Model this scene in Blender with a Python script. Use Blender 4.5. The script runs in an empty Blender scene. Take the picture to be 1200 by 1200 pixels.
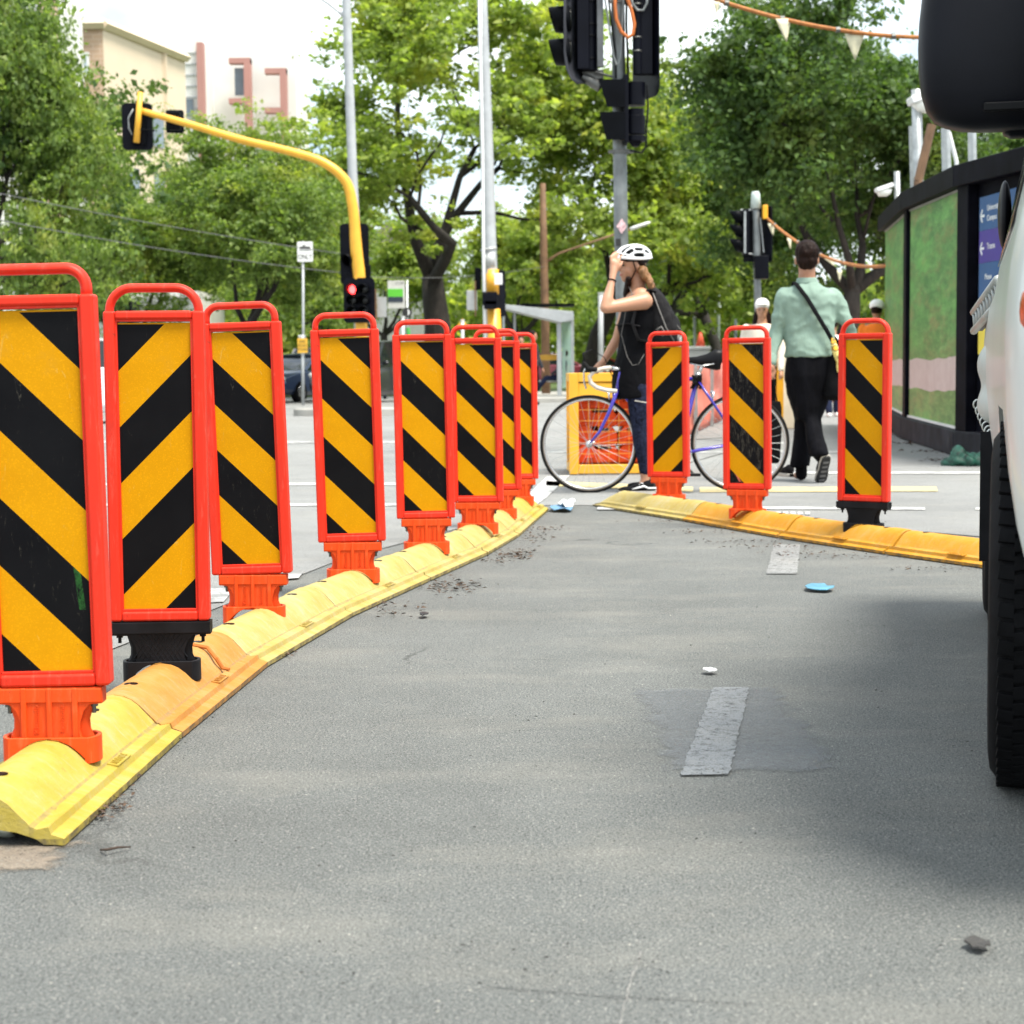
import bpy, bmesh, math, random
import numpy as np
from mathutils import Vector, Matrix, Euler, noise as mnoise

F = 2050.0            # focal length in photo pixels (1200 wide)
CAMH = 0.84
scene = bpy.context.scene
COL = scene.collection
R = math.radians

# ------------------------------------------------------------------ camera
cd = bpy.data.cameras.new('camera'); cam = bpy.data.objects.new('camera', cd); COL.objects.link(cam)
scene.camera = cam
cd.sensor_width = 36.0; cd.lens = 36.0 * F / 1200.0; cd.clip_start = 0.05; cd.clip_end = 2000
PITCH = math.atan(165.0 / F); ROLL = 0.010
Rm = Matrix.Rotation(math.pi/2 - PITCH, 3, 'X') @ Matrix.Rotation(-ROLL, 3, 'Z')
cam.location = (0, 0, CAMH); cam.rotation_euler = Rm.to_euler()
cd.dof.use_dof = True; cd.dof.focus_distance = 4.8; cd.dof.aperture_fstop = 7.6

def ray(px, py):
    return Rm @ Vector(((px-600)/F, -(py-600)/F, -1.0))
def P(px, py, z=0.0):                   # point of the plane z seen at a photo pixel
    d = ray(px, py); t = (z-CAMH)/d.z
    return Vector((d.x*t, d.y*t, z))
def D(px, py, dist):                    # point at a forward distance seen at a photo pixel
    d = ray(px, py); t = dist/d.y
    return Vector((d.x*t, dist, CAMH + d.z*t))

# ------------------------------------------------------------------ objects
def tag(o, label=None, cat=None, group=None, kind=None):
    if label: o['label'] = label
    if cat: o['category'] = cat
    if group: o['group'] = group
    if kind: o['kind'] = kind
    return o
def empty(name, loc=(0, 0, 0), rz=0, label=None, cat=None, group=None):
    o = bpy.data.objects.new(name, None); COL.objects.link(o)
    o.empty_display_size = 0.1
    o.location = loc; o.rotation_euler = (0, 0, rz)
    return tag(o, label, cat, group)

def orth(d):
    d = d.normalized()
    a = Vector((0, 0, 1)) if abs(d.z) < 0.9 else Vector((1, 0, 0))
    u = d.cross(a).normalized(); v = d.cross(u).normalized()
    return u, v

class MB:
    def __init__(s): s.v = []; s.f = []
    def add(s, vs, fs):
        b = len(s.v); s.v += [Vector(v) for v in vs]; s.f += [tuple(i+b for i in f) for f in fs]; return s
    def box(s, c, size, rz=0, M=None):
        x, y, z = [k/2 for k in size]
        vs = [Vector((i, j, k)) for i in (-x, x) for j in (-y, y) for k in (-z, z)]
        m = M if M is not None else Matrix.Rotation(rz, 3, 'Z')
        vs = [m @ v + Vector(c) for v in vs]
        return s.add(vs, [(0,1,3,2),(4,6,7,5),(0,4,5,1),(2,3,7,6),(0,2,6,4),(1,5,7,3)])
    def tube(s, pts, rad, n=10, cap=True, ax=None, closed=False):
        pts = [Vector(p) for p in pts]; m = len(pts)
        if not hasattr(rad, '__len__'): rad = [rad]*m
        u = None; rings = []
        for i, p in enumerate(pts):
            if closed: d = pts[(i+1) % m]-pts[i-1]
            else: d = (pts[min(i+1, m-1)]-pts[max(i-1, 0)])
            if d.length < 1e-9: d = Vector((0, 0, 1))
            d.normalize()
            if u is None: u, v = orth(d)
            else:
                u = (u - d*u.dot(d));
                if u.length < 1e-6: u, v = orth(d)
                u.normalize()
            v = d.cross(u)
            r = rad[i]; rx, ry = (r if hasattr(r, '__len__') else (r, r))
            rings.append([p + u*math.cos(2*math.pi*k/n)*rx + v*math.sin(2*math.pi*k/n)*ry for k in range(n)])
        vs = [q for r_ in rings for q in r_]; fs = []
        for i in range(m if closed else m-1):
            j = (i+1) % m
            for k in range(n):
                fs.append((i*n+k, i*n+(k+1) % n, j*n+(k+1) % n, j*n+k))
        if cap and not closed:
            fs.append(tuple(range(n-1, -1, -1))); fs.append(tuple((m-1)*n+k for k in range(n)))
        return s.add(vs, fs)
    def cyl(s, a, b, r, r2=None, n=12): return s.tube([a, b], [r, r if r2 is None else r2], n)
    def capsule(s, a, ra, b, rb, n=14, h=4):
        a = Vector(a); b = Vector(b); d = b-a; L = d.length
        if L < 1e-6: return s.ell(a, (ra, ra, ra))
        d = d/L; pts = []; rs = []
        for i in range(h+1):
            t = math.pi/2*i/h
            pts.append(a - d*ra*math.cos(t)); rs.append(max(ra*math.sin(t), ra*0.04))
        for i in range(h, -1, -1):
            t = math.pi/2*i/h
            pts.append(b + d*rb*math.cos(t)); rs.append(max(rb*math.sin(t), rb*0.04))
        return s.tube(pts, rs, n)
    def limb(s, ps, n=14):
        for (a, ra), (b, rb) in zip(ps[:-1], ps[1:]): s.capsule(a, ra, b, rb, n)
        return s
    def ell(s, c, r, M=None, n=18, m=12):
        c = Vector(c); vs = []; fs = []
        for i in range(1, m):
            t = math.pi*i/m
            for k in range(n):
                a = 2*math.pi*k/n
                v = Vector((r[0]*math.sin(t)*math.cos(a), r[1]*math.sin(t)*math.sin(a), r[2]*math.cos(t)))
                vs.append((M @ v if M is not None else v)+c)
        for i in range(m-2):
            for k in range(n):
                fs.append((i*n+k, (i+1)*n+k, (i+1)*n+(k+1) % n, i*n+(k+1) % n))
        top = Vector((0, 0, r[2])); bot = Vector((0, 0, -r[2]))
        if M is not None: top = M @ top; bot = M @ bot
        vs += [top+c, bot+c]; T = len(vs)-2
        for k in range(n):
            fs.append((T, k, (k+1) % n)); fs.append((T+1, (m-2)*n+(k+1) % n, (m-2)*n+k))
        return s.add(vs, fs)
    def loft(s, secs, n=24, power=2.0, cap=True):
        """secs: (centre, rx, ry[, yaw]) horizontal superellipse sections"""
        vs = []; fs = []
        for sc in secs:
            c, rx, ry = Vector(sc[0]), sc[1], sc[2]; yaw = sc[3] if len(sc) > 3 else 0
            for k in range(n):
                a = 2*math.pi*k/n; ca, sa = math.cos(a), math.sin(a)
                x = math.copysign(abs(ca)**(2/power), ca)*rx; y = math.copysign(abs(sa)**(2/power), sa)*ry
                vs.append(c + Vector((x*math.cos(yaw)-y*math.sin(yaw), x*math.sin(yaw)+y*math.cos(yaw), 0)))
        m = len(secs)
        for i in range(m-1):
            for k in range(n): fs.append((i*n+k, i*n+(k+1) % n, (i+1)*n+(k+1) % n, (i+1)*n+k))
        if cap: fs.append(tuple(range(n-1, -1, -1))); fs.append(tuple((m-1)*n+k for k in range(n)))
        return s.add(vs, fs)
    def grid(s, rows):
        n = len(rows[0]); vs = [p for r_ in rows for p in r_]; fs = []
        for i in range(len(rows)-1):
            for k in range(n-1): fs.append((i*n+k, i*n+k+1, (i+1)*n+k+1, (i+1)*n+k))
        return s.add(vs, fs)
    def prism(s, poly, a, b, axis='y'):
        """poly: list of 2-D points; extruded between a and b along an axis"""
        n = len(poly)
        def mk(p, t):
            if axis == 'y': return (p[0], t, p[1])
            if axis == 'x': return (t, p[0], p[1])
            return (p[0], p[1], t)
        vs = [mk(p, a) for p in poly]+[mk(p, b) for p in poly]
        fs = [tuple(range(n)), tuple(range(2*n-1, n-1, -1))]
        for k in range(n): fs.append((k, k+n, (k+1) % n+n, (k+1) % n))
        return s.add(vs, fs)
    def build(s, name, mat, parent=None, smooth=False, bevel=0, seg=2, world=False, fixn=True, solid=0, subd=0, angle=40):
        me = bpy.data.meshes.new(name)
        off = Vector((0, 0, 0))
        if world and parent is not None: off = world_loc(parent)
        me.from_pydata([tuple(v-off) for v in s.v], [], s.f); me.update()
        if fixn:
            bm = bmesh.new(); bm.from_mesh(me); bmesh.ops.recalc_face_normals(bm, faces=bm.faces); bm.to_mesh(me); bm.free()
        o = bpy.data.objects.new(name, me); COL.objects.link(o)
        if mat is not None: me.materials.append(mat)
        if parent is not None: o.parent = parent
        if smooth: me.shade_smooth()
        if bevel:
            m = o.modifiers.new('bevel', 'BEVEL'); m.width = bevel; m.segments = seg; m.limit_method = 'ANGLE'; m.angle_limit = R(35)
            me.shade_smooth(); m.harden_normals = True
        if solid:
            m = o.modifiers.new('solid', 'SOLIDIFY'); m.thickness = solid; m.offset = 0
        if subd:
            m = o.modifiers.new('sub', 'SUBSURF'); m.levels = subd; m.render_levels = subd; me.shade_smooth()
        return o
    def organic(s, name, mat, parent=None, voxel=0.012, it=6, world=True, disp=None):
        """union of overlapping closed shapes into ONE continuous smooth surface"""
        o = s.build(name, mat, None, fixn=False)
        m = o.modifiers.new('r', 'REMESH'); m.mode = 'VOXEL'; m.voxel_size = voxel
        m2 = o.modifiers.new('s', 'SMOOTH'); m2.factor = 0.5; m2.iterations = it
        dg = bpy.context.evaluated_depsgraph_get(); dg.update()
        me = bpy.data.meshes.new_from_object(o.evaluated_get(dg))
        old = o.data; o.modifiers.clear(); o.data = me; bpy.data.meshes.remove(old); me.name = name
        if disp:
            for v in me.vertices:
                v.co += v.normal*disp(v.co)
        if world and parent is not None:
            off = world_loc(parent)
            for v in me.vertices: v.co -= off
        if not me.materials and mat is not None: me.materials.append(mat)
        me.shade_smooth()
        if parent is not None: o.parent = parent
        return o

def world_loc(o):
    v = Vector((0, 0, 0))
    while o is not None: v += Vector(o.location); o = o.parent
    return v

def copy_tree(o, parent=None):
    c = o.copy(); COL.objects.link(c); c.parent = parent
    for ch in [k for k in ALLCH(o)]: copy_tree(ch, c)
    return c
def ALLCH(o): return [k for k in bpy.data.objects if k.parent == o]

def text_obj(body, size, mat, parent, loc, rot, name='lettering', extrude=0.001, align='CENTER', sx=1.0, spacing=1.0):
    cu = bpy.data.curves.new(name, 'FONT'); cu.body = body; cu.size = size; cu.extrude = extrude
    cu.align_x = align; cu.align_y = 'CENTER'; cu.resolution_u = 3; cu.space_line = spacing
    o = bpy.data.objects.new(name, cu); COL.objects.link(o)
    dg = bpy.context.evaluated_depsgraph_get(); dg.update()
    me = bpy.data.meshes.new_from_object(o.evaluated_get(dg))
    bpy.data.objects.remove(o); bpy.data.curves.remove(cu)
    o = bpy.data.objects.new(name, me); COL.objects.link(o)
    me.materials.clear(); me.materials.append(mat)
    o.parent = parent; o.location = loc; o.rotation_euler = rot; o.scale = (sx, 1, 1)
    return o

# ------------------------------------------------------------------ materials
class NT:
    def __init__(s, name):
        s.m = bpy.data.materials.new(name); s.m.use_nodes = True
        s.t = s.m.node_tree; s.b = s.t.nodes['Principled BSDF']; s.out = s.t.nodes['Material Output']
    def n(s, t, **kw):
        nd = s.t.nodes.new(t)
        for k, v in kw.items():
            if k.startswith('i_'): nd.inputs[int(k[2:])].default_value = v
            else: setattr(nd, k, v)
        return nd
    def l(s, a, b): s.t.links.new(a, b)
    def coord(s, kind='Object', scale=None):
        tc = s.n('ShaderNodeTexCoord'); o = tc.outputs[kind]
        if scale:
            mp = s.n('ShaderNodeMapping'); mp.inputs['Scale'].default_value = scale; s.l(o, mp.inputs['Vector']); o = mp.outputs[0]
        return o
    def noise(s, co, scale, detail=4, rough=0.55, dist=0):
        nd = s.n('ShaderNodeTexNoise'); s.l(co, nd.inputs['Vector'])
        nd.inputs['Scale'].default_value = scale; nd.inputs['Detail'].default_value = detail
        nd.inputs['Roughness'].default_value = rough; nd.inputs['Distortion'].default_value = dist
        return nd.outputs['Fac']
    def ramp(s, fac, stops):
        nd = s.n('ShaderNodeValToRGB'); s.l(fac, nd.inputs[0]); e = nd.color_ramp.elements
        while len(e) < len(stops): e.new(0.5)
        for el, (p, c) in zip(e, stops):
            el.position = p; el.color = tuple(c)+(1,) if hasattr(c, '__len__') else (c, c, c, 1)
        return nd.outputs[0]
    def mix(s, a, b, fac, mode='MIX'):
        nd = s.n('ShaderNodeMix', data_type='RGBA', blend_type=mode)
        for sock, v in ((nd.inputs[6], a), (nd.inputs[7], b)):
            if hasattr(v, 'is_linked') or hasattr(v, 'links'): s.l(v, sock)
            else: sock.default_value = tuple(v)+(1,) if len(v) == 3 else v
        if hasattr(fac, 'links'): s.l(fac, nd.inputs[0])
        else: nd.inputs[0].default_value = fac
        return nd.outputs[2]
    def math(s, op, a, b=None, c=None, clamp=False):
        nd = s.n('ShaderNodeMath', operation=op, use_clamp=clamp)
        for i, v in enumerate((a, b, c)):
            if v is None: continue
            if hasattr(v, 'links'): s.l(v, nd.inputs[i])
            else: nd.inputs[i].default_value = v
        return nd.outputs[0]
    def bump(s, h, strength=0.3, dist=0.01):
        nd = s.n('ShaderNodeBump'); s.l(h, nd.inputs['Height']); nd.inputs['Strength'].default_value = strength
        nd.inputs['Distance'].default_value = dist; s.l(nd.outputs[0], s.b.inputs['Normal']); return nd
    def base(s, c):
        if hasattr(c, 'links'): s.l(c, s.b.inputs['Base Color'])
        else: s.b.inputs['Base Color'].default_value = tuple(c)+(1,)
    def set(s, rough=0.5, metal=0, spec=None, coat=0):
        s.b.inputs['Roughness'].default_value = rough; s.b.inputs['Metallic'].default_value = metal
        if spec is not None: s.b.inputs['Specular IOR Level'].default_value = spec
        if coat: s.b.inputs['Coat Weight'].default_value = coat; s.b.inputs['Coat Roughness'].default_value = 0.08
        return s.m

def simple(name, c, rough=0.5, metal=0, var=0.12, vs=6.0, bump=0, bs=60, spec=None, coat=0, dirt=0):
    t = NT(name); co = t.coord()
    f = t.noise(co, vs, 5)
    lo = tuple(max(k*(1-var*2), 0) for k in c); hi = tuple(min(k*(1+var), 1) for k in c)
    col = t.ramp(f, [(0.3, lo), (0.7, hi)])
    if dirt:
        f2 = t.noise(co, vs*2.3, 8, 0.7)
        col = t.mix(col, (0.12, 0.10, 0.08), t.ramp(f2, [(0.55, 0.0), (0.8, dirt)]))
    t.base(col)
    if bump: t.bump(t.noise(co, bs, 4), bump, 0.004)
    return t.set(rough, metal, spec, coat)

M = {}
# plastics of the hazard panels
def plastic(name, c, pale, dark=(.10, .03, .02), scuff=.5, rough=.45):
    t = NT(name); co = t.coord()
    col = t.ramp(t.noise(co, 4, 5), [(.3, tuple(k*.84 for k in c)), (.7, tuple(k*1.06 for k in c))])
    a = t.noise(t.coord('Object', (14, 14, 1.6)), 4, 8, .8, .8)
    col = t.mix(col, pale, t.ramp(a, [(.54, 0.0), (.70, scuff)]))
    b = t.noise(co, 26, 8, .85, .5)
    col = t.mix(col, dark, t.ramp(b, [(.60, 0.0), (.70, .75)]))
    c2 = t.noise(t.coord('Object', (3, 3, .7)), 3, 5, .7)
    col = t.mix(col, tuple(k*.55+.02 for k in c), t.ramp(c2, [(.55, 0.0), (.75, .5)]))
    t.base(col); t.bump(t.noise(co, 30, 5, .7), .12, .003); return t.set(rough, 0, .22)
M['red_frame_old'] = simple('red_frame_plastic', (0.68, 0.030, 0.012), 0.45, var=0.10, vs=5, bump=0.05, bs=25, dirt=0.15, spec=.22)
M['orange_foot'] = simple('orange_foot_plastic', (0.74, 0.070, 0.008), 0.5, var=0.08, vs=9, dirt=0.15, spec=.2)
M['red_frame'] = plastic('red_frame_plastic_scuffed', (.70, .032, .013), (.66, .16, .11))
M['orange_foot'] = plastic('orange_foot_plastic_scuffed', (.74, .070, .008), (.74, .20, .08), (.10, .04, .02), .45, .5)
M['black_foot'] = simple('black_rubber_foot', (0.009, 0.009, 0.011), 0.5, var=0.3, vs=12, bump=0.1, spec=.16)
M['black'] = simple('black_plastic', (0.005, 0.005, 0.006), 0.38, var=0.25, vs=6, spec=.14)
M['steel'] = simple('galvanised_steel', (0.42, 0.44, 0.44), 0.42, 0.6, var=0.15, vs=9)
M['bolt'] = simple('dull_bolt', (0.16, 0.16, 0.15), 0.5, 0.8)
M['chrome'] = simple('chrome', (0.75, 0.75, 0.76), 0.18, 1.0, var=0.05)
M['white'] = simple('white_paint', (0.78, 0.79, 0.78), 0.4, var=0.05, dirt=0.15)
M['yellow_pole'] = simple('yellow_pole_paint', (0.78, 0.40, 0.03), 0.4, var=0.08, vs=3, dirt=0.15)

def kerb_mat(name, c1, c2, c3, chalk=0.55):
    t = NT(name); co = t.coord()
    w = t.noise(co, 5.5, 7, 0.62, 0.6)
    col = t.ramp(w, [(0.30, c1), (0.52, c2), (0.72, c3)])
    st = t.noise(t.coord('Object', (3, 16, 8)), 3.2, 7, 0.66, 0.4)
    col = t.mix(col, (0.42, 0.37, 0.27), t.ramp(st, [(0.5, 0.0), (0.72, chalk)]))
    sc = t.noise(t.coord('Object', (30, 5, 30)), 3.5, 6, 0.8, 1.5)
    col = t.mix(col, (0.13, 0.10, 0.06), t.ramp(sc, [(0.62, 0.0), (0.72, 0.8)]))
    dd = t.noise(co, 75, 3, 0.6)
    col = t.mix(col, (0.30, 0.24, 0.12), t.ramp(dd, [(0.62, 0.0), (0.76, 0.35)]))
    sp = t.n('ShaderNodeSeparateXYZ'); t.l(co, sp.inputs[0]); ax = t.math('ABSOLUTE', sp.outputs[0])
    gr = t.math('LESS_THAN', t.math('ABSOLUTE', t.math('SUBTRACT', ax, .099)), .0045)
    gr = t.math('MULTIPLY', gr, t.ramp(t.noise(co, 30, 5, .7), [(.35, 0.15), (.6, .75)]))
    col = t.mix(col, (0.20, 0.15, 0.07), gr)
    mk = t.noise(t.coord('Object', (1, 1, 1)), 9, 9, 0.85, 1.8)
    col = t.mix(col, (0.05, 0.04, 0.03), t.ramp(mk, [(0.63, 0.0), (0.70, 0.65), (0.74, 0.1)]))
    ed = t.math('MULTIPLY', t.math('LESS_THAN', sp.outputs[2], .012), t.ramp(t.noise(co, 22, 6, .8), [(.4, 0.1), (.6, .9)]))
    col = t.mix(col, (0.10, 0.08, 0.05), ed)
    t.base(col); t.bump(t.noise(co, 130, 4, 0.7), 0.45, 0.004)
    t.b.inputs['Specular IOR Level'].default_value = .25; return t.set(0.62)
M['kerb_yellow'] = kerb_mat('yellow_rubber_kerb', (0.335, 0.25, 0.055), (0.385, 0.305, 0.095), (0.39, 0.33, 0.155))
M['kerb_yellow_new'] = kerb_mat('bright_yellow_rubber_kerb', (0.34, 0.250, 0.028), (0.39, 0.300, 0.050), (0.395, 0.325, 0.11), 0.35)
M['kerb_orange'] = kerb_mat('faded_orange_rubber_kerb', (0.38, 0.160, 0.025), (0.42, 0.195, 0.040), (0.42, 0.25, 0.085), 0.3)
M['kerb_amber'] = kerb_mat('amber_rubber_kerb', (0.44, 0.19, 0.008), (0.48, 0.225, 0.016), (0.47, 0.265, 0.05), 0.2)

def stripe_mat(name, mirror, scuff=0.2, green=False, red=False):
    t = NT(name); co = t.coord('Object'); sp = t.n('ShaderNodeSeparateXYZ'); t.l(co, sp.inputs[0])
    x, z = sp.outputs[0], sp.outputs[2]
    u = t.math('MULTIPLY', x, -1.0 if mirror else 1.0)      # x in -w/2..w/2
    v = t.math('SUBTRACT', 0.735, z)                         # down from the inner top (z local)
    q = t.math('SUBTRACT', t.math('SUBTRACT', v, t.math('ADD', u, 0.095)), 0.077)
    q = t.math('DIVIDE', q, 0.285); q = t.math('FRACT', t.math('ADD', q, 10.0))
    blk = t.math('LESS_THAN', q, 0.5)
    e1 = t.math('LESS_THAN', t.math('ABSOLUTE', x), 0.0915)
    e2 = t.math('GREATER_THAN', z, 0.0045); e3 = t.math('LESS_THAN', z, 0.7315)
    blk = t.math('MULTIPLY', blk, t.math('MULTIPLY', e1, t.math('MULTIPLY', e2, e3)))
    big = t.noise(co, 7, 4)
    yel = t.ramp(big, [(0.3, (0.64, 0.285, 0.002)), (0.7, (0.72, 0.33, 0.003))])
    # prismatic sheeting cells
    vo = t.n('ShaderNodeTexVoronoi', feature='DISTANCE_TO_EDGE'); t.l(co, vo.inputs['Vector']); vo.inputs['Scale'].default_value = 240
    vo.inputs['Randomness'].default_value = 0.15
    cell = t.ramp(vo.outputs['Distance'], [(0.03, 0.82), (0.12, 1.0)])
    yel = t.mix(yel, cell, 1.0, 'MULTIPLY')
    arc = t.noise(t.coord('Object', (3, 1, 1)), 9, 8, 0.7, 2.5)
    yel = t.mix(yel, (0.60, 0.40, 0.10), t.ramp(arc, [(0.62, 0.0), (0.67, 0.45), (0.70, 0.0)]))
    bl = t.ramp(t.noise(co, 5, 5), [(0.3, (0.003, 0.003, 0.004)), (0.75, (0.007, 0.007, 0.008))])
    sc = t.noise(t.coord('Object', (9, 1, 2.0)), 8, 9, 0.8, 1.2)
    gm0 = t.noise(co, 3.5, 7, .75)
    yel = t.mix(yel, (.34, .19, .04), t.ramp(gm0, [(.55, 0.0), (.75, .45)]))
    sp2 = t.noise(co, 60, 4, .9)
    yel = t.mix(yel, (.15, .09, .03), t.ramp(sp2, [(.68, 0.0), (.74, .7)]))
    bl = t.mix(bl, (0.10, 0.09, 0.07), t.ramp(sc, [(0.67-scuff*0.35, 0.0), (0.74-scuff*0.3, 0.55)]))
    if green:
        g = t.noise(t.coord('Object', (26, 1, 14)), 3, 9, 0.9, 0.5)
        m1 = t.math('LESS_THAN', t.math('ABSOLUTE', t.math('SUBTRACT', t.math('ADD', x, t.math('MULTIPLY', z, 0.10)), 0.088)), 0.0065)
        m2 = t.math('MULTIPLY', t.math('GREATER_THAN', z, 0.13), t.math('LESS_THAN', z, 0.25))
        gm = t.math('MULTIPLY', t.math('MULTIPLY', m1, m2), t.ramp(g, [(0.42, 0.0), (0.6, 0.8)]))
        bl = t.mix(bl, (0.03, 0.14, 0.03), gm)
    if red:
        m1 = t.math('LESS_THAN', t.math('ABSOLUTE', t.math('SUBTRACT', t.math('ADD', x, t.math('MULTIPLY', z, 0.55)), -0.028)), 0.0045)
        m2 = t.math('MULTIPLY', t.math('GREATER_THAN', z, 0.015), t.math('LESS_THAN', z, 0.09))
        bl = t.mix(bl, (0.55, 0.12, 0.08), t.math('MULTIPLY', m1, m2))
    t.base(t.mix(yel, bl, blk)); t.bump(t.noise(co, 14, 3), 0.05, 0.004)
    return t.set(0.45, 0, 0.08)
M['stripe_back'] = stripe_mat('hazard_stripes_falling', False)
M['stripe_fwd'] = stripe_mat('hazard_stripes_rising', True, 0.1)
M['stripe_green'] = stripe_mat('hazard_stripes_falling_green_scrape', False, 0.2, green=True)
M['stripe_red'] = stripe_mat('hazard_stripes_falling_scuffed', False, 0.45, red=True)
M['stripe_clean'] = stripe_mat('hazard_stripes_falling_clean', False, 0.0)
# ================================================================== ground
def asphalt(name, lo, mid, hi, patch=True):
    t = NT(name); co = t.coord()
    g1 = t.noise(co, 190, 8, 0.95)
    col = t.ramp(g1, [(0.38, lo), (0.5, mid), (0.62, hi)])
    vo = t.n('ShaderNodeTexVoronoi'); t.l(co, vo.inputs['Vector']); vo.inputs['Scale'].default_value = 230
    sx = t.n('ShaderNodeSeparateColor'); t.l(vo.outputs['Color'], sx.inputs[0])
    ins = t.math('LESS_THAN', vo.outputs['Distance'], .42)
    col = t.mix(col, (0.42, 0.41, 0.375), t.math('MULTIPLY', ins, t.ramp(sx.outputs[0], [(0.80, 0.0), (0.97, 0.75)])))
    col = t.mix(col, (0.022, 0.023, 0.026), t.math('MULTIPLY', ins, t.ramp(sx.outputs[1], [(0.82, 0.0), (0.92, 0.8)])))
    v2 = t.n('ShaderNodeTexVoronoi'); t.l(co, v2.inputs['Vector']); v2.inputs['Scale'].default_value = 48
    s2 = t.n('ShaderNodeSeparateColor'); t.l(v2.outputs['Color'], s2.inputs[0])
    col = t.mix(col, (0.5, 0.48, 0.42), t.math('MULTIPLY', t.math('LESS_THAN', v2.outputs['Distance'], .11), t.math('GREATER_THAN', s2.outputs[0], .955)))
    col = t.mix(col, (0.03, 0.03, 0.03), t.math('MULTIPLY', t.math('LESS_THAN', v2.outputs['Distance'], .12), t.math('GREATER_THAN', s2.outputs[1], .955)))
    b1 = t.noise(co, 0.35, 6, 0.6)
    col = t.mix(col, t.ramp(b1, [(0.3, 0.82), (0.7, 1.15)]), 1.0, 'MULTIPLY')
    b3 = t.noise(t.coord('Object', (1, 1.0, 1)), 2.4, 8, 0.7, 0.8)
    col = t.mix(col, t.ramp(b3, [(0.28, 0.90), (0.72, 1.09)]), 1.0, 'MULTIPLY')
    b2 = t.noise(t.coord('Object', (1, 2.0, 1)), 1.3, 7, 0.66)
    col = t.mix(col, (0.42, 0.395, 0.33), t.ramp(b2, [(0.50, 0.0), (0.78, 0.26)]))
    # faint cracks
    cr = t.n('ShaderNodeTexVoronoi', feature='DISTANCE_TO_EDGE'); 
    wob = t.n('ShaderNodeTexNoise'); t.l(co, wob.inputs['Vector']); wob.inputs['Scale'].default_value = 2.2; wob.inputs['Detail'].default_value = 6
    ad = t.n('ShaderNodeMixRGB'); ad.blend_type = 'ADD'; ad.inputs[0].default_value = 0.6; t.l(co, ad.inputs[1]); t.l(wob.outputs['Color'], ad.inputs[2])
    t.l(ad.outputs[0], cr.inputs['Vector']); cr.inputs['Scale'].default_value = 0.33
    crk = t.math('MULTIPLY', t.ramp(cr.outputs['Distance'], [(0.0005, 1.0), (0.0016, 0.0)]), t.ramp(t.noise(co, 0.9, 3), [(0.5, 0.0), (0.6, 0.6)]))
    col = t.mix(col, (0.03, 0.03, 0.03), crk)
    t.base(col)
    h = t.math('ADD', t.noise(co, 160, 6, 0.9), t.math('MULTIPLY', vo.outputs['Distance'], 0.9))
    t.bump(h, 0.7, 0.008)
    return t.set(0.88, 0, 0.25)
M['asphalt'] = asphalt('asphalt', (0.020, 0.023, 0.023), (0.140, 0.149, 0.145), (0.37, 0.378, 0.35))
M['asphalt_far_bright'] = asphalt('angle_brightened_far_asphalt', (0.14, 0.143, 0.143), (0.255, 0.259, 0.252), (0.38, 0.38, 0.368))  # paler base colour stands in for the far road brightening at grazing view
M['concrete'] = simple('concrete', (0.36, 0.35, 0.32), 0.85, var=0.15, vs=1.5, bump=0.3, bs=90, dirt=0.25)
M['lawn'] = simple('lawn', (0.10, 0.15, 0.03), 0.9, var=0.35, vs=0.6, bump=0.6, bs=30)
M['gravel'] = simple('pale_gravel', (0.40, 0.30, 0.24), 0.9, var=0.15, vs=1.2, bump=0.4, bs=40)

def sheet(name, pts, z, mat, div=0):
    mb = MB(); mb.add([(p[0], p[1], z if len(p) < 3 else p[2]) for p in pts], [tuple(range(len(pts)))])
    o = mb.build(name, mat, fixn=False); tag(o, kind='structure')
    if o.data.polygons[0].normal.z < 0: o.data.flip_normals()
    return o
sheet('ground', [(-600, -60), (600, -60), (600, 900), (-600, 900)], 0.0, M['asphalt'])
def px_poly(pts, z): return [P(x, y, z) for x, y in pts]
# the cross street beyond the kerbs: paler asphalt, mostly grazing-angle brightening put into its colour
o = sheet('road', [P(-400, 900, .004), P(30, 800, .004), P(400, 655, .004), P(640, 592, .004), P(720, 592, .004), P(1400, 650, .004), (60, 60, .004), (-60, 60, .004)], .004, M['asphalt_far_bright'])
def slab(name, poly, z0, z1, mat, bev=0.02):
    mb = MB(); mb.prism([(p[0], p[1]) for p in poly], z0, z1, 'z')
    o = mb.build(name, mat, bevel=bev); tag(o, kind='structure'); return o
# pavement and park beyond the crossing
slab('pavement', [(-1.2, 46), (7.0, 46), (9.0, 60), (9.0, 61), (-3, 61)], -.1, .13, M['concrete'])
slab('path', [(7.2, 34), (30, 34), (30, 61), (9.1, 61), (9.1, 60)], -.1, .10, M['gravel'])
slab('lawn', [(-120, 62), (140, 62), (140, 330), (-120, 330)], -.1, .14, M['lawn'])
# median noses on the far carriageway
def island(p0, p1, d, w, name='traffic_island'):
    a, b = D(p0, 485, d), D(p1, 485, d)
    mb = MB(); r = w/2; n = 8; poly = []
    for k in range(n+1):
        t = -math.pi/2+math.pi*k/n; poly.append((b.x-r+r*math.cos(t), d+r*math.sin(t)))
    for k in range(n+1):
        t = math.pi/2+math.pi*k/n; poly.append((a.x+r+r*math.cos(t), d+r*math.sin(t)))
    mb.prism(poly, -.05, .15, 'z')
    return mb.build(name, M['concrete'], bevel=0.03)
o = island(344, 520, 34.5, 0.9); tag(o, kind='structure')
o = island(150, 246, 36.5, 0.9); tag(o, kind='structure')

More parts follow.
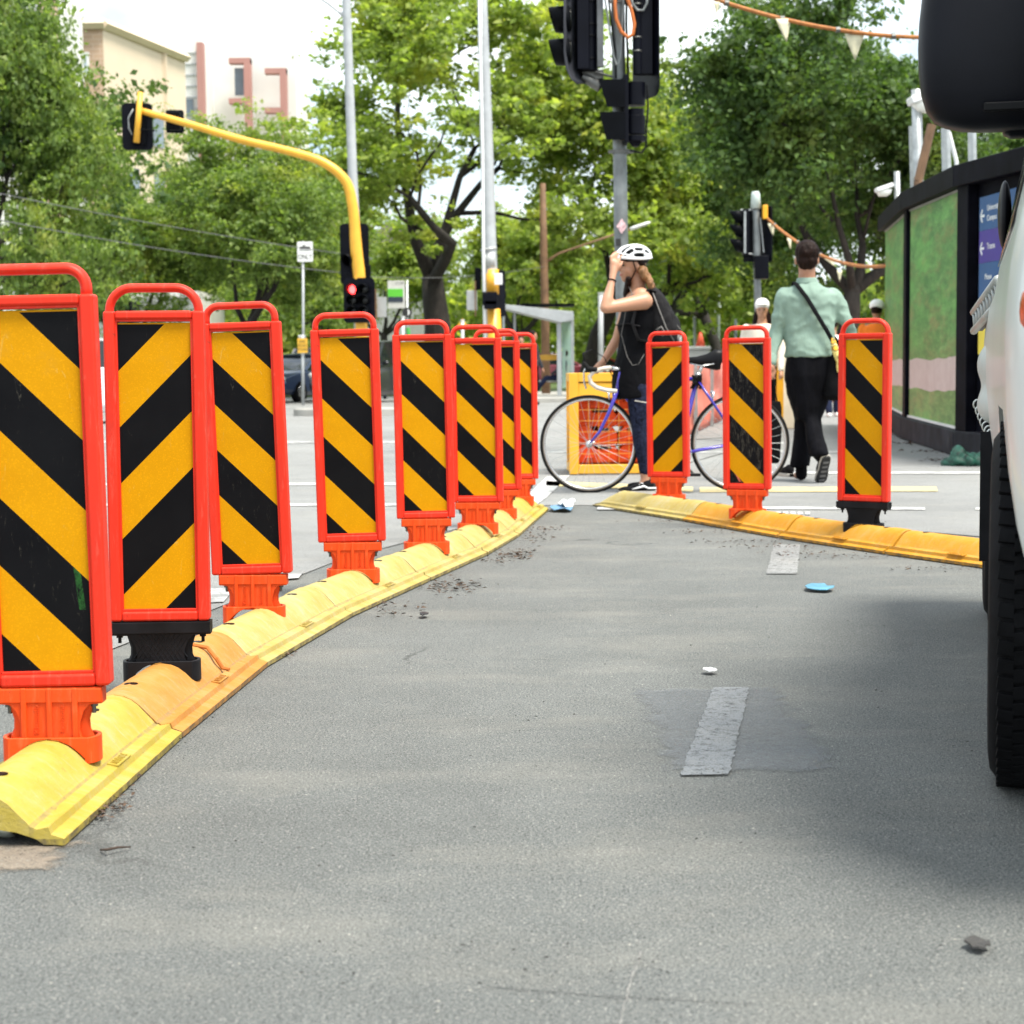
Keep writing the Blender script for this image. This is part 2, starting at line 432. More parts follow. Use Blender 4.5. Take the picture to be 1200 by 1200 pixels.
# painted markings, one flat sheet each
def paint_mat(name, c, wear=0.5):
    t = NT(name); co = t.coord('Object')
    n1 = t.noise(co, 6, 9, 0.75)
    a = t.ramp(n1, [(0.30+wear*0.16, 0.0), (0.42+wear*0.16, 1.0)])
    t.base(t.mix((0.19, 0.19, 0.185), c, a)); return t.set(0.7)
M['paint_w'] = paint_mat('worn_white_road_paint', (0.50, 0.50, 0.48), 0.45)
M['paint_worn'] = paint_mat('mostly_worn_white_road_paint', (0.50, 0.50, 0.48), 0.9)
M['paint_y'] = paint_mat('worn_yellow_road_paint', (0.56, 0.46, 0.22), 0.25)
def mark(pts, mat, z=.009, name='road_marking'): sheet(name, [P(x, y, z) for x, y in pts], z, mat)
mark([(820, 571), (1097, 570), (1099, 575.5), (820, 576.5)], M['paint_y'])
mark([(640, 563.5), (812, 570.5), (812, 576), (640, 569)], M['paint_y'])
mark([(850, 552.5), (1150, 552.5), (1150, 555), (850, 555)], M['paint_w'])
mark([(700, 594.2), (742, 594.2), (742, 596.8), (700, 596.8)], M['paint_w'])
mark([(886, 593.6), (1084, 594.4), (1084, 597.2), (886, 596.4)], M['paint_w'])
mark([(1143, 594.4), (1175, 594.4), (1175, 597), (1143, 597)], M['paint_w'])
for i in range(7):
    x = 892+i*8.6; mark([(x, 599.5), (x+5.5, 599.5), (x+5.8, 603), (x, 603)], M['paint_worn'])
mark([(612, 585), (641, 558.5), (668, 557), (640, 583), (626, 593)], M['paint_w'])
mark([(-300, 566.5), (468, 565.8), (468, 568.2), (-300, 569)], M['paint_w'])
mark([(-300, 590.6), (520, 589.8), (520, 592.4), (-300, 593.4)], M['paint_w'])
mark([(241, 690), (277, 688), (262, 705), (228, 707)], M['paint_worn'])
mark([(330, 672), (356, 670), (350, 677), (322, 679)], M['paint_worn'])
mark([(-300, 517), (560, 517), (560, 519), (-300, 519)], M['paint_worn'])

mark([(560, 529), (1040, 529), (1040, 530.4), (560, 530.4)], M['paint_worn'])
# repaired square with a blacked-out lane dash
M['patch'] = asphalt('bluish_patched_asphalt', (0.10, 0.108, 0.118), (0.165, 0.177, 0.19), (0.24, 0.252, 0.265))
M['dash'] = asphalt('grey_covered_lane_dash', (0.27, 0.285, 0.30), (0.325, 0.34, 0.358), (0.38, 0.395, 0.41))
def soft(pts, z, mat_args, name, matname, feather=.06, strength=1.0, nscale=9):
    """a thin repaired patch whose rim wears away into the asphalt around it"""
    q = [P(x, y, z) for x, y in pts]; c = sum(q, Vector())/len(q); hx = max(abs(p.x-c.x) for p in q); hy = max(abs(p.y-c.y) for p in q)
    m = asphalt(matname, *mat_args); nt_ = m.node_tree; b_ = nt_.nodes['Principled BSDF']
    t = NT.__new__(NT); t.m = m; t.t = nt_; t.b = b_; t.out = nt_.nodes['Material Output']
    co = t.coord(); sp = t.n('ShaderNodeSeparateXYZ'); t.l(co, sp.inputs[0])
    nx = t.math('MULTIPLY', t.math('SUBTRACT', t.noise(co, nscale, 6, .7), .5), feather*3.2)
    dx = t.math('SUBTRACT', hx-feather, t.math('ABSOLUTE', sp.outputs[0])); dy = t.math('SUBTRACT', hy-feather, t.math('ABSOLUTE', sp.outputs[1]))
    dd = t.math('ADD', t.math('MINIMUM', dx, dy), nx)
    a = t.math('MULTIPLY', t.math('DIVIDE', dd, feather*.6, clamp=True), t.ramp(t.noise(co, 40, 6, .8), [(.25, strength*.55), (.6, strength)]), clamp=True)
    t.l(a, b_.inputs['Alpha'])
    mb = MB(); mb.add([(-hx, -hy, 0), (hx, -hy, 0), (hx, hy, 0), (-hx, hy, 0)], [(0, 1, 2, 3)]); o = mb.build(name, m, fixn=False); o.location = c; tag(o, kind='structure')
soft([(770, 912), (775, 800), (938, 800), (925, 912)], .0025, ((0.12, 0.131, 0.139), (0.245, 0.263, 0.276), (0.35, 0.368, 0.38)), 'road_patch', 'bluish_patched_asphalt', .07, .6)
soft([(-90, 1035), (-60, 975), (85, 975), (100, 1035)], .003, ((0.20, 0.165, 0.13), (0.33, 0.27, 0.21), (0.42, 0.35, 0.27)), 'dirt_patch', 'sandy_stain', .07, .85)
def softq(pts, z, mat_args, name, matname):
    """four-cornered worn dash with a chipped outline"""
    rnd = random.Random(len(name)+int(pts[0][0])); q = [P(x, y, z) for x, y in pts]; c = sum(q, Vector())/4
    m = asphalt(matname, *mat_args); nt_ = m.node_tree; t = NT.__new__(NT); t.m = m; t.t = nt_; t.b = nt_.nodes['Principled BSDF']
    t.l(t.ramp(t.noise(t.coord('Object'), 28, 7, .85), [(.34, 0.15), (.50, .9)]), t.b.inputs['Alpha'])
    rows = []
    for i in range(41):
        a = q[0].lerp(q[1], i/40); b = q[3].lerp(q[2], i/40); j = .0035
        rows.append([a+Vector((rnd.uniform(-j, j), 0, 0))-c, b+Vector((rnd.uniform(-j, j), 0, 0))-c])
    mb = MB(); mb.grid(rows); o = mb.build(name, m, fixn=False); o.location = c; tag(o, kind='structure')
    if o.data.polygons[0].normal.z < 0: o.data.flip_normals()
def crack(pts, w, c, seed):
    rnd = random.Random(seed); q = [P(x, y, .0022) for x, y in pts]; L_ = []; 
    for a, b in zip(q[:-1], q[1:]):
        for k in range(24):
            p = a.lerp(b, k/24)+Vector((rnd.gauss(0, .0012), rnd.gauss(0, .0012), 0)); L_.append(p)
    mb = MB(); rows = [[p+Vector((0, w*rnd.uniform(.2, 1), 0)) if abs(q[-1].x-q[0].x) > .15 else p+Vector((w*rnd.uniform(.2, 1), 0, 0)), p] for p in L_]
    mb.grid(rows); o = mb.build('road_crack', simple('crack_fill', c, .9), fixn=False); tag(o, kind='structure')
softq([(797, 908), (836, 805), (878, 805), (855, 907)], .0055, ((0.20, 0.214, 0.226), (0.275, 0.293, 0.307), (0.34, 0.358, 0.37)), 'lane_dash', 'grey_covered_lane_dash')
softq([(898, 672), (907, 638), (938, 638), (934, 672)], .0055, ((0.24, 0.245, 0.245), (0.30, 0.305, 0.30), (0.37, 0.375, 0.37)), 'lane_dash', 'faded_lane_dash')
crack([(568, 1156), (700, 1166), (890, 1177)], .0028, (.035, .035, .035), 3)
crack([(722, 1215), (738, 1150), (752, 1113)], .0026, (.27, .262, .245), 4)

# ================================================================== kerb modules and hazard panels
LEFT = [(62, 866), (190, 777), (298, 713), (414, 669), (500, 637), (560, 615), (584, 598), (606, 583.5)]
RIGHT = [(784, 581), (876, 598), (1012, 615)]
HK = 0.10
Lp = [P(x, y, HK) for x, y in LEFT]; Rp = [P(x, y, HK) for x, y in RIGHT]
_H = [(.158, 0), (.158, .013), (.134, .021), (.130, .034), (.108, .040), (.103, .033), (.097, .034), (.090, .043), (.074, .059), (.058, .076), (.041, .089), (.022, .0975)]
PROF = [(-x, z) for x, z in _H]+[(0, .101)]+[(x, z) for x, z in reversed(_H)]
def kerb(a, b, mat, label, group, taper0=False, taper1=False, holes=True, crack=False, grow=1.0):
    a = Vector((a.x, a.y, 0)); b = Vector((b.x, b.y, 0)); c = (a+b)/2; d = b-a; L = d.length; ang = math.atan2(d.y, d.x)-math.pi/2
    root = empty('kerb_segment', (c.x, c.y, 0.0045), ang, label, 'kerb segment', group)
    mb = MB(); rows = []
    N = 40; rnd = random.Random(int(c.x*1000))
    for i in range(N+1):
        y = -L/2+L*i/N; s = 1.0; zs = 1.0
        e0 = (y+L/2); e1 = (L/2-y)
        if taper0 and e0 < .22: zs = 0.30+0.70*(e0/.22)**.8; s = .78+.22*(e0/.22)
        if taper1 and e1 < .22: zs = 0.30+0.70*(e1/.22)**.8; s = .78+.22*(e1/.22)
        bump = 0
        if not taper1 and .015 < e1 < .13: bump = .0035        # overlapping collar
        if not taper0 and e0 < .012: zs *= .975
        row = []
        for (x, z) in PROF:
            zz = z*zs
            lw = 0
            if abs(x) < .1 and z > .05: zz += bump
            if .104 < abs(x) < .13 and abs(y) > L*.36: zz -= .010      # moulded side ledge stops short
            zz += rnd.uniform(-.0006, .0006)
            row.append(Vector((x*s*grow, y, zz)))
        rows.append(row)
    mb.grid(rows)
    for row in (rows[0], rows[-1]):        # end faces, arched underneath
        bb = len(mb.v); s_ = abs(row[0].x)/.155; y_ = row[0].y; hz = max(q.z for q in row)
        under = [Vector((s_*x, y_, hz*z)) for x, z in ((.118, .02), (.105, .12), (.07, .24), (.03, .30), (-.03, .30), (-.07, .24), (-.105, .12), (-.118, .02))]
        ring = row+under; mb.v += ring; mb.f.append(tuple(range(bb, bb+len(ring))))
    o = mb.build('rubber_body', mat, root, bevel=0.0); o.data.shade_smooth()
    o.data.polygons[-1].use_smooth = False; o.data.polygons[-2].use_smooth = False
    m = o.modifiers.new('es', 'EDGE_SPLIT'); m.split_angle = R(48)
    if holes:
        for sy in (-L*.36, L*.31):
            h = MB(); h.ell((0, sy, .1005), (.017, .017, .0012), n=14, m=6); h.build('bolt_hole', M['black'], root, smooth=True)
    # moulded label panel with raised characters on the right flank
    t = MB(); t.box((.119, .06, .0385), (.024, .10, .004), M=Matrix.Rotation(R(8), 3, 'Y'))
    for k in range(11):
        t.box((.119+.001*(k % 2), .02+k*.0078, .0415), (.016, .0022, .003), M=Matrix.Rotation(R(8 if k % 3 else -5), 3, 'Y') @ Matrix.Rotation(R(18 if k % 2 else -14), 3, 'Z'))
    t.build('moulded_label', mat, root)
    if crack:
        k = MB(); k.tube([(-.09, L*.23, .070), (-.05, L*.235, .0985), (0, L*.235, .104), (.05, L*.225, .0965), (.082, L*.19, .072), (.098, L*.19, .047), (.118, L*.185, .044)], [.004, .006, .006, .006, .006, .006, .004], 6)
        k.build('moulded_groove', simple('rust_orange_groove', (.42, .13, .02), .8), root)
    return root
mids = [(p+q)/2 for p, q in zip(Lp[:-1], Lp[1:])]
ends = [Lp[0]*1.5-Lp[1]*.5]+mids+[Lp[-1]*1.55-Lp[-2]*.55]
lk = ['nearest faded yellow kerb segment, cut end showing, at the left foreground edge',
      'faded orange kerb segment with rust groove, under the black-footed panel',
      'yellow kerb segment just beyond the orange one, carrying the third panel of the left row',
      'yellow kerb segment under the fourth panel of the left row',
      'yellow kerb segment under the fifth panel of the left row',
      'yellow kerb segment under the sixth panel of the left row',
      'small-looking yellow kerb segment second from the far end of the left row',
      'farthest yellow kerb segment of the left row, with tapered end piece']
GAP = .007
for i in range(8):
    a, b = ends[i], ends[i+1]; d = (b-a).normalized()*GAP
    kerb(a+d, b-d, M['kerb_orange'] if i == 1 else (M['kerb_yellow_new'] if i in (0, 7) else M['kerb_yellow']), lk[i], 'yellow rubber kerb segments of the left row', taper1=(i == 7), crack=(i == 1))
dR = (Rp[-1]-Rp[0]).normalized(); stepR = (Rp[-1]-Rp[0]).length/2
e0 = P(716, 583, .05); e0.z = HK
R4 = P(1190, 646, .05); R4.z = HK
endsR = [P(713, 592, 0.0), (Rp[0]+Rp[1])/2, (Rp[1]+Rp[2])/2, Rp[2]+(P(1150, 634, HK)-Rp[2])*.42, P(1212, 640, HK)]
for v in endsR: v.z = 0
rk = ['yellow kerb segment with tapered end at the left end of the right row', 'amber kerb segment under the scuffed middle panel of the right row',
      'amber kerb segment under the black-footed panel of the right row', 'amber kerb segment at the right end, running behind the truck tyre']
for i in range(4):
    a, b = endsR[i], endsR[i+1]; d = (b-a).normalized()*.006
    kerb(a+d, b-d, M['kerb_yellow'] if i == 0 else M['kerb_amber'], rk[i], 'amber rubber kerb segments of the right row', taper0=(i == 0), grow=.92)

def rounded_frame(w, h, z0, t_side, t_top, t_bot, depth, rr, hz, hr):
    pass
def arch_path(w, z0, z1, r, n=8):
    pts = [Vector((-w, 0, z0))]
    for k in range(n+1):
        a = math.pi-math.pi/2*k/n; pts.append(Vector((-w+r+r*math.cos(a), 0, z1-r+r*math.sin(a))))
    for k in range(n+1):
        a = math.pi/2-math.pi/2*k/n; pts.append(Vector((w-r+r*math.cos(a), 0, z1-r+r*math.sin(a))))
    pts.append(Vector((w, 0, z0))); return pts
W2 = .126; ZB = .105; ZT = .895; TH = .048
def panel(loc, rz, stripe, label, group, foot='orange', tilt=0, big_arch=False, worn=None):
    root = empty('hazard_panel', loc, rz, label, 'hazard panel', group)
    tl = R(tilt)
    # frame: four rounded members with an inner rebate
    fr = MB()
    sw = .030
    fr.box((-W2+sw/2, 0, (ZB+ZT)/2), (sw, TH, ZT-ZB)); fr.box((W2-sw/2, 0, (ZB+ZT)/2), (sw, TH, ZT-ZB))
    fr.box((0, 0, ZB+.013), (2*(W2-sw)+.002, TH-.002, .026)); fr.box((0, 0, ZT-.011), (2*(W2-sw)+.002, TH-.002, .022))
    fo = fr.build('frame', M['red_frame'], root, bevel=.007, seg=3); fo.rotation_euler = (0, tl, 0)
    lip = MB()
    for s in (-1, 1):
        lip.box((s*(W2-sw-.0015), 0, (ZB+ZT)/2), (.006, TH-.014, ZT-ZB-.04))
    lip.box((0, 0, ZB+.029), (2*(W2-sw), TH-.014, .006)); lip.box((0, 0, ZT-.024), (2*(W2-sw), TH-.014, .006))
    lo = lip.build('frame_lip', M['red_frame'], fo, bevel=.0015)
    # handle
    hd = MB(); r = .058 if big_arch else .040; zt = ZT+.052+(.006 if big_arch else 0)
    hw = W2-.014-(0 if big_arch else .004)
    pts = arch_path(hw, ZT-.012, zt, r)
    hd.tube(pts, [(.0185, .0115)]*len(pts), 12)
    hh = hd.build('handle', M['red_frame'], root, smooth=True); hh.rotation_euler = (0, tl, 0)
    # reflective board: origin at inner bottom centre so that the stripes follow it
    bd = MB(); bd.box((0, 0, .3675), (.190, .020, .735)); b = bd.build('striped_board', stripe, root)
    b.location = (math.sin(tl)*.130, 0, .130); b.rotation_euler = (0, tl, 0); 
    # foot
    fm = M['orange_foot'] if foot == 'orange' else M['black_foot']
    ft = MB()
    hw = W2-.018 if foot == 'orange' else W2+.002
    top = ZB-.001
    prof = [(hw, top), (hw, top-.034), (.082, top-.036), (.070, top-.050), (.062, top-.072), (.060, top-.088), (.063, top-.102), (.070, top-.112)]
    poly = [(x, z) for x, z in prof]+[(-x, z) for x, z in reversed(prof)]
    ft.prism(poly, -.019, .019, 'y')
    if foot == 'orange':
        for x in (-.052, 0, .052):
            ft.box((x, 0, top-.054), (.012, .050, .106))
        ft.box((0, 0, top-.017), (2*hw-.004, .046, .030))
    else:
        ft.box((0, 0, top-.015), (2*hw, .056, .028)); 
        for k in range(-4, 5):
            for sgn in (-1, 1):
                ft.box((k*.0125, 0, top-.068), (.0018, .0405, .098 if abs(k) < 3 else .06), M=Matrix.Rotation(R(35*sgn), 3, 'Y'))
    # side buttresses curving out to the clasp
    for s in (-1, 1):
        ft.tube([(s*.070, 0, top-.030), (s*.060, 0, top-.065), (s*.061, 0, top-.09), (s*.070, 0, top-.112)], [(.010, .019)]*4, 8)
    o = ft.build('foot', fm, root, bevel=.003)
    # clasp ring hugging the kerb: arched saddle wall front and back joined by rounded loops
    cl = MB()
    def saddle(y0, y1):
        up = []; lo_ = []
        for k in range(17):
            x = -.082+.164*k/16; ax = abs(x)
            zk = float(np.interp(ax, [0, .022, .040, .058, .074, .090, .12], [.103, .100, .092, .079, .062, .046, .040]))-HK
            lo_.append((x, max(zk-.002, -.058))); up.append((x, .004))
        cl.prism(up+lo_[::-1], y0, y1, 'y')
    saddle(-.040, -.032); saddle(.032, .040)
    for s in (-1, 1):
        pts = []
        for k in range(9):
            a = -math.pi/2+math.pi*k/8
            pts.append(Vector((s*(.074+.021*math.cos(a)), .036*math.sin(a), -.020)))
        vs = []; fs = []
        for q in pts:
            dirv = Vector((q.x-s*.074, q.y, 0)).normalized()*.0045
            for dz, e in ((-.030, 1), (.024, 1), (.024, -1), (-.030, -1)): vs.append((q.x+dirv.x*e, q.y+dirv.y*e, q.z+dz))
        for i in range(8):
            for j in range(4): fs.append((i*4+j, i*4+(j+1) % 4, (i+1)*4+(j+1) % 4, (i+1)*4+j))
        fs.append((0, 1, 2, 3)); fs.append((32, 35, 34, 33)); cl.add(vs, fs)
    c = cl.build('clasp', fm, root, bevel=.002)
    # bolts under the shoulders
    for s in (-1, 1):
        bb = MB(); bb.cyl((s*(hw-.022), 0, top-.034), (s*(hw-.022), 0, top-.056), .0045, n=8); bb.cyl((s*(hw-.022), 0, top-.034), (s*(hw-.022), 0, top-.042), .009, n=6)
        bb.build('bolt', M['bolt'] if foot == 'orange' else M['black'], root)
    if foot == 'orange':
        for s in (-1, 1):
            text_obj('horizont' if s > 0 else 'Klemmfix', .016, fm, root, (s*.026, -.0197, top-.064), (math.pi/2, R(-90), 0), 'embossed_lettering', .0011)
    return root
gL = 'black and yellow hazard panels in the left row'; gR = 'black and yellow hazard panels in the right row'
pl = ['nearest hazard panel, cut by the left photo edge, green scrape on its black stripe',
      'black-footed hazard panel with stripes rising to the right, second in the left row',
      'third hazard panel of the left row, orange foot, leaning slightly, beside the black-footed one',
      'fourth hazard panel of the left row, in front of the red traffic signal',
      'fifth hazard panel of the left row, standing alone below the tram stop sign',
      'sixth hazard panel of the left row, below the grey pole with yellow band',
      'seventh hazard panel of the left row, mostly hidden behind the sixth one',
      'last hazard panel of the left row, nearest the front bicycle wheel']
st = ['stripe_green', 'stripe_fwd', 'stripe_back', 'stripe_clean', 'stripe_back', 'stripe_clean', 'stripe_back', 'stripe_back']
yaw = [0, 3, -2, 1, 2, -3, 0, 2]; tl = [-.8, .2, -1.5, -1.1, -.6, -.3, -.3, -.3]
for i, p in enumerate(Lp):
    panel((p.x, p.y, HK+.006), R(yaw[i]), M[st[i]], pl[i], gL, 'black' if i == 1 else 'orange', tl[i], i == 1)
rl = ['hazard panel with stripes rising to the right, in front of the cyclist', 'scuffed hazard panel with falling stripes before the rear bicycle wheel',
      'hazard panel on a black rubber foot to the right of the walking man']
for i, p in enumerate(Rp):
    panel((p.x, p.y, HK+.006), R([-24, -22, -33][i]), M[['stripe_fwd', 'stripe_red', 'stripe_clean'][i]], rl[i], gR, 'black' if i == 2 else 'orange', [-.5, -.4, .2][i], i == 2)
# ================================================================== street furniture
def base_of(px, py_any, dist, z=0):      # ground point under a pixel column at a distance
    v = D(px, py_any, dist); return Vector((v.x, v.y, z))
def wpts(lst, dist): return [D(x, y, dist) for x, y in lst]
M['lamp_glass'] = simple('frosted_lamp_glass', (.85, .85, .78), .3, var=.03)
M['visor'] = simple('matt_black_visor', (.002, .0025, .004), .45, var=.2, spec=.07)
M['housing'] = simple('satin_black_housing', (.0035, .004, .008), .42, var=.2, vs=3, spec=.10)
t = NT('red_signal_lit'); t.base((.9, .02, .02)); t.b.inputs['Emission Color'].default_value = (1, .03, .03, 1); t.b.inputs['Emission Strength'].default_value = 6.0; M['red_lit'] = t.set(.3)
M['dark_lens'] = simple('dark_lens', (.008, .009, .008), .15, var=.2, spec=.3)
M['grey_pole'] = simple('weathered_grey_pole', (.20, .215, .215), .5, .3, var=.2, vs=6, dirt=.3)
M['pale_pole'] = simple('pale_galvanised_pole', (.42, .44, .45), .5, .2, var=.08, vs=4, dirt=.15)
M['wood_pole'] = simple('brown_pole', (.20, .11, .055), .7, var=.2, vs=4)
M['yellow_box'] = simple('amber_plastic_box', (.80, .38, .01), .45, var=.06)
M['sign_white'] = simple('sign_white', (.80, .80, .78), .45, var=.03)
M['sign_grey'] = simple('sign_grey_back', (.42, .43, .42), .5, .3, var=.06)
M['ink'] = simple('sign_black_ink', (.015, .015, .015), .5, var=.05)

def hood(c, r, L, direction, tilt=0.0, n=18):
    """cylindrical traffic signal visor, open at its front and cut away below"""
    c = Vector(c); d = Vector(direction).normalized(); u, v = orth(d)
    up = Vector((0, 0, 1)); side = d.cross(up).normalized()
    mb = MB(); vs = []; fs = []
    for k in range(n+1):
        a = R(-50)+R(280)*k/n
        rad = side*math.cos(a)+up*math.sin(a)
        ln = L*(0.55+0.45*max(0, math.sin(a)*.5+.5))
        vs += [c+rad*r, c+rad*r*.96+d*ln]
    for k in range(n): fs.append((2*k, 2*k+1, 2*k+3, 2*k+2))
    mb.add(vs, fs); return mb
def board(w, h, r, thick, dirx, c, n=6):
    """rounded board; dirx = horizontal unit vector along its width"""
    dirx = Vector(dirx).normalized(); nrm = dirx.cross(Vector((0, 0, 1))); c = Vector(c)
    poly = []
    for cx, cz, a0 in ((w/2-r, h/2-r, 0), (-w/2+r, h/2-r, 90), (-w/2+r, -h/2+r, 180), (w/2-r, -h/2+r, 270)):
        for k in range(n+1):
            a = R(a0+90*k/n); poly.append((cx+r*math.cos(a), cz+r*math.sin(a)))
    m = len(poly); mb = MB()
    vs = [c+dirx*x+Vector((0, 0, z))+nrm*thick/2 for x, z in poly]+[c+dirx*x+Vector((0, 0, z))-nrm*thick/2 for x, z in poly]
    fs = [tuple(range(m)), tuple(range(2*m-1, m-1, -1))]+[(k, (k+1) % m, (k+1) % m+m, k+m) for k in range(m)]
    return mb.add(vs, fs)

def lantern(root, c, facing, aspects=3, r=.10, pitch=.235, cols=1, lit=None, boardw=.56, margin=.22, off=0.0, bmat=None):
    """signal head: backboard, housings, visors and lenses; facing = horizontal direction it shines"""
    f = Vector(facing).normalized(); side = f.cross(Vector((0, 0, 1))).normalized(); c = Vector(c)
    H = pitch*aspects
    board(boardw, H+margin*2, .09, .012, side, c, 6).build('backboard', bmat or M['housing'], root, world=True)
    hb = MB()
    for col in range(cols):
        cx = (col-(cols-1)/2)*pitch*1.1
        for k in range(aspects):
            z = (k-(aspects-1)/2)*pitch
            hb.tube([c-f*.17+side*cx+Vector((0, 0, z-pitch*.46)), c-f*.17+side*cx+Vector((0, 0, z+pitch*.46))], [.085, .085], 4)
            hb.box(c-f*.09+side*cx+Vector((0, 0, z)), (.22, .18, pitch*.94), M=Matrix((side, f, Vector((0, 0, 1)))).transposed())
    hb.build('lantern_housing', M['housing'], root, world=True, bevel=.02)
    for col in range(cols):
        cx = (col-(cols-1)/2)*pitch*1.1
        for k in range(aspects):
            z = -(k-(aspects-1)/2)*pitch
            o_ = c+side*cx+Vector((0, 0, z))+f*.01
            v = hood(o_, r*1.08, .24, f).build('visor', M['visor'], root, world=True, solid=.004, smooth=True)
            on = lit == (k, col)
            e = MB(); e.ell(o_+f*.012, (r*.9, .02, r*.9), M=Matrix((side, f, Vector((0, 0, 1)))).transposed(), n=20, m=8)
            e.build('lens', M['red_lit'] if on else M['dark_lens'], root, world=True, smooth=True)

# ---- large pole at centre with signals, seen from their side and back
dC = 17.6
bC = base_of(733, 530, dC)
root = empty('traffic_signal', bC, 0, 'tall grey pole behind the cyclist carrying big black signal heads and an orange cable loop', 'traffic light')
pt = wpts([(734.5, 536), (731, 400), (727.6, 270), (726.3, 170), (724.2, 20), (722.8, -110)], dC)
mb = MB(); mb.tube(pt, [.074, .072, .070, .068, .066, .064], 20); mb.build('pole', M['grey_pole'], root, world=True, smooth=True)
mb = MB(); mb.cyl(bC+Vector((0, 0, 0)), bC+Vector((0, 0, .03)), .18, n=20); mb.build('base_plate', M['grey_pole'], root, world=True)
for y in (178, 150, 2):
    q = D(727, y, dC); mb = MB(); mb.cyl(q+Vector((0, 0, -.02)), q+Vector((0, 0, .02)), .083, n=18); mb.box(q+Vector((.09, -.02, 0)), (.08, .05, .03)); mb.box(q+Vector((-.09, -.02, 0)), (.06, .05, .03))
    mb.build('clamp', M['bolt'], root, world=True)
# pedestrian lantern facing left, two stepped visors
q = D(742, 133, dC-.12)
mb = MB()
for y0, y1 in ((97, 124), (128, 136), (136, 158)):
    a, b = D(744.5, y1, dC-.12), D(744.5, y0, dC-.12)
    mb.cyl(a, b, .098 if y1-y0 > 12 else .085, n=20)
a, b = D(744.5, 159.5, dC-.12), D(744.5, 166, dC-.12); mb.cyl(a, b, .098, n=20)
a, b = D(744.5, 166, dC-.12), D(744.5, 172, dC-.12); mb.cyl(a, b, .07, .03, n=16)
mb.build('pedestrian_lantern', M['housing'], root, world=True, smooth=True, bevel=.004)
mb = MB(); p_ = D(733, 129, dC-.12); mb.box(p_, (.045, .26, .66)); mb.build('lantern_door', M['housing'], root, world=True, bevel=.01)
for y0, y1, x0t, x0b in ((93.5, 125, 702, 711.5), (131.5, 163.5, 702.5, 710.5)):
    mb = MB(); vs = []
    for dy in (-.15, .13):
        dd = dC-.12+dy
        vs += [D(x0t, y0, dd), D(732, y0-.8, dd), D(732, y1, dd), D(x0b, y1, dd)]
    mb.add(vs, [(0, 1, 5, 4), (1, 2, 6, 5), (0, 3, 2, 1), (4, 5, 6, 7), (3, 7, 6, 2)])
    mb.build('square_visor', M['visor'], root, world=True, solid=.006)
mb = MB(); mb.tube(wpts([(751, 100), (758, 100), (759.5, 125), (757.5, 150), (757, 172), (752, 179), (745, 178), (738, 176)], dC-.14), .009, 8)
mb.build('black_cable', M['black'], root, world=True, smooth=True)
# left vehicle head seen from the side: it shines left
def head_side(root):
    f = Vector((-1, .12, 0)).normalized()
    # backboard: curved, edge-on with a visible rear lip
    mb = MB(); rows = []
    for y, xo in ((-150, 0), (60, 0), (80, 2.5), (92, 8), (98, 15)):
        rows.append([D(661+xo, y, dC-.30), D(664+xo, y, dC-.18), D(670+xo, y, dC-.10), D(679+xo*.6, y, dC+.02)])
    mb.grid(rows); mb.build('backboard', simple('grey_backboard_edge', (.035, .037, .045), .45, var=.15, spec=.2), root, world=True, solid=.012, smooth=True)
    mb = MB(); a, b = D(692, 84, dC-.05), D(690, -150, dC-.05)
    mb.tube([a, b], [(.085, .075)]*2, 20)
    mb.box(D(682, -34, dC-.02), (.12, .30, 1.95))
    mb.build('lantern_housing', M['housing'], root, world=True, smooth=True, bevel=.012)
    for y in (3, 30, 43.5, 70):
        a, b = D(691.5, y-.8, dC-.05), D(691.5, y+.8, dC-.05)
        mb = MB(); mb.cyl(a, b, .094, n=20); mb.build('housing_rib', M['visor'], root, world=True, smooth=True)
    for y in (61, 23, -15, -53):
        c = D(667, y, dC-.12)
        mb = MB(); vs = []; n = 22
        for k in range(n):
            a = 2*math.pi*k/n
            ln = .10+.075*max(0, math.sin(a)*.5+.5)+.03
            vs += [c+Vector((0, math.cos(a)*.125, math.sin(a)*.135)), c+Vector((-ln, math.cos(a)*.115+.01, math.sin(a)*.12-.0))]
        fs = [(2*k, 2*k+1, (2*k+3) % (2*n), (2*k+2) % (2*n)) for k in range(n)]
        mb.add(vs, fs); mb.build('visor', M['visor'], root, world=True, solid=.006, smooth=True)
        mb = MB(); mb.ell(c+Vector((.01, 0, 0)), (.02, .12, .12)); mb.build('lens', M['dark_lens'], root, world=True, smooth=True)
    mb = MB(); mb.box(D(703, -30, dC-.16), (.062, .03, 1.78)); mb.build('bracket', simple('grey_bracket', (.11, .115, .12), .45, .2, var=.2), root, world=True, bevel=.004)
    mb = MB(); mb.box(D(695, 88, dC), (.20, .10, .09)); mb.box(D(690, 94, dC), (.10, .16, .05)); mb.cyl(D(697, 84, dC-.1), D(718, 90, dC-.1), .012); mb.cyl(D(683, 90, dC-.05), D(704, 102, dC-.08), .045, .055)
    mb.build('lower_bracket', M['bolt'], root, world=True, bevel=.006)
head_side(root)
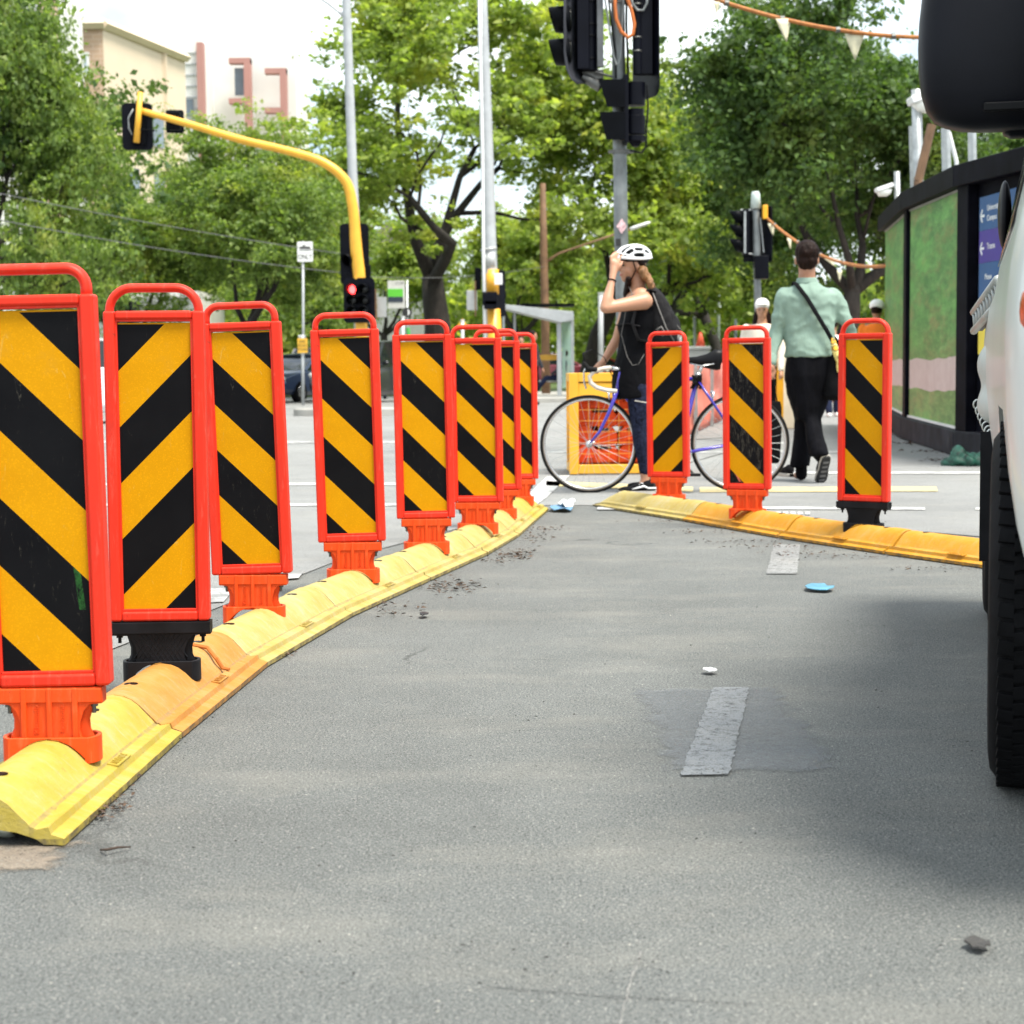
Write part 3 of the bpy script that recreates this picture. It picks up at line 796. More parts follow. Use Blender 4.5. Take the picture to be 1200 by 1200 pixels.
# right vehicle head: big dark rounded backboard and the tube of its housing
b_ = board(.60, 2.6, .10, .015, Vector((.36, -.93, 0)), D(756.5, -40.5, dC+.05))
b_.build('backboard', M['housing'], root, world=True, bevel=.004)
mb = MB(); a, b = D(747, 88, dC-.18), D(744, -150, dC-.18); mb.tube([a, b], [.042, .042], 14)
mb.box(D(756, -40, dC-.12), (.14, .10, 2.1)); mb.build('lantern_housing', M['housing'], root, world=True, bevel=.01)
for y in (5, 44, 60):
    mb = MB(); mb.cyl(D(746.5, y-.8, dC-.18), D(746.5, y+.8, dC-.18), .046, n=14); mb.build('housing_rib', M['bolt'], root, world=True, smooth=True)
mb = MB(); mb.tube(wpts([(722, -20), (720.5, 5), (722, 22), (728, 37), (736, 44), (742, 40), (743.5, 28), (740, 12), (735, -2), (734, -25)], dC-.24), .018, 10)
mb.build('orange_cable', simple('orange_cable', (.50, .13, .02), .45, var=.1), root, world=True, smooth=True)
mb = MB(); mb.tube(wpts([(706, -20), (711, 12), (716, 45), (719, 65), (722, 76), (726, 74), (727.5, 60), (729, 30), (731, -10)], dC-.2), .010, 8)
mb.tube(wpts([(738, -10), (741, 4), (747, 12), (754, 12), (758, 4), (759, -14)], dC-.24), .013, 8)
mb.build('grey_cable', M['grey_pole'], root, world=True, smooth=True)
mb = MB(); mb.tube(wpts([(734.5, -20), (734, 30), (735.5, 60), (736, 94)], dC-.1), .012, 8); mb.tube(wpts([(712, -10), (717, 30), (721, 60), (722, 92)], dC-.15), .010, 8)
mb.build('black_cable', M['black'], root, world=True, smooth=True)
t = MB(); c = D(728.6, 265, dC-.078); s_ = .075
t.add([c+Vector((0, -.004, s_)), c+Vector((s_*.7, -.002, 0)), c+Vector((0, -.004, -s_)), c+Vector((-s_*.7, -.002, 0)), c+Vector((0, -.001, 0))], [(0, 1, 2, 3)])
t.build('sticker', simple('pink_white_sticker', (.7, .45, .47), .5, var=.3, vs=40), root, world=True, solid=.002)
t = MB(); t.box(D(724.5, 284, dC-.077), (.05, .004, .07)); t.build('sticker', M['ink'], root, world=True)

# ---- yellow mast arm
dY = 35.0
bY = base_of(424, 460, dY)
root = empty('mast_arm_signal', bY, 0, 'yellow curved mast arm over the road with a red signal lit at its post', 'traffic light')
pts = [(428, 474), (424, 400), (421.5, 330), (417.5, 292), (415.5, 262), (413, 240), (408, 218), (399, 205), (385, 194), (366, 185), (330, 175), (280, 163), (220, 145), (164, 129.5)]
rr = [.12]*4+[.105]*2+[.10, .095, .09, .085, .08, .078, .07, .062]
sm = []
P3 = wpts(pts, dY)
for i in range(len(P3)-1):
    p0, p1, p2, p3 = P3[max(i-1, 0)], P3[i], P3[i+1], P3[min(i+2, len(P3)-1)]
    for k in range(5):
        u = k/5; sm.append((.5*((2*p1)+(-p0+p2)*u+(2*p0-5*p1+4*p2-p3)*u*u+(-p0+3*p1-3*p2+p3)*u**3), rr[i]+(rr[min(i+1, len(rr)-1)]-rr[i])*u))
sm.append((P3[-1], rr[-1]))
mb = MB(); mb.tube([s[0] for s in sm], [s[1] for s in sm], 16); mb.build('mast', M['yellow_pole'], root, world=True, smooth=True)
mb = MB(); mb.tube(wpts([(164.5, 108), (160, 167)], dY-.1), [.052, .060], 14); mb.build('drop_pole', M['yellow_pole'], root, world=True, smooth=True)
board(.60, .92, .09, .02, (1, .1, 0), D(161, 148.5, dY+.15)).build('backboard', M['housing'], root, world=True, bevel=.004)
mb = MB(); mb.box(D(157, 148, dY+.05), (.10, .1, .72)); mb.box(D(168, 148, dY+.05), (.10, .12, .72)); mb.cyl(D(158, 151.5, dY-.1), D(181, 153, dY-.1), .02); mb.build('bracket', M['visor'], root, world=True)
mb = MB(); mb.tube(wpts([(156, 128), (150.5, 138), (151, 150), (155, 158)], dY), .012, 6); mb.build('cable', M['steel'], root, world=True, smooth=True)
board(.36, .46, .05, .02, (1, .1, 0), D(205, 142.5, dY+.5)).build('backboard', M['housing'], root, world=True, bevel=.004)
mb = MB(); mb.box(D(205, 142, dY+.35), (.24, .2, .36)); mb.cyl(D(205, 140, dY), D(205, 140, dY+.4), .03); mb.build('lantern_housing', M['visor'], root, world=True, bevel=.02)
# upper dark board with one visor towards us, behind the mast
board(.58, 1.22, .09, .02, (1, .05, 0), D(415.5, 298, dY+.35)).build('backboard', M['housing'], root, world=True, bevel=.004)
mb = MB(); mb.box(D(415, 330, dY+.2), (.30, .25, .36)); mb.box(D(431, 318, dY+.3), (.12, .03, .26)); mb.build('lantern_housing', M['housing'], root, world=True, bevel=.02)
c = D(415, 306, dY+.2)
hood(c, .13, .34, (-.55, -.83, 0)).build('visor', M['visor'], root, world=True, solid=.006, smooth=True)
mb = MB(); mb.ell(c, (.12, .12, .12)); mb.build('lens', M['dark_lens'], root, world=True, smooth=True)
lr = root
lantern(lr, D(421, 352, dY-.25), (-.18, -1, 0), 3, r=.095, pitch=.215, cols=2, lit=(0, 1), boardw=.64, margin=.12)
mb = MB(); mb.box(D(420, 326, dY-.1), (.12, .3, .04)); mb.build('bracket', M['yellow_pole'], root, world=True)
mb = MB(); mb.box(D(447.5, 360, dY+.2), (.19, .02, .40)); mb.build('small_sign', M['sign_grey'], root, world=True, bevel=.005)
mb = MB(); mb.box(D(440.5, 357, dY+.1), (.03, .02, .62)); mb.build('bracket', M['wood_pole'], root, world=True)

# ---- tall pale light poles
def light_pole(pix, dist, radii, label, arm=None, lamp=None, mat=None, extra=None, cat='street light', name='street_light'):
    b = base_of(pix[0][0], 450, dist); root = empty(name, b, 0, label, cat)
    pts = [D(x, y, dist) for x, y in pix]; pts[0].z = 0
    mb = MB(); mb.tube(pts, radii, 16); mb.build('pole', mat or M['pale_pole'], root, world=True, smooth=True)
    mb = MB(); mb.cyl(Vector((pts[0].x, dist, 0)), Vector((pts[0].x, dist, .05)), radii[0]*2, n=12); mb.build('base_plate', mat or M['pale_pole'], root, world=True)
    if arm:
        a = [D(x, y, dist) for x, y in arm]; mb = MB(); mb.tube(a, [.05]+[.032]*(len(a)-1), 8); mb.build('arm', mat or M['pale_pole'], root, world=True, smooth=True)
        e = a[-1]; d = (a[-1]-a[-2]).normalized()
        mb = MB(); mb.tube([e-d*.05, e+d*.1, e+d*.5, e+d*.62], [(.04, .05), (.09, .06), (.09, .05), (.03, .03)], 12)
        hd_ = mb.build('lamp_head', M['white'], root, world=True, smooth=True)
    return root
light_pole([(424, 470), (418, 300), (413, 200), (409, 90), (405.5, -10), (402, -120)], 37.5, [.11, .105, .10, .095, .09, .08],
           'slender pale light pole rising behind the yellow mast arm', arm=[(405, 20), (396, 13), (385, 4), (360, -12)])
r_ = light_pole([(582, 474), (577, 390), (575.5, 340), (573.5, 280), (570, 160), (565, 0), (561, -120)], 40, [.17, .165, .16, .155, .145, .11, .10],
           'thick pale light pole with a yellow painted band near its foot')
mb = MB(); mb.tube(wpts([(576, 316), (576.6, 345)], 40), .172, 16); mb.tube(wpts([(577.4, 362), (580, 455)], 40), .178, 16); mb.build('yellow_band', M['yellow_pole'], r_, world=True, smooth=True)
mb = MB(); mb.tube(wpts([(569, 440), (566.5, 300), (565.5, 180), (563, 60), (562.5, 0)], 39.7), .035, 8); mb.build('conduit', M['white'], r_, world=True, smooth=True)
mb = MB(); mb.tube(wpts([(572.6, 291), (573, 293.5)], 40), .19, 16); mb.tube(wpts([(573.3, 296), (574, 314)], 40), .165, 16); mb.build('grey_band', M['sign_grey'], r_, world=True, smooth=True)
board(.30, 1.05, .08, .05, (.7, .7, 0), D(586, 344, 40)).build('backboard', M['housing'], r_, world=True, bevel=.01)
mb = MB(); mb.box(D(574, 350, 39.7), (.34, .2, .30)); mb.box(D(575, 357, 39.7), (.30, .2, .2)); mb.build('lantern_housing', M['housing'], r_, world=True, bevel=.02)
mb = MB(); mb.box(D(584, 327, 39.6), (.18, .08, .25)); mb.build('control_box', M['sign_white'], r_, world=True, bevel=.01)
mb = MB(); mb.box(D(560, 327, 40), (.14, .1, .5)); mb.build('signal_head', M['visor'], r_, world=True, bevel=.02)
mb = MB(); mb.box(D(553, 352, 40), (.24, .02, .45)); mb.build('small_sign', M['sign_grey'], r_, world=True, bevel=.01)
mb = MB(); mb.box(D(557, 350, 39.9), (.03, .03, .8)); mb.build('bracket', M['wood_pole'], r_, world=True)
mb = MB(); mb.tube(wpts([(562, 350), (562, 358), (565, 360), (567, 350)], 39.8), .012, 6); mb.build('cable', M['black'], r_, world=True, smooth=True)
light_pole([(640, 462), (638.6, 360), (637, 290), (636, 215)], 55, [.14, .13, .12, .09], 'brown tram pole with a long bracket arm, behind the bus shelter',
           arm=[(638, 308), (655, 297), (690, 285), (740, 268)], mat=M['wood_pole'], cat='tram pole', name='tram_pole')
light_pole([(735, 450), (734.5, 300), (734, 318)], 66, [.07, .07, .06], 'far street lamp whose arm shows just right of the helmet', arm=[(752, 313), (775, 307), (800, 301)])
light_pole([(789, 455), (788.5, 345), (788.5, 340)], 82, [.07, .07, .06], 'distant street lamp with arm among the trunks, left of the second signal pole', arm=[(788, 343), (815, 330), (840, 322)])
light_pole([(842, 455), (842, 345), (842, 335)], 96, [.08, .08, .06], 'farthest street lamp with a short arm, close to the second signal pole', arm=[(842, 340), (853, 335), (862, 333)])

# ---- second signal pole (right)
dS = 32.0
b = base_of(890, 460, dS)
root = empty('traffic_signal', b, 0, 'grey signal pole with a white antenna dome and amber box, left of the walking man', 'traffic light')
p0 = D(890, 450, dS); p0.z = 0
mb = MB(); mb.tube([p0]+wpts([(888.5, 380), (887.5, 330), (886, 250), (885.5, 243)], dS), [.066]*4+[.05], 16); mb.build('pole', M['grey_pole'], root, world=True, smooth=True)
mb = MB(); mb.tube(wpts([(885.6, 244.5), (885.4, 228), (885.3, 224.5)], dS), [.095, .08, .06], 16); mb.build('antenna_dome', simple('pale_mint_dome', (.5, .58, .54), .4, var=.05), root, world=True, smooth=True)
mb = MB(); mb.box(D(873.5, 272, dS), (.10, .18, .82)); mb.box(D(878, 276, dS+.1), (.22, .02, .95)); mb.build('lantern_housing', M['housing'], root, world=True, bevel=.02)
for y in (255, 271, 288):
    mb = MB(); c = D(866, y, dS); n = 18; vs = []
    for k in range(n):
        a = 2*math.pi*k/n; vs += [c+Vector((.06, math.cos(a)*.12, math.sin(a)*.125)), c+Vector((-.10-.07*math.sin(a), math.cos(a)*.105, math.sin(a)*.11+.01))]
    mb.add(vs, [(2*k, 2*k+1, (2*k+3) % (2*n), (2*k+2) % (2*n)) for k in range(n)]); mb.build('visor', M['visor'], root, world=True, solid=.008, smooth=True)
board(.45, 1.0, .06, .02, (.55, -.83, 0), D(895, 275, dS+.1)).build('backboard', M['housing'], root, world=True)
mb = MB(); mb.box(D(873, 272, dS-.11), (.035, .02, .75)); mb.cyl(D(868, 246, dS), D(886, 246, dS), .014); mb.cyl(D(870, 297, dS), D(886, 298, dS), .014); mb.build('bracket', M['steel'], root, world=True)
mb = MB(); mb.box(D(891.5, 307, dS-.05), (.26, .24, .22)); mb.box(D(892, 320, dS-.05), (.25, .24, .21)); mb.build('pedestrian_lantern', M['housing'], root, world=True, bevel=.012)
mb = MB(); mb.box(D(896.5, 248.5, dS-.1), (.09, .12, .25)); mb.build('amber_box', M['yellow_box'], root, world=True, bevel=.015)
mb = MB(); mb.tube(wpts([(891, 255), (893, 275), (895, 296)], dS-.12), .008, 6); mb.build('cable', M['steel'], root, world=True)

# ---- bunting ropes
M['rope'] = simple('orange_rope', (.40, .15, .035), .7, var=.2, vs=14)
M['flag'] = simple('cream_flag', (.62, .58, .40), .6, var=.08, vs=8)
def bunting(pts3, r, flags, label):
    root = empty('bunting', pts3[0], 0, label, 'bunting', None)
    mb = MB(); mb.tube(pts3, r, 8); mb.build('rope', M['rope'], root, world=True, smooth=True)
    for p in pts3[1:-1:3]:
        mb = MB(); mb.tube([p+Vector((-.02, 0, 0)), p+Vector((.02, 0, 0))], r*1.5, 8); mb.build('rope_tie', M['bolt'], root, world=True)
    for (c, w, h, dx, rot) in flags:
        mb = MB(); c = Vector(c); cr, sr = math.cos(rot), math.sin(rot)
        rows = []
        for i in range(5):
            u = i/4; ww = w*(1-u*.97)
            rows.append([c+Vector((cr*(k/4-.5)*ww+dx*u, sr*(k/4-.5)*ww+.012*math.sin(k*1.7+i), -h*u)) for k in range(5)])
        mb.grid(rows); mb.build('flag', M['flag'], root, world=True, smooth=True, solid=.002)
    return root
def bez(a, b, sagpx, d0, d1, n=16):
    out = []
    for i in range(n+1):
        u = i/n; x = a[0]+(b[0]-a[0])*u; y = a[1]+(b[1]-a[1])*u+sagpx*4*u*(1-u)
        out.append(D(x, y, d0+(d1-d0)*u))
    return out
rp = bez((765, -30), (1112, 44), 20, 17.6, 17.0)
bunting(rp, .020, [(D(918, 22, 17.3), .17, .22, .03, .3), (D(1002, 39, 17.2), .20, .25, 0, -.1), (D(1091, 44, 17.1), .20, .22, .03, .2), (D(840, 2, 17.4), .08, .12, 0, .5)],
        'orange bunting rope with cream flags strung high across the top right')
rp = bez((899, 256), (1042, 311), 19, dS-.1, 25.0)
bunting(rp, .026, [(D(904, 262, 31.6), .14, .22, .03, .2), (D(925, 279, 31), .11, .2, .02, .5), (D(971, 303, 29), .15, .13, .10, .2), (D(984, 317, 28.6), .10, .18, 0, .2)],
        'orange bunting rope with cream flags sagging behind the walking man')

# ---- signs
def sign_post(px, ytop, dist, label, name='street_sign', mat=None, cat='sign'):
    b = base_of(px, 450, dist); root = empty(name, b, 0, label, cat)
    t_ = D(px, ytop, dist); mb = MB(); mb.tube([b, Vector((t_.x, t_.y, t_.z))], .035, 10); mb.build('post', mat or M['pale_pole'], root, world=True, smooth=True)
    return root
k = F
def spx(d): return d/F            # metres per photo pixel
d = 46; root = sign_post(355, 283, d, 'white tram only sign on a pale post, left of the red signal')
c = D(357.5, 295, d-.05)
mb = MB(); mb.box(c, (18*spx(d), .02, 23*spx(d))); mb.build('sign_board', M['sign_white'], root, world=True, bevel=.004)
text_obj('ONLY', 8*spx(d), M['ink'], root, tuple(c-world_loc(root)+Vector((0, -.014, -6*spx(d)))), (math.pi/2, 0, 0), 'sign_lettering', .001, sx=.75)
mb = MB(); s = spx(d); mb.box(c+Vector((0, -.013, 4.5*s)), (12*s, .004, 2.8*s)); mb.box(c+Vector((-1*s, -.013, 7*s)), (3*s, .004, 1.5*s)); mb.box(c+Vector((0, -.013, 1.6*s)), (14*s, .004, .6*s)); mb.build('tram_symbol', M['ink'], root, world=True)
mb = MB(); mb.cyl(D(350, 395, d), D(358, 395, d), .05); mb.build('fitting', M['pale_pole'], root, world=True)
d = 45.6; root = sign_post(354.5, 392, d, 'small yellow roadwork sign with black words above the dark blue car')
c = D(354.5, 405, d-.06)
mb = MB(); mb.box(c, (11.5*spx(d), .02, 17*spx(d))); mb.build('sign_board', simple('amber_sign', (.80, .45, .04), .5, var=.05), root, world=True, bevel=.004)
text_obj('END\nROAD\nWORK', 4.6*spx(d), M['ink'], root, tuple(c-world_loc(root)+Vector((0, -.014, 0))), (math.pi/2, 0, 0), 'sign_lettering', .001, sx=.8)
d = 50; root = sign_post(477, 328, d, 'tall tram stop sign with a green band and a round black sign below', mat=M['steel'])
c = D(464.5, 345, d-.03); s = spx(d)
mb = MB(); mb.box(c, (20*s, .04, 32*s)); mb.build('sign_board', simple('pale_stop_sign', (.55, .54, .50), .5, var=.05), root, world=True, bevel=.004)
mb = MB(); mb.box(c+Vector((-1*s, -.012, 1.8*s)), (17.5*s, .04, 9*s)); mb.build('green_band', simple('green_sign_band', (.10, .48, .03), .5, var=.05), root, world=True)
mb = MB(); mb.box(c+Vector((-1*s, -.012, -6*s)), (17.5*s, .04, 6*s)); mb.build('dark_band', simple('dark_sign_band', (.02, .03, .05), .4, var=.05), root, world=True)
text_obj('STOP', 4*s, M['ink'], root, tuple(c-world_loc(root)+Vector((4*s, -.022, 12.5*s))), (math.pi/2, 0, 0), 'sign_lettering', .001)
mb = MB(); c = D(477, 366, d-.12); mb.tube([c+Vector((0, .02, 0)), c+Vector((0, -.02, 0))], 5.6*s, 24); mb.build('round_sign', M['ink'], root, world=True)
mb = MB(); poly = []
for i in range(13):
    a = -math.pi/2+math.pi*i/12; poly.append((3.3*s*math.cos(a), 3.3*s*math.sin(a)))
for i in range(13):
    a = math.pi/2-math.pi*i/12; poly.append((1.4*s*math.cos(a)-.1*s, 3.2*s*math.sin(a)))
mb.add([c+Vector((x, -.024, z)) for x, z in poly], [tuple(range(len(poly)))]); mb.build('white_crescent', M['sign_white'], root, world=True, solid=.004)
mb = MB(); mb.tube(wpts([(478, 384), (479, 396)], d), .06, 10); mb.build('green_sleeve', simple('green_sleeve', (.08, .4, .08), .5), root, world=True)

# ---- bus shelter
d = 50.0; s = spx(d)
b = base_of(652, 460, d, .13)
root = empty('tram_shelter', b, 0, 'pale grey glazed tram shelter with a flat roof, left of a thick tree trunk', 'shelter')
mb = MB()
for x, dd in ((655, 0), (670.5, .9)): 
    t_ = D(x, 368, d+dd); mb.box((t_.x, t_.y, (t_.z+.13)/2), (.13 if dd == 0 else .09, .12, t_.z-.13))
for x, dd in ((603, 1.0), (590, 0)):
    t_ = D(x, 366, d+dd); mb.box((t_.x, t_.y, (t_.z+.13)/2), (.07, .07, t_.z-.13))
mb.build('frame', M['pale_pole'], root, world=True, bevel=.01)
a, e = D(592, 361, d-.2), D(672, 366, d-.2)
mb = MB(); mb.prism([(a.x, a.z-.02), (e.x-.38, e.z-.28), (e.x, e.z-.22), (e.x, e.z+.02), (a.x, a.z+.10)], d-.25, d+1.3, 'y'); mb.build('roof', M['pale_pole'], root, world=True, bevel=.01)
mb = MB(); mb.box(D(640, 358, d+.5), (1.6, 1.0, .07)); mb.box(D(618, 357.5, d+.4), (.06, .06, .12)); mb.box(D(652, 356, d+.3), (.05, .05, .2)); mb.build('roof_tray', M['visor'], root, world=True)
t = NT('green_tinted_glass'); t.base((.42, .62, .55)); t.b.inputs['Alpha'].default_value = .5; M['glass_green'] = t.set(.15)
mb = MB(); q0 = D(658.5, 372, d); q1 = D(669, 374, d+.85)
mb.add([(q0.x, q0.y, .35), (q1.x, q1.y, .35), (q1.x, q1.y, q1.z), (q0.x, q0.y, q0.z)], [(0, 1, 2, 3)]); mb.build('glass_pane', M['glass_green'], root, world=True, solid=.012)
mb = MB(); mb.box(D(640, 446.5, d+.5), (1.1, .35, .05)); mb.box(D(628, 452, d+.5), (.05, .2, .32)); mb.build('bench', M['steel'], root, world=True)
mb = MB(); mb.box(D(643, 419, d+.9), (1.0, .04, .16)); mb.build('yellow_rail', M['yellow_pole'], root, world=True)

# ---- hoarding
M['hoard'] = simple('black_painted_timber', (.006, .006, .010), .6, var=.35, vs=3, bump=.1, bs=12, spec=.04)
M['hoard_base'] = simple('dusty_black_plinth', (.022, .023, .030), .7, var=.4, vs=3, dirt=.45, spec=.15)
t = NT('grass_print'); co = t.coord()
cf = t.coord('Object', (.22, .22, 1)); g = t.noise(cf, 14, 8, .95); g2 = t.noise(cf, 3.6, 7, .75)
col = t.ramp(g, [(.36, (.018, .08, .02)), (.5, (.075, .24, .05)), (.62, (.23, .40, .13))])
col = t.mix(col, (.27, .19, .07), t.ramp(g2, [(.48, 0.0), (.66, .75)]))
col = t.mix(col, (.035, .17, .03), t.ramp(t.noise(cf, 6, 8, .85), [(.48, 0.0), (.62, .85)]))
col = t.mix(col, (.17, .52, .10), t.ramp(t.noise(cf, 2.4, 6, .75), [(.5, 0.0), (.68, .6)]))
sp = t.n('ShaderNodeSeparateXYZ'); t.l(co, sp.inputs[0]); z = sp.outputs[2]
wav = t.math('MULTIPLY', t.math('SUBTRACT', t.noise(t.coord('Object', (.7, .7, 0)), 1, 2), .5), .16)
zz = t.math('ADD', z, wav)
band = t.math('MULTIPLY', t.math('GREATER_THAN', zz, .60), t.math('LESS_THAN', zz, .93))
pk = t.ramp(t.noise(co, 4, 7, .8), [(.3, (.46, .34, .32)), (.6, (.56, .45, .42))])
pk = t.mix(pk, (.25, .16, .15), t.ramp(t.noise(t.coord('Object', (3, 3, 9)), 1.8, 6, .7), [(.64, 0.0), (.70, .7)]))
col = t.mix(col, pk, band); t.base(col); M['grass_print'] = t.set(.45)
V = []
for px, yb, dd, zb, zt in ((1037, 495, 25.3, .06, 2.98), (1065, 520, 20.4, .02, 2.84), (1128, 540, 16.5, 0, 2.70), (1240, 560, 14.2, 0, 2.64)):
    q = D(px, yb, dd); V.append((q.x, q.y, zb, zt))
base = Vector((V[2][0], V[2][1], 0))
root = empty('hoarding', base, 0, 'black site hoarding clad with grass print panels and a direction board, behind the truck', 'hoarding')
def strip(i, j, u0, u1, z0, z1, off, thick, name, mat, parent=None, par=root, bev=0):
    A, B = V[i], V[j]; a = Vector((A[0], A[1], 0)); b_ = Vector((B[0], B[1], 0)); d_ = (b_-a).normalized(); nrm = Vector((-d_.y, d_.x, 0))
    if nrm.dot(-a) < 0: nrm = -nrm
    mb = MB(); vs = []
    for u in (u0, u1):
        p = a.lerp(b_, u)
        def zz(q): return (A[2]+(B[2]-A[2])*u)+q[0] if q[1] == 'b' else (A[3]+(B[3]-A[3])*u)+q[0]
        for q in (z0, z1):
            for o_ in (off, off+thick): vs.append(p+nrm*o_+Vector((0, 0, zz(q))))
    mb.add(vs, [(0, 1, 3, 2), (4, 6, 7, 5), (0, 4, 5, 1), (2, 3, 7, 6), (0, 2, 6, 4), (1, 5, 7, 3)])
    return mb.build(name, mat, par, world=True, bevel=bev)
for i in (0, 1, 2):
    strip(i, i+1, -.01, 1.01, (0, 'b'), (0, 't'), -.12, .10, 'wall_panel', M['hoard'])
    strip(i, i+1, -.01, 1.01, (-.19, 't'), (.01, 't'), -.14, .26, 'top_beam', M['hoard'], bev=.01)
    strip(i, i+1, -.01, 1.01, (0, 'b'), (.24, 'b'), -.02, .12, 'plinth', M['hoard_base'], bev=.01)
strip(0, 1, .01, .90, (.27, 'b'), (-.215, 't'), -.015, .03, 'grass_print_sheet', M['grass_print'])
strip(1, 2, .03, .965, (.27, 'b'), (-.215, 't'), -.015, .03, 'grass_print_sheet', M['grass_print'])
for i, u0, u1 in ((0, .02, .90), (1, .03, .965)):
    strip(i, i+1, u0, u1, (.245, 'b'), (.268, 'b'), -.01, .045, 'pale_trim', M['white'])
    strip(i, i+1, u0, u1, (-.213, 't'), (-.194, 't'), -.01, .04, 'pale_trim', M['concrete'])
strip(0, 1, .91, 1.0, (.1, 'b'), (-.1, 't'), -.02, .07, 'post', M['hoard'], bev=.01)
strip(1, 2, .968, 1.0, (.05, 'b'), (-.1, 't'), -.02, .06, 'post', M['hoard'], bev=.01)
strip(2, 3, 0, .13, (.05, 'b'), (-.1, 't'), -.02, .10, 'post', M['hoard'], bev=.01)
# direction board on the last bay
A, B = Vector((V[2][0], V[2][1], 0)), Vector((V[3][0], V[3][1], 0)); dd_ = (B-A).normalized(); nn = Vector((-dd_.y, dd_.x, 0)); nn = nn if nn.dot(-A) > 0 else -nn
ang = math.atan2(dd_.y, dd_.x)
c0 = A+dd_*.50
sr = empty('direction_board', c0+nn*.02, ang, 'blue, purple and yellow direction board with white arrows, fixed to the black hoarding', 'sign')
M['s_blue'] = simple('board_blue', (.012, .075, .22), .4, var=.05); M['s_purple'] = simple('board_purple', (.045, .020, .24), .4, var=.05); M['s_yellow'] = simple('board_yellow', (.78, .60, .05), .4, var=.05)
for nm, z0, z1, m_ in (('blue_field', 2.06, 2.36, 's_blue'), ('purple_field', 1.77, 2.058, 's_purple'), ('blue_field', 1.45, 1.768, 's_blue'), ('yellow_field', .95, 1.448, 's_yellow')):
    mb = MB(); mb.box((.45, -.01, (z0+z1)/2), (.9, .02, z1-z0)); mb.build(nm, M[m_], sr)
def arrow(z):
    mb = MB()
    for a_, b_ in (((.03, z), (.13, z)), ((.03, z), (.08, z+.055)), ((.03, z), (.08, z-.055))):
        p, q = Vector((a_[0], -.022, a_[1])), Vector((b_[0], -.022, b_[1])); v_ = (q-p).normalized(); w_ = Vector((-v_.z, 0, v_.x))*.010
        mb.add([p+w_, q+w_, q-w_, p-w_, p+w_+Vector((0, .004, 0)), q+w_+Vector((0, .004, 0)), q-w_+Vector((0, .004, 0)), p-w_+Vector((0, .004, 0))], [(0, 1, 2, 3), (4, 7, 6, 5), (0, 4, 5, 1), (1, 5, 6, 2), (2, 6, 7, 3), (3, 7, 4, 0)])
    mb.build('white_arrow', M['sign_white'], sr)
arrow(2.19); arrow(1.90)
text_obj('University', .075, M['sign_white'], sr, (.20, -.0215, 2.25), (math.pi/2, 0, 0), 'lettering', .001, 'LEFT')
text_obj('Campus', .075, M['sign_white'], sr, (.20, -.0215, 2.16), (math.pi/2, 0, 0), 'lettering', .001, 'LEFT')
text_obj('Trams', .08, M['sign_white'], sr, (.20, -.0215, 1.91), (math.pi/2, 0, 0), 'lettering', .001, 'LEFT')
text_obj('Please', .07, M['sign_white'], sr, (.16, -.0215, 1.64), (math.pi/2, 0, 0), 'lettering', .001, 'LEFT')
# floodlights and steel props behind the hoarding
def flood(px, py, dd, s_, label, pole):
    c = D(px, py, dd); root = empty('floodlight', Vector((D(*pole[0], dd).x, dd+.0, 0)), 0, label, 'floodlight')
    pp = [D(x, y, dd) for x, y in pole]; bb = Vector((pp[0].x, dd, 0.02))
    mb = MB(); mb.tube([bb]+pp, .055*s_+.01, 10); mb.build('pole', M['steel'], root, world=True, smooth=True)
    mb = MB(); rot = Matrix.Rotation(R(-18), 3, 'Y')
    mb.box(c, (.42*s_, .3*s_, .10*s_), M=rot); mb.build('lamp_body', M['white'], root, world=True, bevel=.02*s_)
    mb = MB(); mb.loft([(c+Vector((-.02, 0, -.20*s_)), .10*s_, .08*s_), (c+Vector((0, 0, -.14*s_)), .16*s_, .12*s_), (c+Vector((0, 0, -.04*s_)), .19*s_, .13*s_)], 16, 3)
    mb.build('diffuser', M['lamp_glass'], root, world=True, smooth=True)
flood(1036, 220, 26.2, .62, 'small white floodlight fixed at the far end of the hoarding', [(1053, 300), (1051, 201)])
flood(1084, 113, 22.5, 1.0, 'large white floodlight on a steel pole just left of the truck mirror', [(1076, 220), (1074, 105)])
def prop(pts, dd, r, label, mat):
    root = empty('steel_prop', base_of(pts[0][0], 400, dd), 0, label, 'prop', None)
    mb = MB(); mb.tube([D(x, y, dd) for x, y in pts], r, 8); 
    if len(pts) == 2:
        b0 = D(*pts[0], dd); mb.tube([Vector((b0.x, dd, 0)), b0], r, 8)
    mb.build('shaft', mat, root, world=True)
    mb = MB(); q = base_of(pts[0][0], 400, dd); mb.box(q+Vector((0, 0, .02)), (.3, .3, .04)); mb.build('foot_plate', mat, root, world=True)
prop([(1074, 260), (1071, 148)], 23.5, .07, 'pale steel prop directly below the large floodlight', M['steel'])
prop([(1076, 212), (1092, 146)], 21.6, .055, 'slanting timber brace beside the large floodlight pole', M['wood_pole'])
prop([(1110, 230), (1108, 150)], 19.0, .05, 'pale steel prop below the middle of the truck mirror', M['steel'])
prop([(1121, 190), (1112, 155)], 18.6, .022, 'thin white slanting strut below the truck mirror', M['white'])
prop([(1140, 230), (1139, 150)], 18.6, .045, 'pale steel prop nearest the windscreen of the truck', M['steel'])
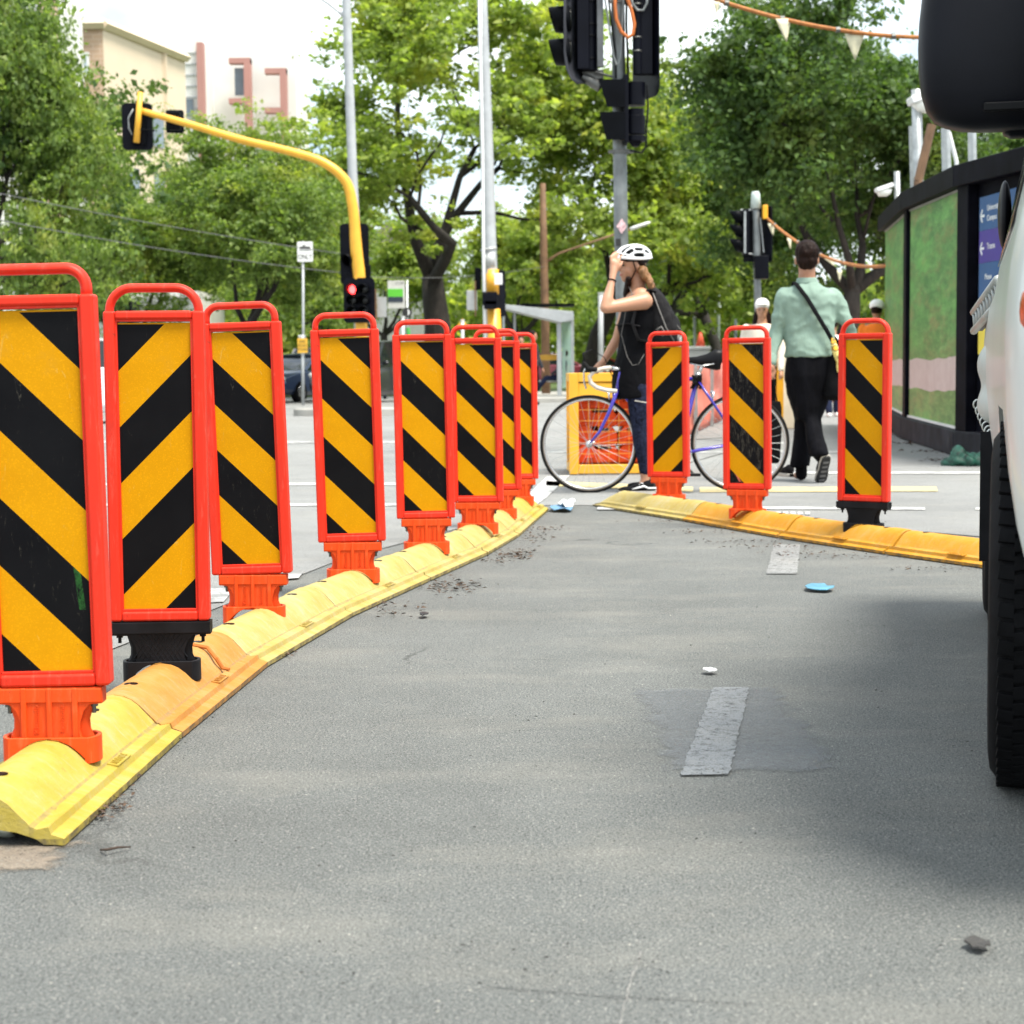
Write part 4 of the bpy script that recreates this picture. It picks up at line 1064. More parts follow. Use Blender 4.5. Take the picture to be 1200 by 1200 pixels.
# ---- green tarp heap at the hoarding foot
c = P(1130, 546, 0); root = None
rnd = random.Random(5); mb = MB()
mb.ell(c+Vector((.03, 0, .04)), (.20, .16, .07)); mb.ell(c+Vector((-.06, -.02, .07)), (.07, .09, .11)); mb.ell(c+Vector((.16, .02, .05)), (.14, .10, .06)); mb.ell(c+Vector((-.1, 0, .02)), (.10, .09, .03))
o = mb.organic('tarpaulin', simple('dark_green_tarp', (.012, .085, .055), .6, var=.4, vs=20), None, .012, 3,
               disp=lambda v: .022*mnoise.noise(Vector((v.x*16, v.y*16, v.z*9)))+.012*math.sin(v.x*60+v.y*25))
tag(o, 'crumpled dark green tarpaulin lying at the foot of the hoarding', 'tarpaulin')

# ---- yellow stillage with orange blocks
d = 14.0; s = spx(d)
x0 = D(667, 500, d).x; W = .80; Hh = .81
root = empty('steel_cage', (x0+W/2, d+.35, 0.01), 0, 'yellow framed mesh cage full of orange plastic blocks behind the front wheel', 'cage')
mb = MB(); tk = .075
for sx_ in (-W/2+tk/2, W/2-tk/2):
    for sy in (-.35+tk/2, .35-tk/2): mb.box((sx_, sy, Hh/2), (tk, tk, Hh))
for sy in (-.35+tk/2, .35-tk/2):
    for z in (tk/2, Hh-tk/2): mb.box((0, sy, z+.002), (W-2*tk, tk-.004, tk-.004))
for sx_ in (-W/2+tk/2, W/2-tk/2):
    for z in (tk/2, Hh-tk/2): mb.box((sx_, 0, z+.003), (tk-.006, .7-2*tk, tk-.006))
mb.box((0, -.33, Hh-.14), (W-2*tk, .02, .12)); 
mb.build('frame', M['yellow_pole'], root, bevel=.005)
mb = MB()
for k in range(9): mb.cyl((-W/2+tk+k*.081, -.325, tk), (-W/2+tk+k*.081, -.325, Hh-tk), .0024, n=6)
for k in range(8): mb.cyl((-W/2+tk, -.32, tk+k*.088), (W/2-tk, -.32, tk+k*.088), .0024, n=6)
mb.build('wire_mesh', simple('orange_wire', (.62, .26, .02), .6), root)
M['block'] = simple('orange_block_plastic', (.66, .065, .008), .5, var=.15, vs=7, dirt=.4, spec=.2)
rnd = random.Random(11); 
bl = ['lowest', 'lower middle', 'upper middle', 'top']
def block(x, y, z, rz, w=.46, h=.135):
    o = empty('plastic_block', (root.location.x+x, root.location.y+y, root.location.z+z), rz)
    mb = MB()
    mb.prism([(-w/2, 0), (w/2, 0), (w/2, h*.55), (w*.36, h), (w*.12, h), (w*.06, h*.72), (-w*.06, h*.72), (-w*.12, h), (-w*.36, h), (-w/2, h*.55)], -.13, .13, 'y')
    mb.build('shell', M['block'], o, bevel=.014)
    mb = MB(); mb.box((.06*(1 if rz > 0 else -1), -.131, h*.80), (.09, .008, h*.14)); mb.build('recess', M['ink'], o)
    mb = MB(); mb.tube([(-w*.3, -.133, h*.3), (-w*.12, -.133, h*.3)], .012, 8); mb.build('lug', M['block'], o)
    return o
i = 0
for row in range(4):
    for col in range(2):
        o = block(-.17+col*.34+rnd.uniform(-.02, .02), -.10+rnd.uniform(-.03, .03), .08+row*.148, R(rnd.uniform(-5, 5)), .352, .158)
        tag(o, 'orange plastic block, %s layer, %s' % (bl[row], ['left stack behind the front wheel spokes', 'right stack beside the leg of the cyclist'][col]), 'plastic block', 'orange plastic blocks in the yellow cage'); i += 1
for row in range(4):
    o = block(.0, .19, .04+row*.165, 0, .60, .165)
    tag(o, 'wide orange plastic block at the back of the yellow cage, %s layer' % bl[row], 'plastic block', 'orange plastic blocks in the yellow cage')
o = empty('plastic_block', (root.location.x-.02, root.location.y-.14, root.location.z+.675), 0, 'yellow plastic block on top of the orange ones in the cage', 'plastic block')
mb = MB(); mb.prism([(-.24, 0), (.28, 0), (.28, .05), (.2, .08), (-.16, .08), (-.24, .04)], -.13, .13, 'y'); mb.build('shell', M['s_yellow'], o, bevel=.012)

# ---- long faded pink barrier screen
pa = [(786, 520, 21.0), (812, 512, 22.5), (848, 493, 29), (880, 478, 39), (912, 466, 55)]
Q = []
for x, y, dd in pa: q = D(x, 450, dd); Q.append(Vector((q.x, q.y, 0)))
root = empty('barrier_screen', Q[0], 0, 'long faded pink barrier screen running away behind the rear wheel', 'barrier')
rows = []
NN = 90
pl_ = []
for i in range(NN+1):
    u = i/NN*(len(Q)-1); k_ = min(int(u), len(Q)-2); pl_.append(Q[k_].lerp(Q[k_+1], u-k_))
for j in range(13):
    zz = .02+.93*j/12
    row = []
    for i, p in enumerate(pl_):
        dd = .07*mnoise.noise(Vector((i*.16+j*.10, j*.22, 0)))+.03*math.sin(i*.5+j*.6)
        row.append(p+Vector((dd, dd*.4, zz+(0.04*mnoise.noise(Vector((i*.15, 3, 0))) if j > 9 else 0))))
    rows.append(row)
t = NT('faded_pink_mesh'); co = t.coord()
c1 = t.ramp(t.noise(co, 3, 5), [(.3, (.62, .15, .11)), (.7, (.70, .24, .185))]); t.base(c1); t.bump(t.noise(co, 8, 5), .4, .02); M['pink'] = t.set(.6)
mb = MB(); mb.grid(rows); mb.build('sheet', M['pink'], root, world=True, smooth=True, solid=.006)
for p in pl_[::11]: mb = MB(); mb.box(p+Vector((.05, .1, .48)), (.05, .05, .96)); mb.build('stanchion', M['steel'], root, world=True)
root = empty('plastic_barrier', base_of(905, 450, 24.5), 0, 'cream and amber plastic road barrier behind the left arm of the walking man', 'barrier')
q = base_of(905, 450, 24.5)
mb = MB(); mb.loft([(q+Vector((.12, 1.4, .0)), .30, 1.6), (q+Vector((.12, 1.4, .18)), .26, 1.6), (q+Vector((.12, 1.4, .5)), .13, 1.55), (q+Vector((.12, 1.4, 1.0)), .10, 1.55)], 24, 6); mb.build('cream_block', simple('cream_plastic', (.72, .64, .50), .5, var=.06), root, world=True, smooth=False, bevel=.02)
q2 = D(911, 440, 24.2); mb = MB(); mb.box((q2.x-.02, q2.y-.3, .5), (.10, .16, .92)); mb.build('amber_block', M['yellow_box'], root, world=True, bevel=.02)
# small things far down the street between the people
root = empty('utility_cabinet', base_of(814, 450, 60), 0, 'small pale cabinet with a red top in the distance right of the backpack', 'cabinet')
q = base_of(814, 450, 60); mb = MB(); mb.box(q+Vector((0, 0, .75)), (1.0, .5, 1.5)); mb.build('cabinet_box', M['sign_grey'], root, world=True, bevel=.03)
mb = MB(); mb.box(q+Vector((0, -.02, 1.56)), (1.04, .54, .12)); mb.build('lid', M['sign_grey'], root, world=True, bevel=.03)
mb = MB(); mb.loft([(q+Vector((.2, 0, 1.62)), .17, .17), (q+Vector((.2, 0, 2.1)), .04, .04)], 14); mb.build('red_cone', simple('red_cone', (.8, .1, .04), .5), root, world=True, smooth=True)
def bollard_row():
    lab = ['pale slim post just behind the sixth hazard panel handle', 'pale slim post between the fifth and sixth hazard panels', 'pale post right of the thick trunk behind the shelter', 'pale post below the farthest street lamp', 'pale far post left of the girl in the cap', 'pale far post beneath the distant street lamp arm']
    for (x, yt, d_), l in zip(((542, 376, 47), (472, 372, 48), (704, 344, 58), (814, 372, 66), (862, 375, 70), (797, 388, 72)), lab):
        b = base_of(x, 450, d_); t_ = D(x, yt, d_); r = empty('slim_post', b, 0, l, 'post')
        mb = MB(); mb.tube([b, t_], .09 if x == 704 else .05, 10); mb.build('shaft', M['pale_pole'], r, world=True, smooth=True)
        mb = MB(); mb.cyl(t_, t_+Vector((0, 0, .03)), (.09 if x == 704 else .05)*1.15, n=10); mb.build('cap', M['white'], r, world=True)
bollard_row()
def warn_cone():
    q = D(542, 382, 47); r = empty('warning_board', base_of(538, 450, 47), 0, 'tiny amber triangular board seen over the sixth hazard panel', 'sign')
    mb = MB(); mb.add([q+Vector((-.15, 0, 0)), q+Vector((.13, 0, 0)), q+Vector((0, 0, .2))], [(0, 1, 2)]); mb.build('board', M['yellow_box'], r, world=True, solid=.02)
    mb = MB(); mb.cyl(base_of(541.5, 450, 47.1), q+Vector((-.01, .1, 0)), .02); mb.build('post', M['steel'], r, world=True)
warn_cone()
# overhead wires at the left
def wire(a, b, dist0, dist1, sag, label):
    pts = bez(a, b, sag, dist0, dist1, 20); mb = MB(); mb.tube(pts, .008, 5); o = mb.build('overhead_wire', simple('wire_grey', (.12, .12, .12), .5), None, smooth=True)
    tag(o, label, 'wire', 'tram wires across the left trees')
wire((-120, 200), (404, 298), 30, 37.4, 6, 'upper tram wire crossing the left trees to the light pole')
wire((-120, 232), (404, 320), 30, 37.4, 8, 'lower tram wire crossing the left trees to the light pole')
wire((404, 322), (640, 312), 37.5, 55, 8, 'tram wire running from the slender pole to the brown tram pole')

# ---- small litter on the road
def flat_blob(px, py, w, h, mat, name, label, cat, z=.012, seed=1, curl=.006, group=None):
    rnd = random.Random(seed); c = P(px, py, 0); a = P(px+w/2, py, 0); b_ = P(px, py-h/2, 0)
    rx = (a-c).length; ry = (b_-c).length; n = 14; vs = [c+Vector((0, 0, z))]
    for k in range(n):
        t_ = 2*math.pi*k/n; q = rnd.uniform(.75, 1.08); vs.append(c+Vector((rx*q*math.cos(t_), ry*q*math.sin(t_), z+rnd.uniform(0, curl))))
    mb = MB(); mb.add([v-c for v in vs], [(0, 1+k, 1+(k+1) % n) for k in range(n)]); o = mb.build(name, mat, None, solid=.003); o.location = c
    return tag(o, label, cat, group)
flat_blob(960, 692, 34, 8, simple('blue_card', (.09, .27, .38), .5, var=.2), 'card_scrap', 'small flattened blue scrap lying on the road beyond the patch', 'litter', seed=2)
flat_blob(832, 790, 17, 4, simple('white_cap_mat', (.8, .8, .8), .4), 'bottle_cap', 'tiny white cap lying at the top edge of the repaired patch', 'litter', seed=3, curl=.004)
flat_blob(658, 598, 30, 7, simple('blue_mask', (.12, .26, .42), .5), 'crushed_bottle', 'crushed blue and white litter at the far end of the left kerb', 'litter', seed=4, curl=.02)
flat_blob(664, 595.5, 22, 6, M['white'], 'paper_scrap', 'white crumpled paper beside the crushed blue litter', 'litter', seed=5, curl=.03, z=.02)
flat_blob(1145, 1113, 30, 13, simple('dark_flat_leaf', (.045, .043, .04), .7), 'flat_leaf', 'dark flattened leaf near the bottom right corner', 'leaf', seed=6, z=.008)
flat_blob(497, 724, 13, 4, M['ink'], 'dark_leaf', 'single dark leaf on the bare road right of the fourth panel', 'leaf', seed=8)
# squashed silver tube by the kerb end
c = P(4, 972, .02)
root = empty('crushed_can', c, R(0), 'crushed silvery tube lying against the cut end of the nearest kerb', 'litter')
mb = MB(); mb.tube([(-.09, .02, 0), (-.02, .005, 0), (.012, 0, 0), (.02, -.001, 0)], [(.016, .013), (.018, .014), (.019, .015), (.017, .013)], 14, cap=True); mb.build('shell', simple('dull_silver', (.40, .43, .38), .35, .5, var=.2), root, smooth=True)
mb = MB(); mb.ell((.021, -.001, 0), (.002, .013, .010)); mb.build('opening', M['ink'], root, smooth=True)
# twig
pts = [P(118, 996, .004), P(126, 995.5, .012), P(138, 993, .010), P(153, 992.5, .006)]
mb = MB(); mb.tube([p-pts[0] for p in pts], [.0022, .0028, .0024, .0015], 6); o = mb.build('twig', simple('twig_brown', (.05, .03, .02), .8), None, smooth=True); o.location = pts[0]; tag(o, 'thin dark twig on the road before the nearest kerb', 'twig')
# leaf litter gathered along the kerbs: uncountable debris
def litter_field(pixlist, n, seed, spread, size, mat, name):
    rnd = random.Random(seed); mb = MB()
    for _ in range(n):
        x, y = rnd.choice(pixlist); c = P(x, y, 0)
        c = c+Vector((rnd.gauss(0, spread[0]), rnd.gauss(0, spread[1]), .006+rnd.random()*.006)); s = rnd.uniform(*size); a = rnd.random()*6.28
        e = Vector((math.cos(a), math.sin(a), rnd.uniform(-.1, .3)))*s; f = Vector((-math.sin(a), math.cos(a), rnd.uniform(-.3, .3)))*s*rnd.uniform(.25, .6)
        mb.add([c-e, c-f*.8, c+e, c+f+Vector((0, 0, s*.3))], [(0, 1, 2, 3)])
    o = mb.build(name, mat, None); tag(o, kind='stuff')
M['litter'] = simple('dry_leaf_litter', (.075, .045, .028), .9, var=.6, vs=30)
litter_field([(x, y) for x, y in [(140, 925), (132, 945), (124, 958), (188, 872), (330, 768), (322, 772)]], 260, 1, (.02, .04), (.003, .010), M['litter'], 'leaf_litter')
litter_field([(548, 688), (535, 690), (590, 658), (600, 652), (612, 648), (628, 632), (640, 622), (455, 715), (520, 690)], 430, 2, (.05, .12), (.004, .016), M['litter'], 'leaf_litter')
litter_field([(820, 625), (860, 636), (900, 642), (790, 612), (950, 650), (1010, 655), (1100, 668)], 420, 4, (.12, .05), (.003, .012), M['litter'], 'leaf_litter')
rnd = random.Random(9)
litter_field([(rnd.uniform(150, 1140), 600+rnd.random()**1.4*560) for _ in range(120)], 260, 6, (.05, .05), (.002, .0055), simple('road_grit', (.03, .028, .026), .9, var=.5), 'road_grit')
litter_field([(rnd.uniform(150, 1140), 600+rnd.random()**1.4*560) for _ in range(60)], 60, 7, (.05, .05), (.0015, .004), simple('pale_grit', (.5, .48, .42), .9, var=.3), 'road_grit')
litter_field([(1045, 505), (1065, 520), (1090, 530), (1110, 540)], 220, 8, (.12, .2), (.008, .03), M['litter'], 'leaf_litter')
# ================================================================== trees
def leaf_mat(name, lo, mid, hi, trans=.45):
    t = NT(name); geo = t.n('ShaderNodeNewGeometry'); co = t.coord()
    rp = geo.outputs['Random Per Island']
    c1 = t.ramp(rp, [(0.0, lo), (.5, mid), (1.0, hi)])
    cl = t.noise(co, .55, 3)
    c1 = t.mix(c1, (hi[0]*1.55, hi[1]*1.22, hi[2]*.9), t.ramp(cl, [(.52, 0.0), (.72, .65)]))
    t.base(c1)
    tr = t.n('ShaderNodeBsdfTranslucent'); 
    c2 = t.mix(c1, (1.15, 1.25, .45), 1.0, 'MULTIPLY'); t.l(c2, tr.inputs[0])
    mx = t.n('ShaderNodeMixShader'); mx.inputs[0].default_value = trans
    t.l(t.b.outputs[0], mx.inputs[1]); t.l(tr.outputs[0], mx.inputs[2]); t.l(mx.outputs[0], t.out.inputs[0])
    return t.set(.5, 0, .3)
M['leaf_dark'] = leaf_mat('deep_green_leaves', (.042, .085, .026), (.080, .145, .042), (.14, .22, .065))
M['leaf_mid'] = leaf_mat('mid_green_leaves', (.095, .155, .042), (.175, .26, .068), (.29, .38, .11), .5)
M['leaf_lime'] = leaf_mat('lime_elm_leaves', (.14, .20, .045), (.245, .33, .080), (.40, .48, .13), .55)
t = NT('dark_furrowed_bark'); co = t.coord('Object', (1, 1, .25))
f = t.noise(co, 9, 8, .75); t.base(t.ramp(f, [(.3, (.008, .006, .005)), (.55, (.024, .019, .015)), (.8, (.07, .058, .045))])); t.bump(f, .9, .05); M['bark'] = t.set(.9)

def grow_tree(seed, H, RX, trunk_r, fork=.28, levels=4, droop=0.0, leaves=42000, leaf=.13, spread=1.0, lean=(0, 0), clump=.62, lopen=0.0):
    """returns (branch MB, leaf vertex array, n leaves). Crown about RX wide each side, total height H"""
    rnd = random.Random(seed); nr = np.random.RandomState(seed)
    mb = MB(); tips = []
    def seg(p, d, L, r, lev):
        n = 5 if lev == 0 else 4; pts = [p]; rs = [r]; q = p.copy(); dd = d.copy()
        end_r = r*(.66 if lev == 0 else .5)
        for i in range(n):
            wob = .10 if lev == 0 else .26
            dd = (dd+Vector((rnd.gauss(0, wob), rnd.gauss(0, wob), rnd.gauss(0, wob*.5)+(.06 if lev < 3 else -droop)))).normalized()
            q = q+dd*(L/n); pts.append(q.copy()); rs.append(r+(end_r-r)*(i+1)/n)
            if lev >= 2: tips.append((q.copy(), lev))
        if lev == 0: rs[0] *= 1.45; 
        mb.tube(pts, rs, 12 if lev == 0 else (8 if lev < 3 else 5), cap=True)
        if lev == 0: mb.ell(q, (end_r*1.03, end_r*1.03, end_r*.9), n=12, m=8)
        if lev >= levels: tips.append((q.copy(), lev+1)); return
        kids = rnd.randint(3, 4) if lev < 2 else rnd.randint(2, 4)
        if lev == 0: kids = rnd.randint(4, 5)
        for k in range(kids):
            a = 2*math.pi*(k+rnd.uniform(-.3, .3))/kids+seed
            tilt = rnd.uniform(.45, 1.15)*spread if lev == 0 else rnd.uniform(.35, 1.0)
            u, v = orth(dd)
            nd = (dd*math.cos(tilt)+(u*math.cos(a)+v*math.sin(a))*math.sin(tilt)).normalized()
            j = n if k < 2 or lev == 0 else rnd.randint(max(1, n-2), n)
            seg(pts[j]-(dd*end_r*.35 if lev == 0 else Vector((0, 0, 0))), nd, L0*(.62**(lev+1))*rnd.uniform(.75, 1.2)*1.35, max(rs[j]*(rnd.uniform(.55, .78) if lev == 0 else rnd.uniform(.5, .68)), .012), lev+1)
    L0 = H*.40
    seg(Vector((0, 0, 0)), Vector((lean[0], lean[1], 1)).normalized(), H*fork, trunk_r, 0)
    T = np.array([tuple(t_[0]) for t_ in tips])
    # fit the crown to the wanted envelope
    zmin = H*fork*.72; mx = np.abs(T[:, :2]-T[:, :2].mean(0)).max(0); 
    sx = RX*.86/np.percentile(np.hypot(T[:, 0], T[:, 1]), 94); sz = (H*.93-H*fork)/max(np.percentile(T[:, 2], 99)-H*fork, .1)
    def warp(v):
        h = max(0.0, min(1.0, (v.z-H*fork*.9)/(H*.2)))
        return Vector((v.x*(1+(sx-1)*h), v.y*(1+(sx-1)*h), v.z if v.z < H*fork else H*fork+(v.z-H*fork)*sz))
    mb.v = [warp(v) for v in mb.v]
    T = np.array([tuple(warp(t_[0])) for t_ in tips])
    keep = (T[:, 2] > zmin); T = T[keep]
    w = nr.uniform(.2, 1.0, len(T))**1.6; w[nr.rand(len(T)) < .24+lopen] = 0.015; w /= w.sum()
    idx = nr.choice(len(T), leaves, p=w)
    cs = clump*nr.uniform(.6, 1.35, len(T))
    dirs = nr.normal(size=(leaves, 3)); dirs /= np.linalg.norm(dirs, axis=1)[:, None]
    rad = nr.rand(leaves)**.45
    sub = nr.normal(size=(len(T), 5, 3))*.62; sc = sub[idx, nr.randint(0, 5, leaves)]
    off = (dirs*rad[:, None]*.46+sc)*cs[idx][:, None]*np.array([1.15, 1.15, .62])
    C = T[idx]+off; C[:, 2] = np.maximum(C[:, 2], H*fork*.45)
    n = leaves
    nrm = nr.normal(size=(n, 3))*.75; nrm += dirs*.5; nrm[:, 2] += .55; nrm /= np.linalg.norm(nrm, axis=1)[:, None]
    a = np.cross(nrm, nr.normal(size=(n, 3))); a /= np.linalg.norm(a, axis=1)[:, None]; b = np.cross(nrm, a)
    s = leaf*(.45+1.15*nr.rand(n)**1.8)[:, None]
    k1 = nr.uniform(.42, .62, n)[:, None]
    V = np.stack([C-a*s*.62, C-b*s*k1*.75+a*s*.05+nrm*s*.10, C+a*s*.62-nrm*s*.08, C+b*s*k1*.75+nrm*s*.10], 1).reshape(-1, 3)
    return mb, V, n
def leaf_mesh(V, n, mat, name):
    me = bpy.data.meshes.new(name); me.vertices.add(n*4); me.vertices.foreach_set('co', V.astype(np.float32).ravel())
    me.loops.add(n*4); me.loops.foreach_set('vertex_index', np.arange(n*4, dtype=np.int32))
    me.polygons.add(n); me.polygons.foreach_set('loop_start', np.arange(0, n*4, 4, dtype=np.int32)); me.polygons.foreach_set('loop_total', np.full(n, 4, dtype=np.int32))
    me.update(calc_edges=True); me.materials.append(mat); return me
PROTO = {}
def proto(key, mat, **kw):
    mb, V, n = grow_tree(**kw); PROTO[key] = (mb, leaf_mesh(V, n, M[mat], 'crown'), kw['H'])
proto('oak', 'leaf_mid', seed=4, H=10, RX=5.6, trunk_r=.34, fork=.24, leaves=75000, leaf=.12, clump=.70, lopen=.12, spread=1.15)
proto('oak2', 'leaf_dark', seed=9, H=10, RX=4.2, trunk_r=.30, fork=.26, leaves=85000, leaf=.115, clump=.72, spread=1.0)
proto('elm', 'leaf_lime', seed=21, H=16, RX=7.2, trunk_r=.46, fork=.25, leaves=68000, leaf=.15, clump=.74, lopen=.26, spread=.95)
proto('elm2', 'leaf_lime', seed=33, H=12, RX=4.6, trunk_r=.40, fork=.30, leaves=42000, leaf=.19, clump=.82, lopen=.14)
proto('elm3', 'leaf_mid', seed=47, H=12, RX=4.6, trunk_r=.34, fork=.30, leaves=34000, leaf=.19, clump=.85, lopen=.1)
TB = {}
def tree(key, px, dist, H, rot, label, group, mat=None, sx=1.0, lean=0):
    b = base_of(px, 450, dist); mbb, lm, H0 = PROTO[key]; s = H/H0
    root = empty('tree', b, R(rot), label, 'tree', group); root.scale = (s*sx, s*sx, s); root.rotation_euler[1] = R(lean)
    tk = key
    if key not in TB:
        o = mbb.build('trunk', M['bark'], root, smooth=True); TB[key] = o.data
    else:
        o = bpy.data.objects.new('trunk', TB[key]); COL.objects.link(o); o.parent = root
    me = lm
    if mat is not None and lm.materials[0] != M[mat]:
        k2 = (key, mat)
        if k2 not in TB: m2 = lm.copy(); m2.materials.clear(); m2.materials.append(M[mat]); TB[k2] = m2
        me = TB[k2]
    c = bpy.data.objects.new('crown', me); COL.objects.link(c); c.parent = root
    return root
G = 'park trees beyond the crossing'
tree('oak', -48, 40, 10.4, 20, 'broad bushy tree at the left edge, behind the signal ending the mast arm', G, 'leaf_mid', .62)
tree('oak2', 292, 50, 8.3, 200, 'dark leaning tree under the middle of the yellow mast arm', G, 'leaf_mid', .95)
tree('oak', -90, 44, 12.0, 140, 'dense tree half outside the left photo edge', G, 'leaf_dark', .9)
tree('oak2', 175, 56, 7.6, 75, 'smaller tree between the broad left one and the dark leaning one', G, 'leaf_mid', 1.1)
tree('elm', 521, 60, 16.2, 63, 'tallest airy elm with a thick dark trunk, behind the two pale light poles', G, None, 1.22)
tree('elm2', 688, 64, 12.2, 120, 'yellow-green elm with the thick trunk right of the shelter', G, None, .95)
tree('elm2', 395, 72, 9.5, 10, 'pale green tree low behind the tram only sign', G, 'leaf_mid', 1.0)
tree('elm3', 785, 82, 12.2, 250, 'green elm with a dark curving trunk above the backpack', G, 'leaf_mid', .9)
tree('elm2', 846, 92, 13.0, 300, 'elm with a straight dark trunk left of the second signal pole', G, 'leaf_mid', .8)
tree('elm3', 893, 104, 12.5, 33, 'farthest elm of the avenue, behind the girl in the cap', G, 'leaf_mid', .9)
tree('oak2', 985, 47, 11.2, 290, 'large dark tree behind the walking man', G, 'leaf_dark', 1.02)
tree('oak', 1075, 55, 12.0, 330, 'large dark tree rising over the hoarding beside the big floodlight', G, 'leaf_dark', .82)
tree('oak2', 925, 66, 10.6, 10, 'dark tree filling the gap between the signal pole and the walking man', G, 'leaf_dark', .95)
tree('oak2', 1185, 52, 9.2, 110, 'dark tree behind the truck mirror at the right edge', G, 'leaf_dark', 1.0)
tree('elm2', 600, 95, 10.0, 200, 'bright distant tree between the grey light pole and the brown tram pole', G, None, 1.1)
tree('elm3', 450, 100, 10.0, 280, 'bright distant tree behind the tram stop sign', G, 'leaf_lime', 1.1)
# far woods: one mass of foliage closing the view under the crowns
nr = np.random.RandomState(5)
n = 90000
xs = nr.uniform(-75, 75, n); ys = 118+nr.uniform(-5, 9, n)
top = 7.6+1.7*np.sin(xs*.21)+1.1*np.sin(xs*.53+1)+.8*np.sin(xs*1.3)
cen = np.round(xs/2.4)*2.4+nr.normal(size=n)*.8
zs = nr.rand(n)**.8*top+.2
C = np.stack([cen, ys, zs], 1); nrm = nr.normal(size=(n, 3)); nrm[:, 2] += .6; nrm[:, 1] -= .5; nrm /= np.linalg.norm(nrm, axis=1)[:, None]
a = np.cross(nrm, nr.normal(size=(n, 3))); a /= np.linalg.norm(a, axis=1)[:, None]; b = np.cross(nrm, a); s = .42*nr.uniform(.5, 1.2, n)[:, None]
Vv = np.stack([C-a*s, C-b*s*.6, C+a*s, C+b*s*.6], 1).reshape(-1, 3)
o = bpy.data.objects.new('distant_woods', leaf_mesh(Vv, n, M['leaf_lime'], 'distant_woods')); COL.objects.link(o); tag(o, kind='stuff')
# sprig of a nearer branch dipping in at the top left corner
nr = np.random.RandomState(8); pts = [D(-60, -30, 14), D(10, -14, 14), D(50, -2, 14), D(78, 3, 14)]
root = empty('branch', pts[0], 0, 'small leafy branch tip dipping in at the top left corner', 'branch')
mb = MB(); mb.tube(pts, [.02, .014, .009, .004], 6); mb.build('twig', M['bark'], root, world=True, smooth=True)
n = 260; ii = nr.rand(n); P_ = np.array([tuple(p) for p in pts]); base_ = np.stack([np.interp(ii, [0, .4, .75, 1], P_[:, k]) for k in range(3)], 1)
C = base_+nr.normal(size=(n, 3))*np.array([.05, .08, .05])-np.array(tuple(pts[0])); nrm = nr.normal(size=(n, 3)); nrm /= np.linalg.norm(nrm, axis=1)[:, None]
a = np.cross(nrm, nr.normal(size=(n, 3))); a /= np.linalg.norm(a, axis=1)[:, None]; b = np.cross(nrm, a); s = .035
o = bpy.data.objects.new('leaves', leaf_mesh(np.stack([C-a*s, C-b*s*.55, C+a*s, C+b*s*.55], 1).reshape(-1, 3), n, M['leaf_mid'], 'leaves')); COL.objects.link(o); o.parent = root

# ================================================================== buildings
def bmat(name, c, brick=None, sc=1.0):
    t = NT(name); co = t.coord()
    if brick:
        b = t.n('ShaderNodeTexBrick'); 
        mp = t.n('ShaderNodeMapping'); t.l(co, mp.inputs[0]); mp.inputs['Rotation'].default_value = (R(90), 0, 0); t.l(mp.outputs[0], b.inputs['Vector'])
        b.inputs['Scale'].default_value = sc; b.inputs['Color1'].default_value = tuple(c)+(1,); b.inputs['Color2'].default_value = tuple(k*.85 for k in c)+(1,)
        b.inputs['Mortar'].default_value = tuple(brick)+(1,); b.inputs['Mortar Size'].default_value = .02; b.inputs['Brick Width'].default_value = .9; b.inputs['Row Height'].default_value = .3
        col = t.mix(b.outputs[0], t.ramp(t.noise(co, .3, 5), [(.3, .85), (.7, 1.1)]), 1.0, 'MULTIPLY')
    else: col = t.ramp(t.noise(co, .4, 5), [(.3, tuple(k*.9 for k in c)), (.7, c)])
    t.base(col); return t.set(.8)
M['tan'] = bmat('tan_brick', (.50, .34, .23), (.55, .42, .33), 1.0)
M['cream_wall'] = bmat('cream_render', (.66, .54, .40))
M['white_wall'] = bmat('white_render', (.74, .72, .68))
M['red_trim'] = bmat('terracotta_frame', (.42, .21, .18))
M['win'] = simple('office_window_glass', (.16, .20, .24), .12, var=.2, vs=.5)
def bbox(px0, px1, ytop, dist, depth=20):
    a, b = D(px0, ytop, dist), D(px1, ytop, dist); return a.x, b.x, a.z
def building(parts, label, base):
    root = empty('building', base, 0, label, 'building'); return root
# tan brick block with its cream side wall
d0 = 112
x0, x1, zt = bbox(66, 120, 31, d0)
root = empty('building', (x0, d0, 0), 0, 'tan brick block with a pale side wall and flat roof, above the left trees', 'building')
q2 = D(216, 70, 124)
mb = MB(); mb.add([(x0, d0, 0), (x1, d0, 0), (q2.x, 124, 0), (x0, 124, 0), (x0, d0, zt), (x1, d0, zt), (q2.x, 124, zt), (x0, 124, zt)], [(0, 1, 5, 4), (2, 3, 7, 6), (3, 0, 4, 7), (4, 5, 6, 7)])
mb.build('front_wall', M['tan'], root, world=True)
mb = MB(); mb.add([(x1, d0, 0), (q2.x, 124, 0), (q2.x, 124, zt), (x1, d0, zt)], [(0, 1, 2, 3)]); o = mb.build('side_wall', M['cream_wall'], root, world=True, solid=.1)
mb = MB(); 
for (a, b) in (((x0-.2, d0-.25), (x1+.2, d0-.25)), ((x1+.1, d0-.2), (q2.x+.2, 124))):
    A = Vector((a[0], a[1], zt+.1)); B = Vector((b[0], b[1], zt+.1)); mb.tube([A, B], [.32, .32], 4)
mb.build('cornice', M['cream_wall'], root, world=True)
a = D(86, 64, d0-.1); b = D(102, 86, d0-.1); f_ = MB(); f_.box(((a.x+b.x)/2, d0-.03, (a.z+b.z)/2), (b.x-a.x+.3, .12, a.z-b.z+.3)); fr_ = f_.build('window', M['white'], root, world=True)
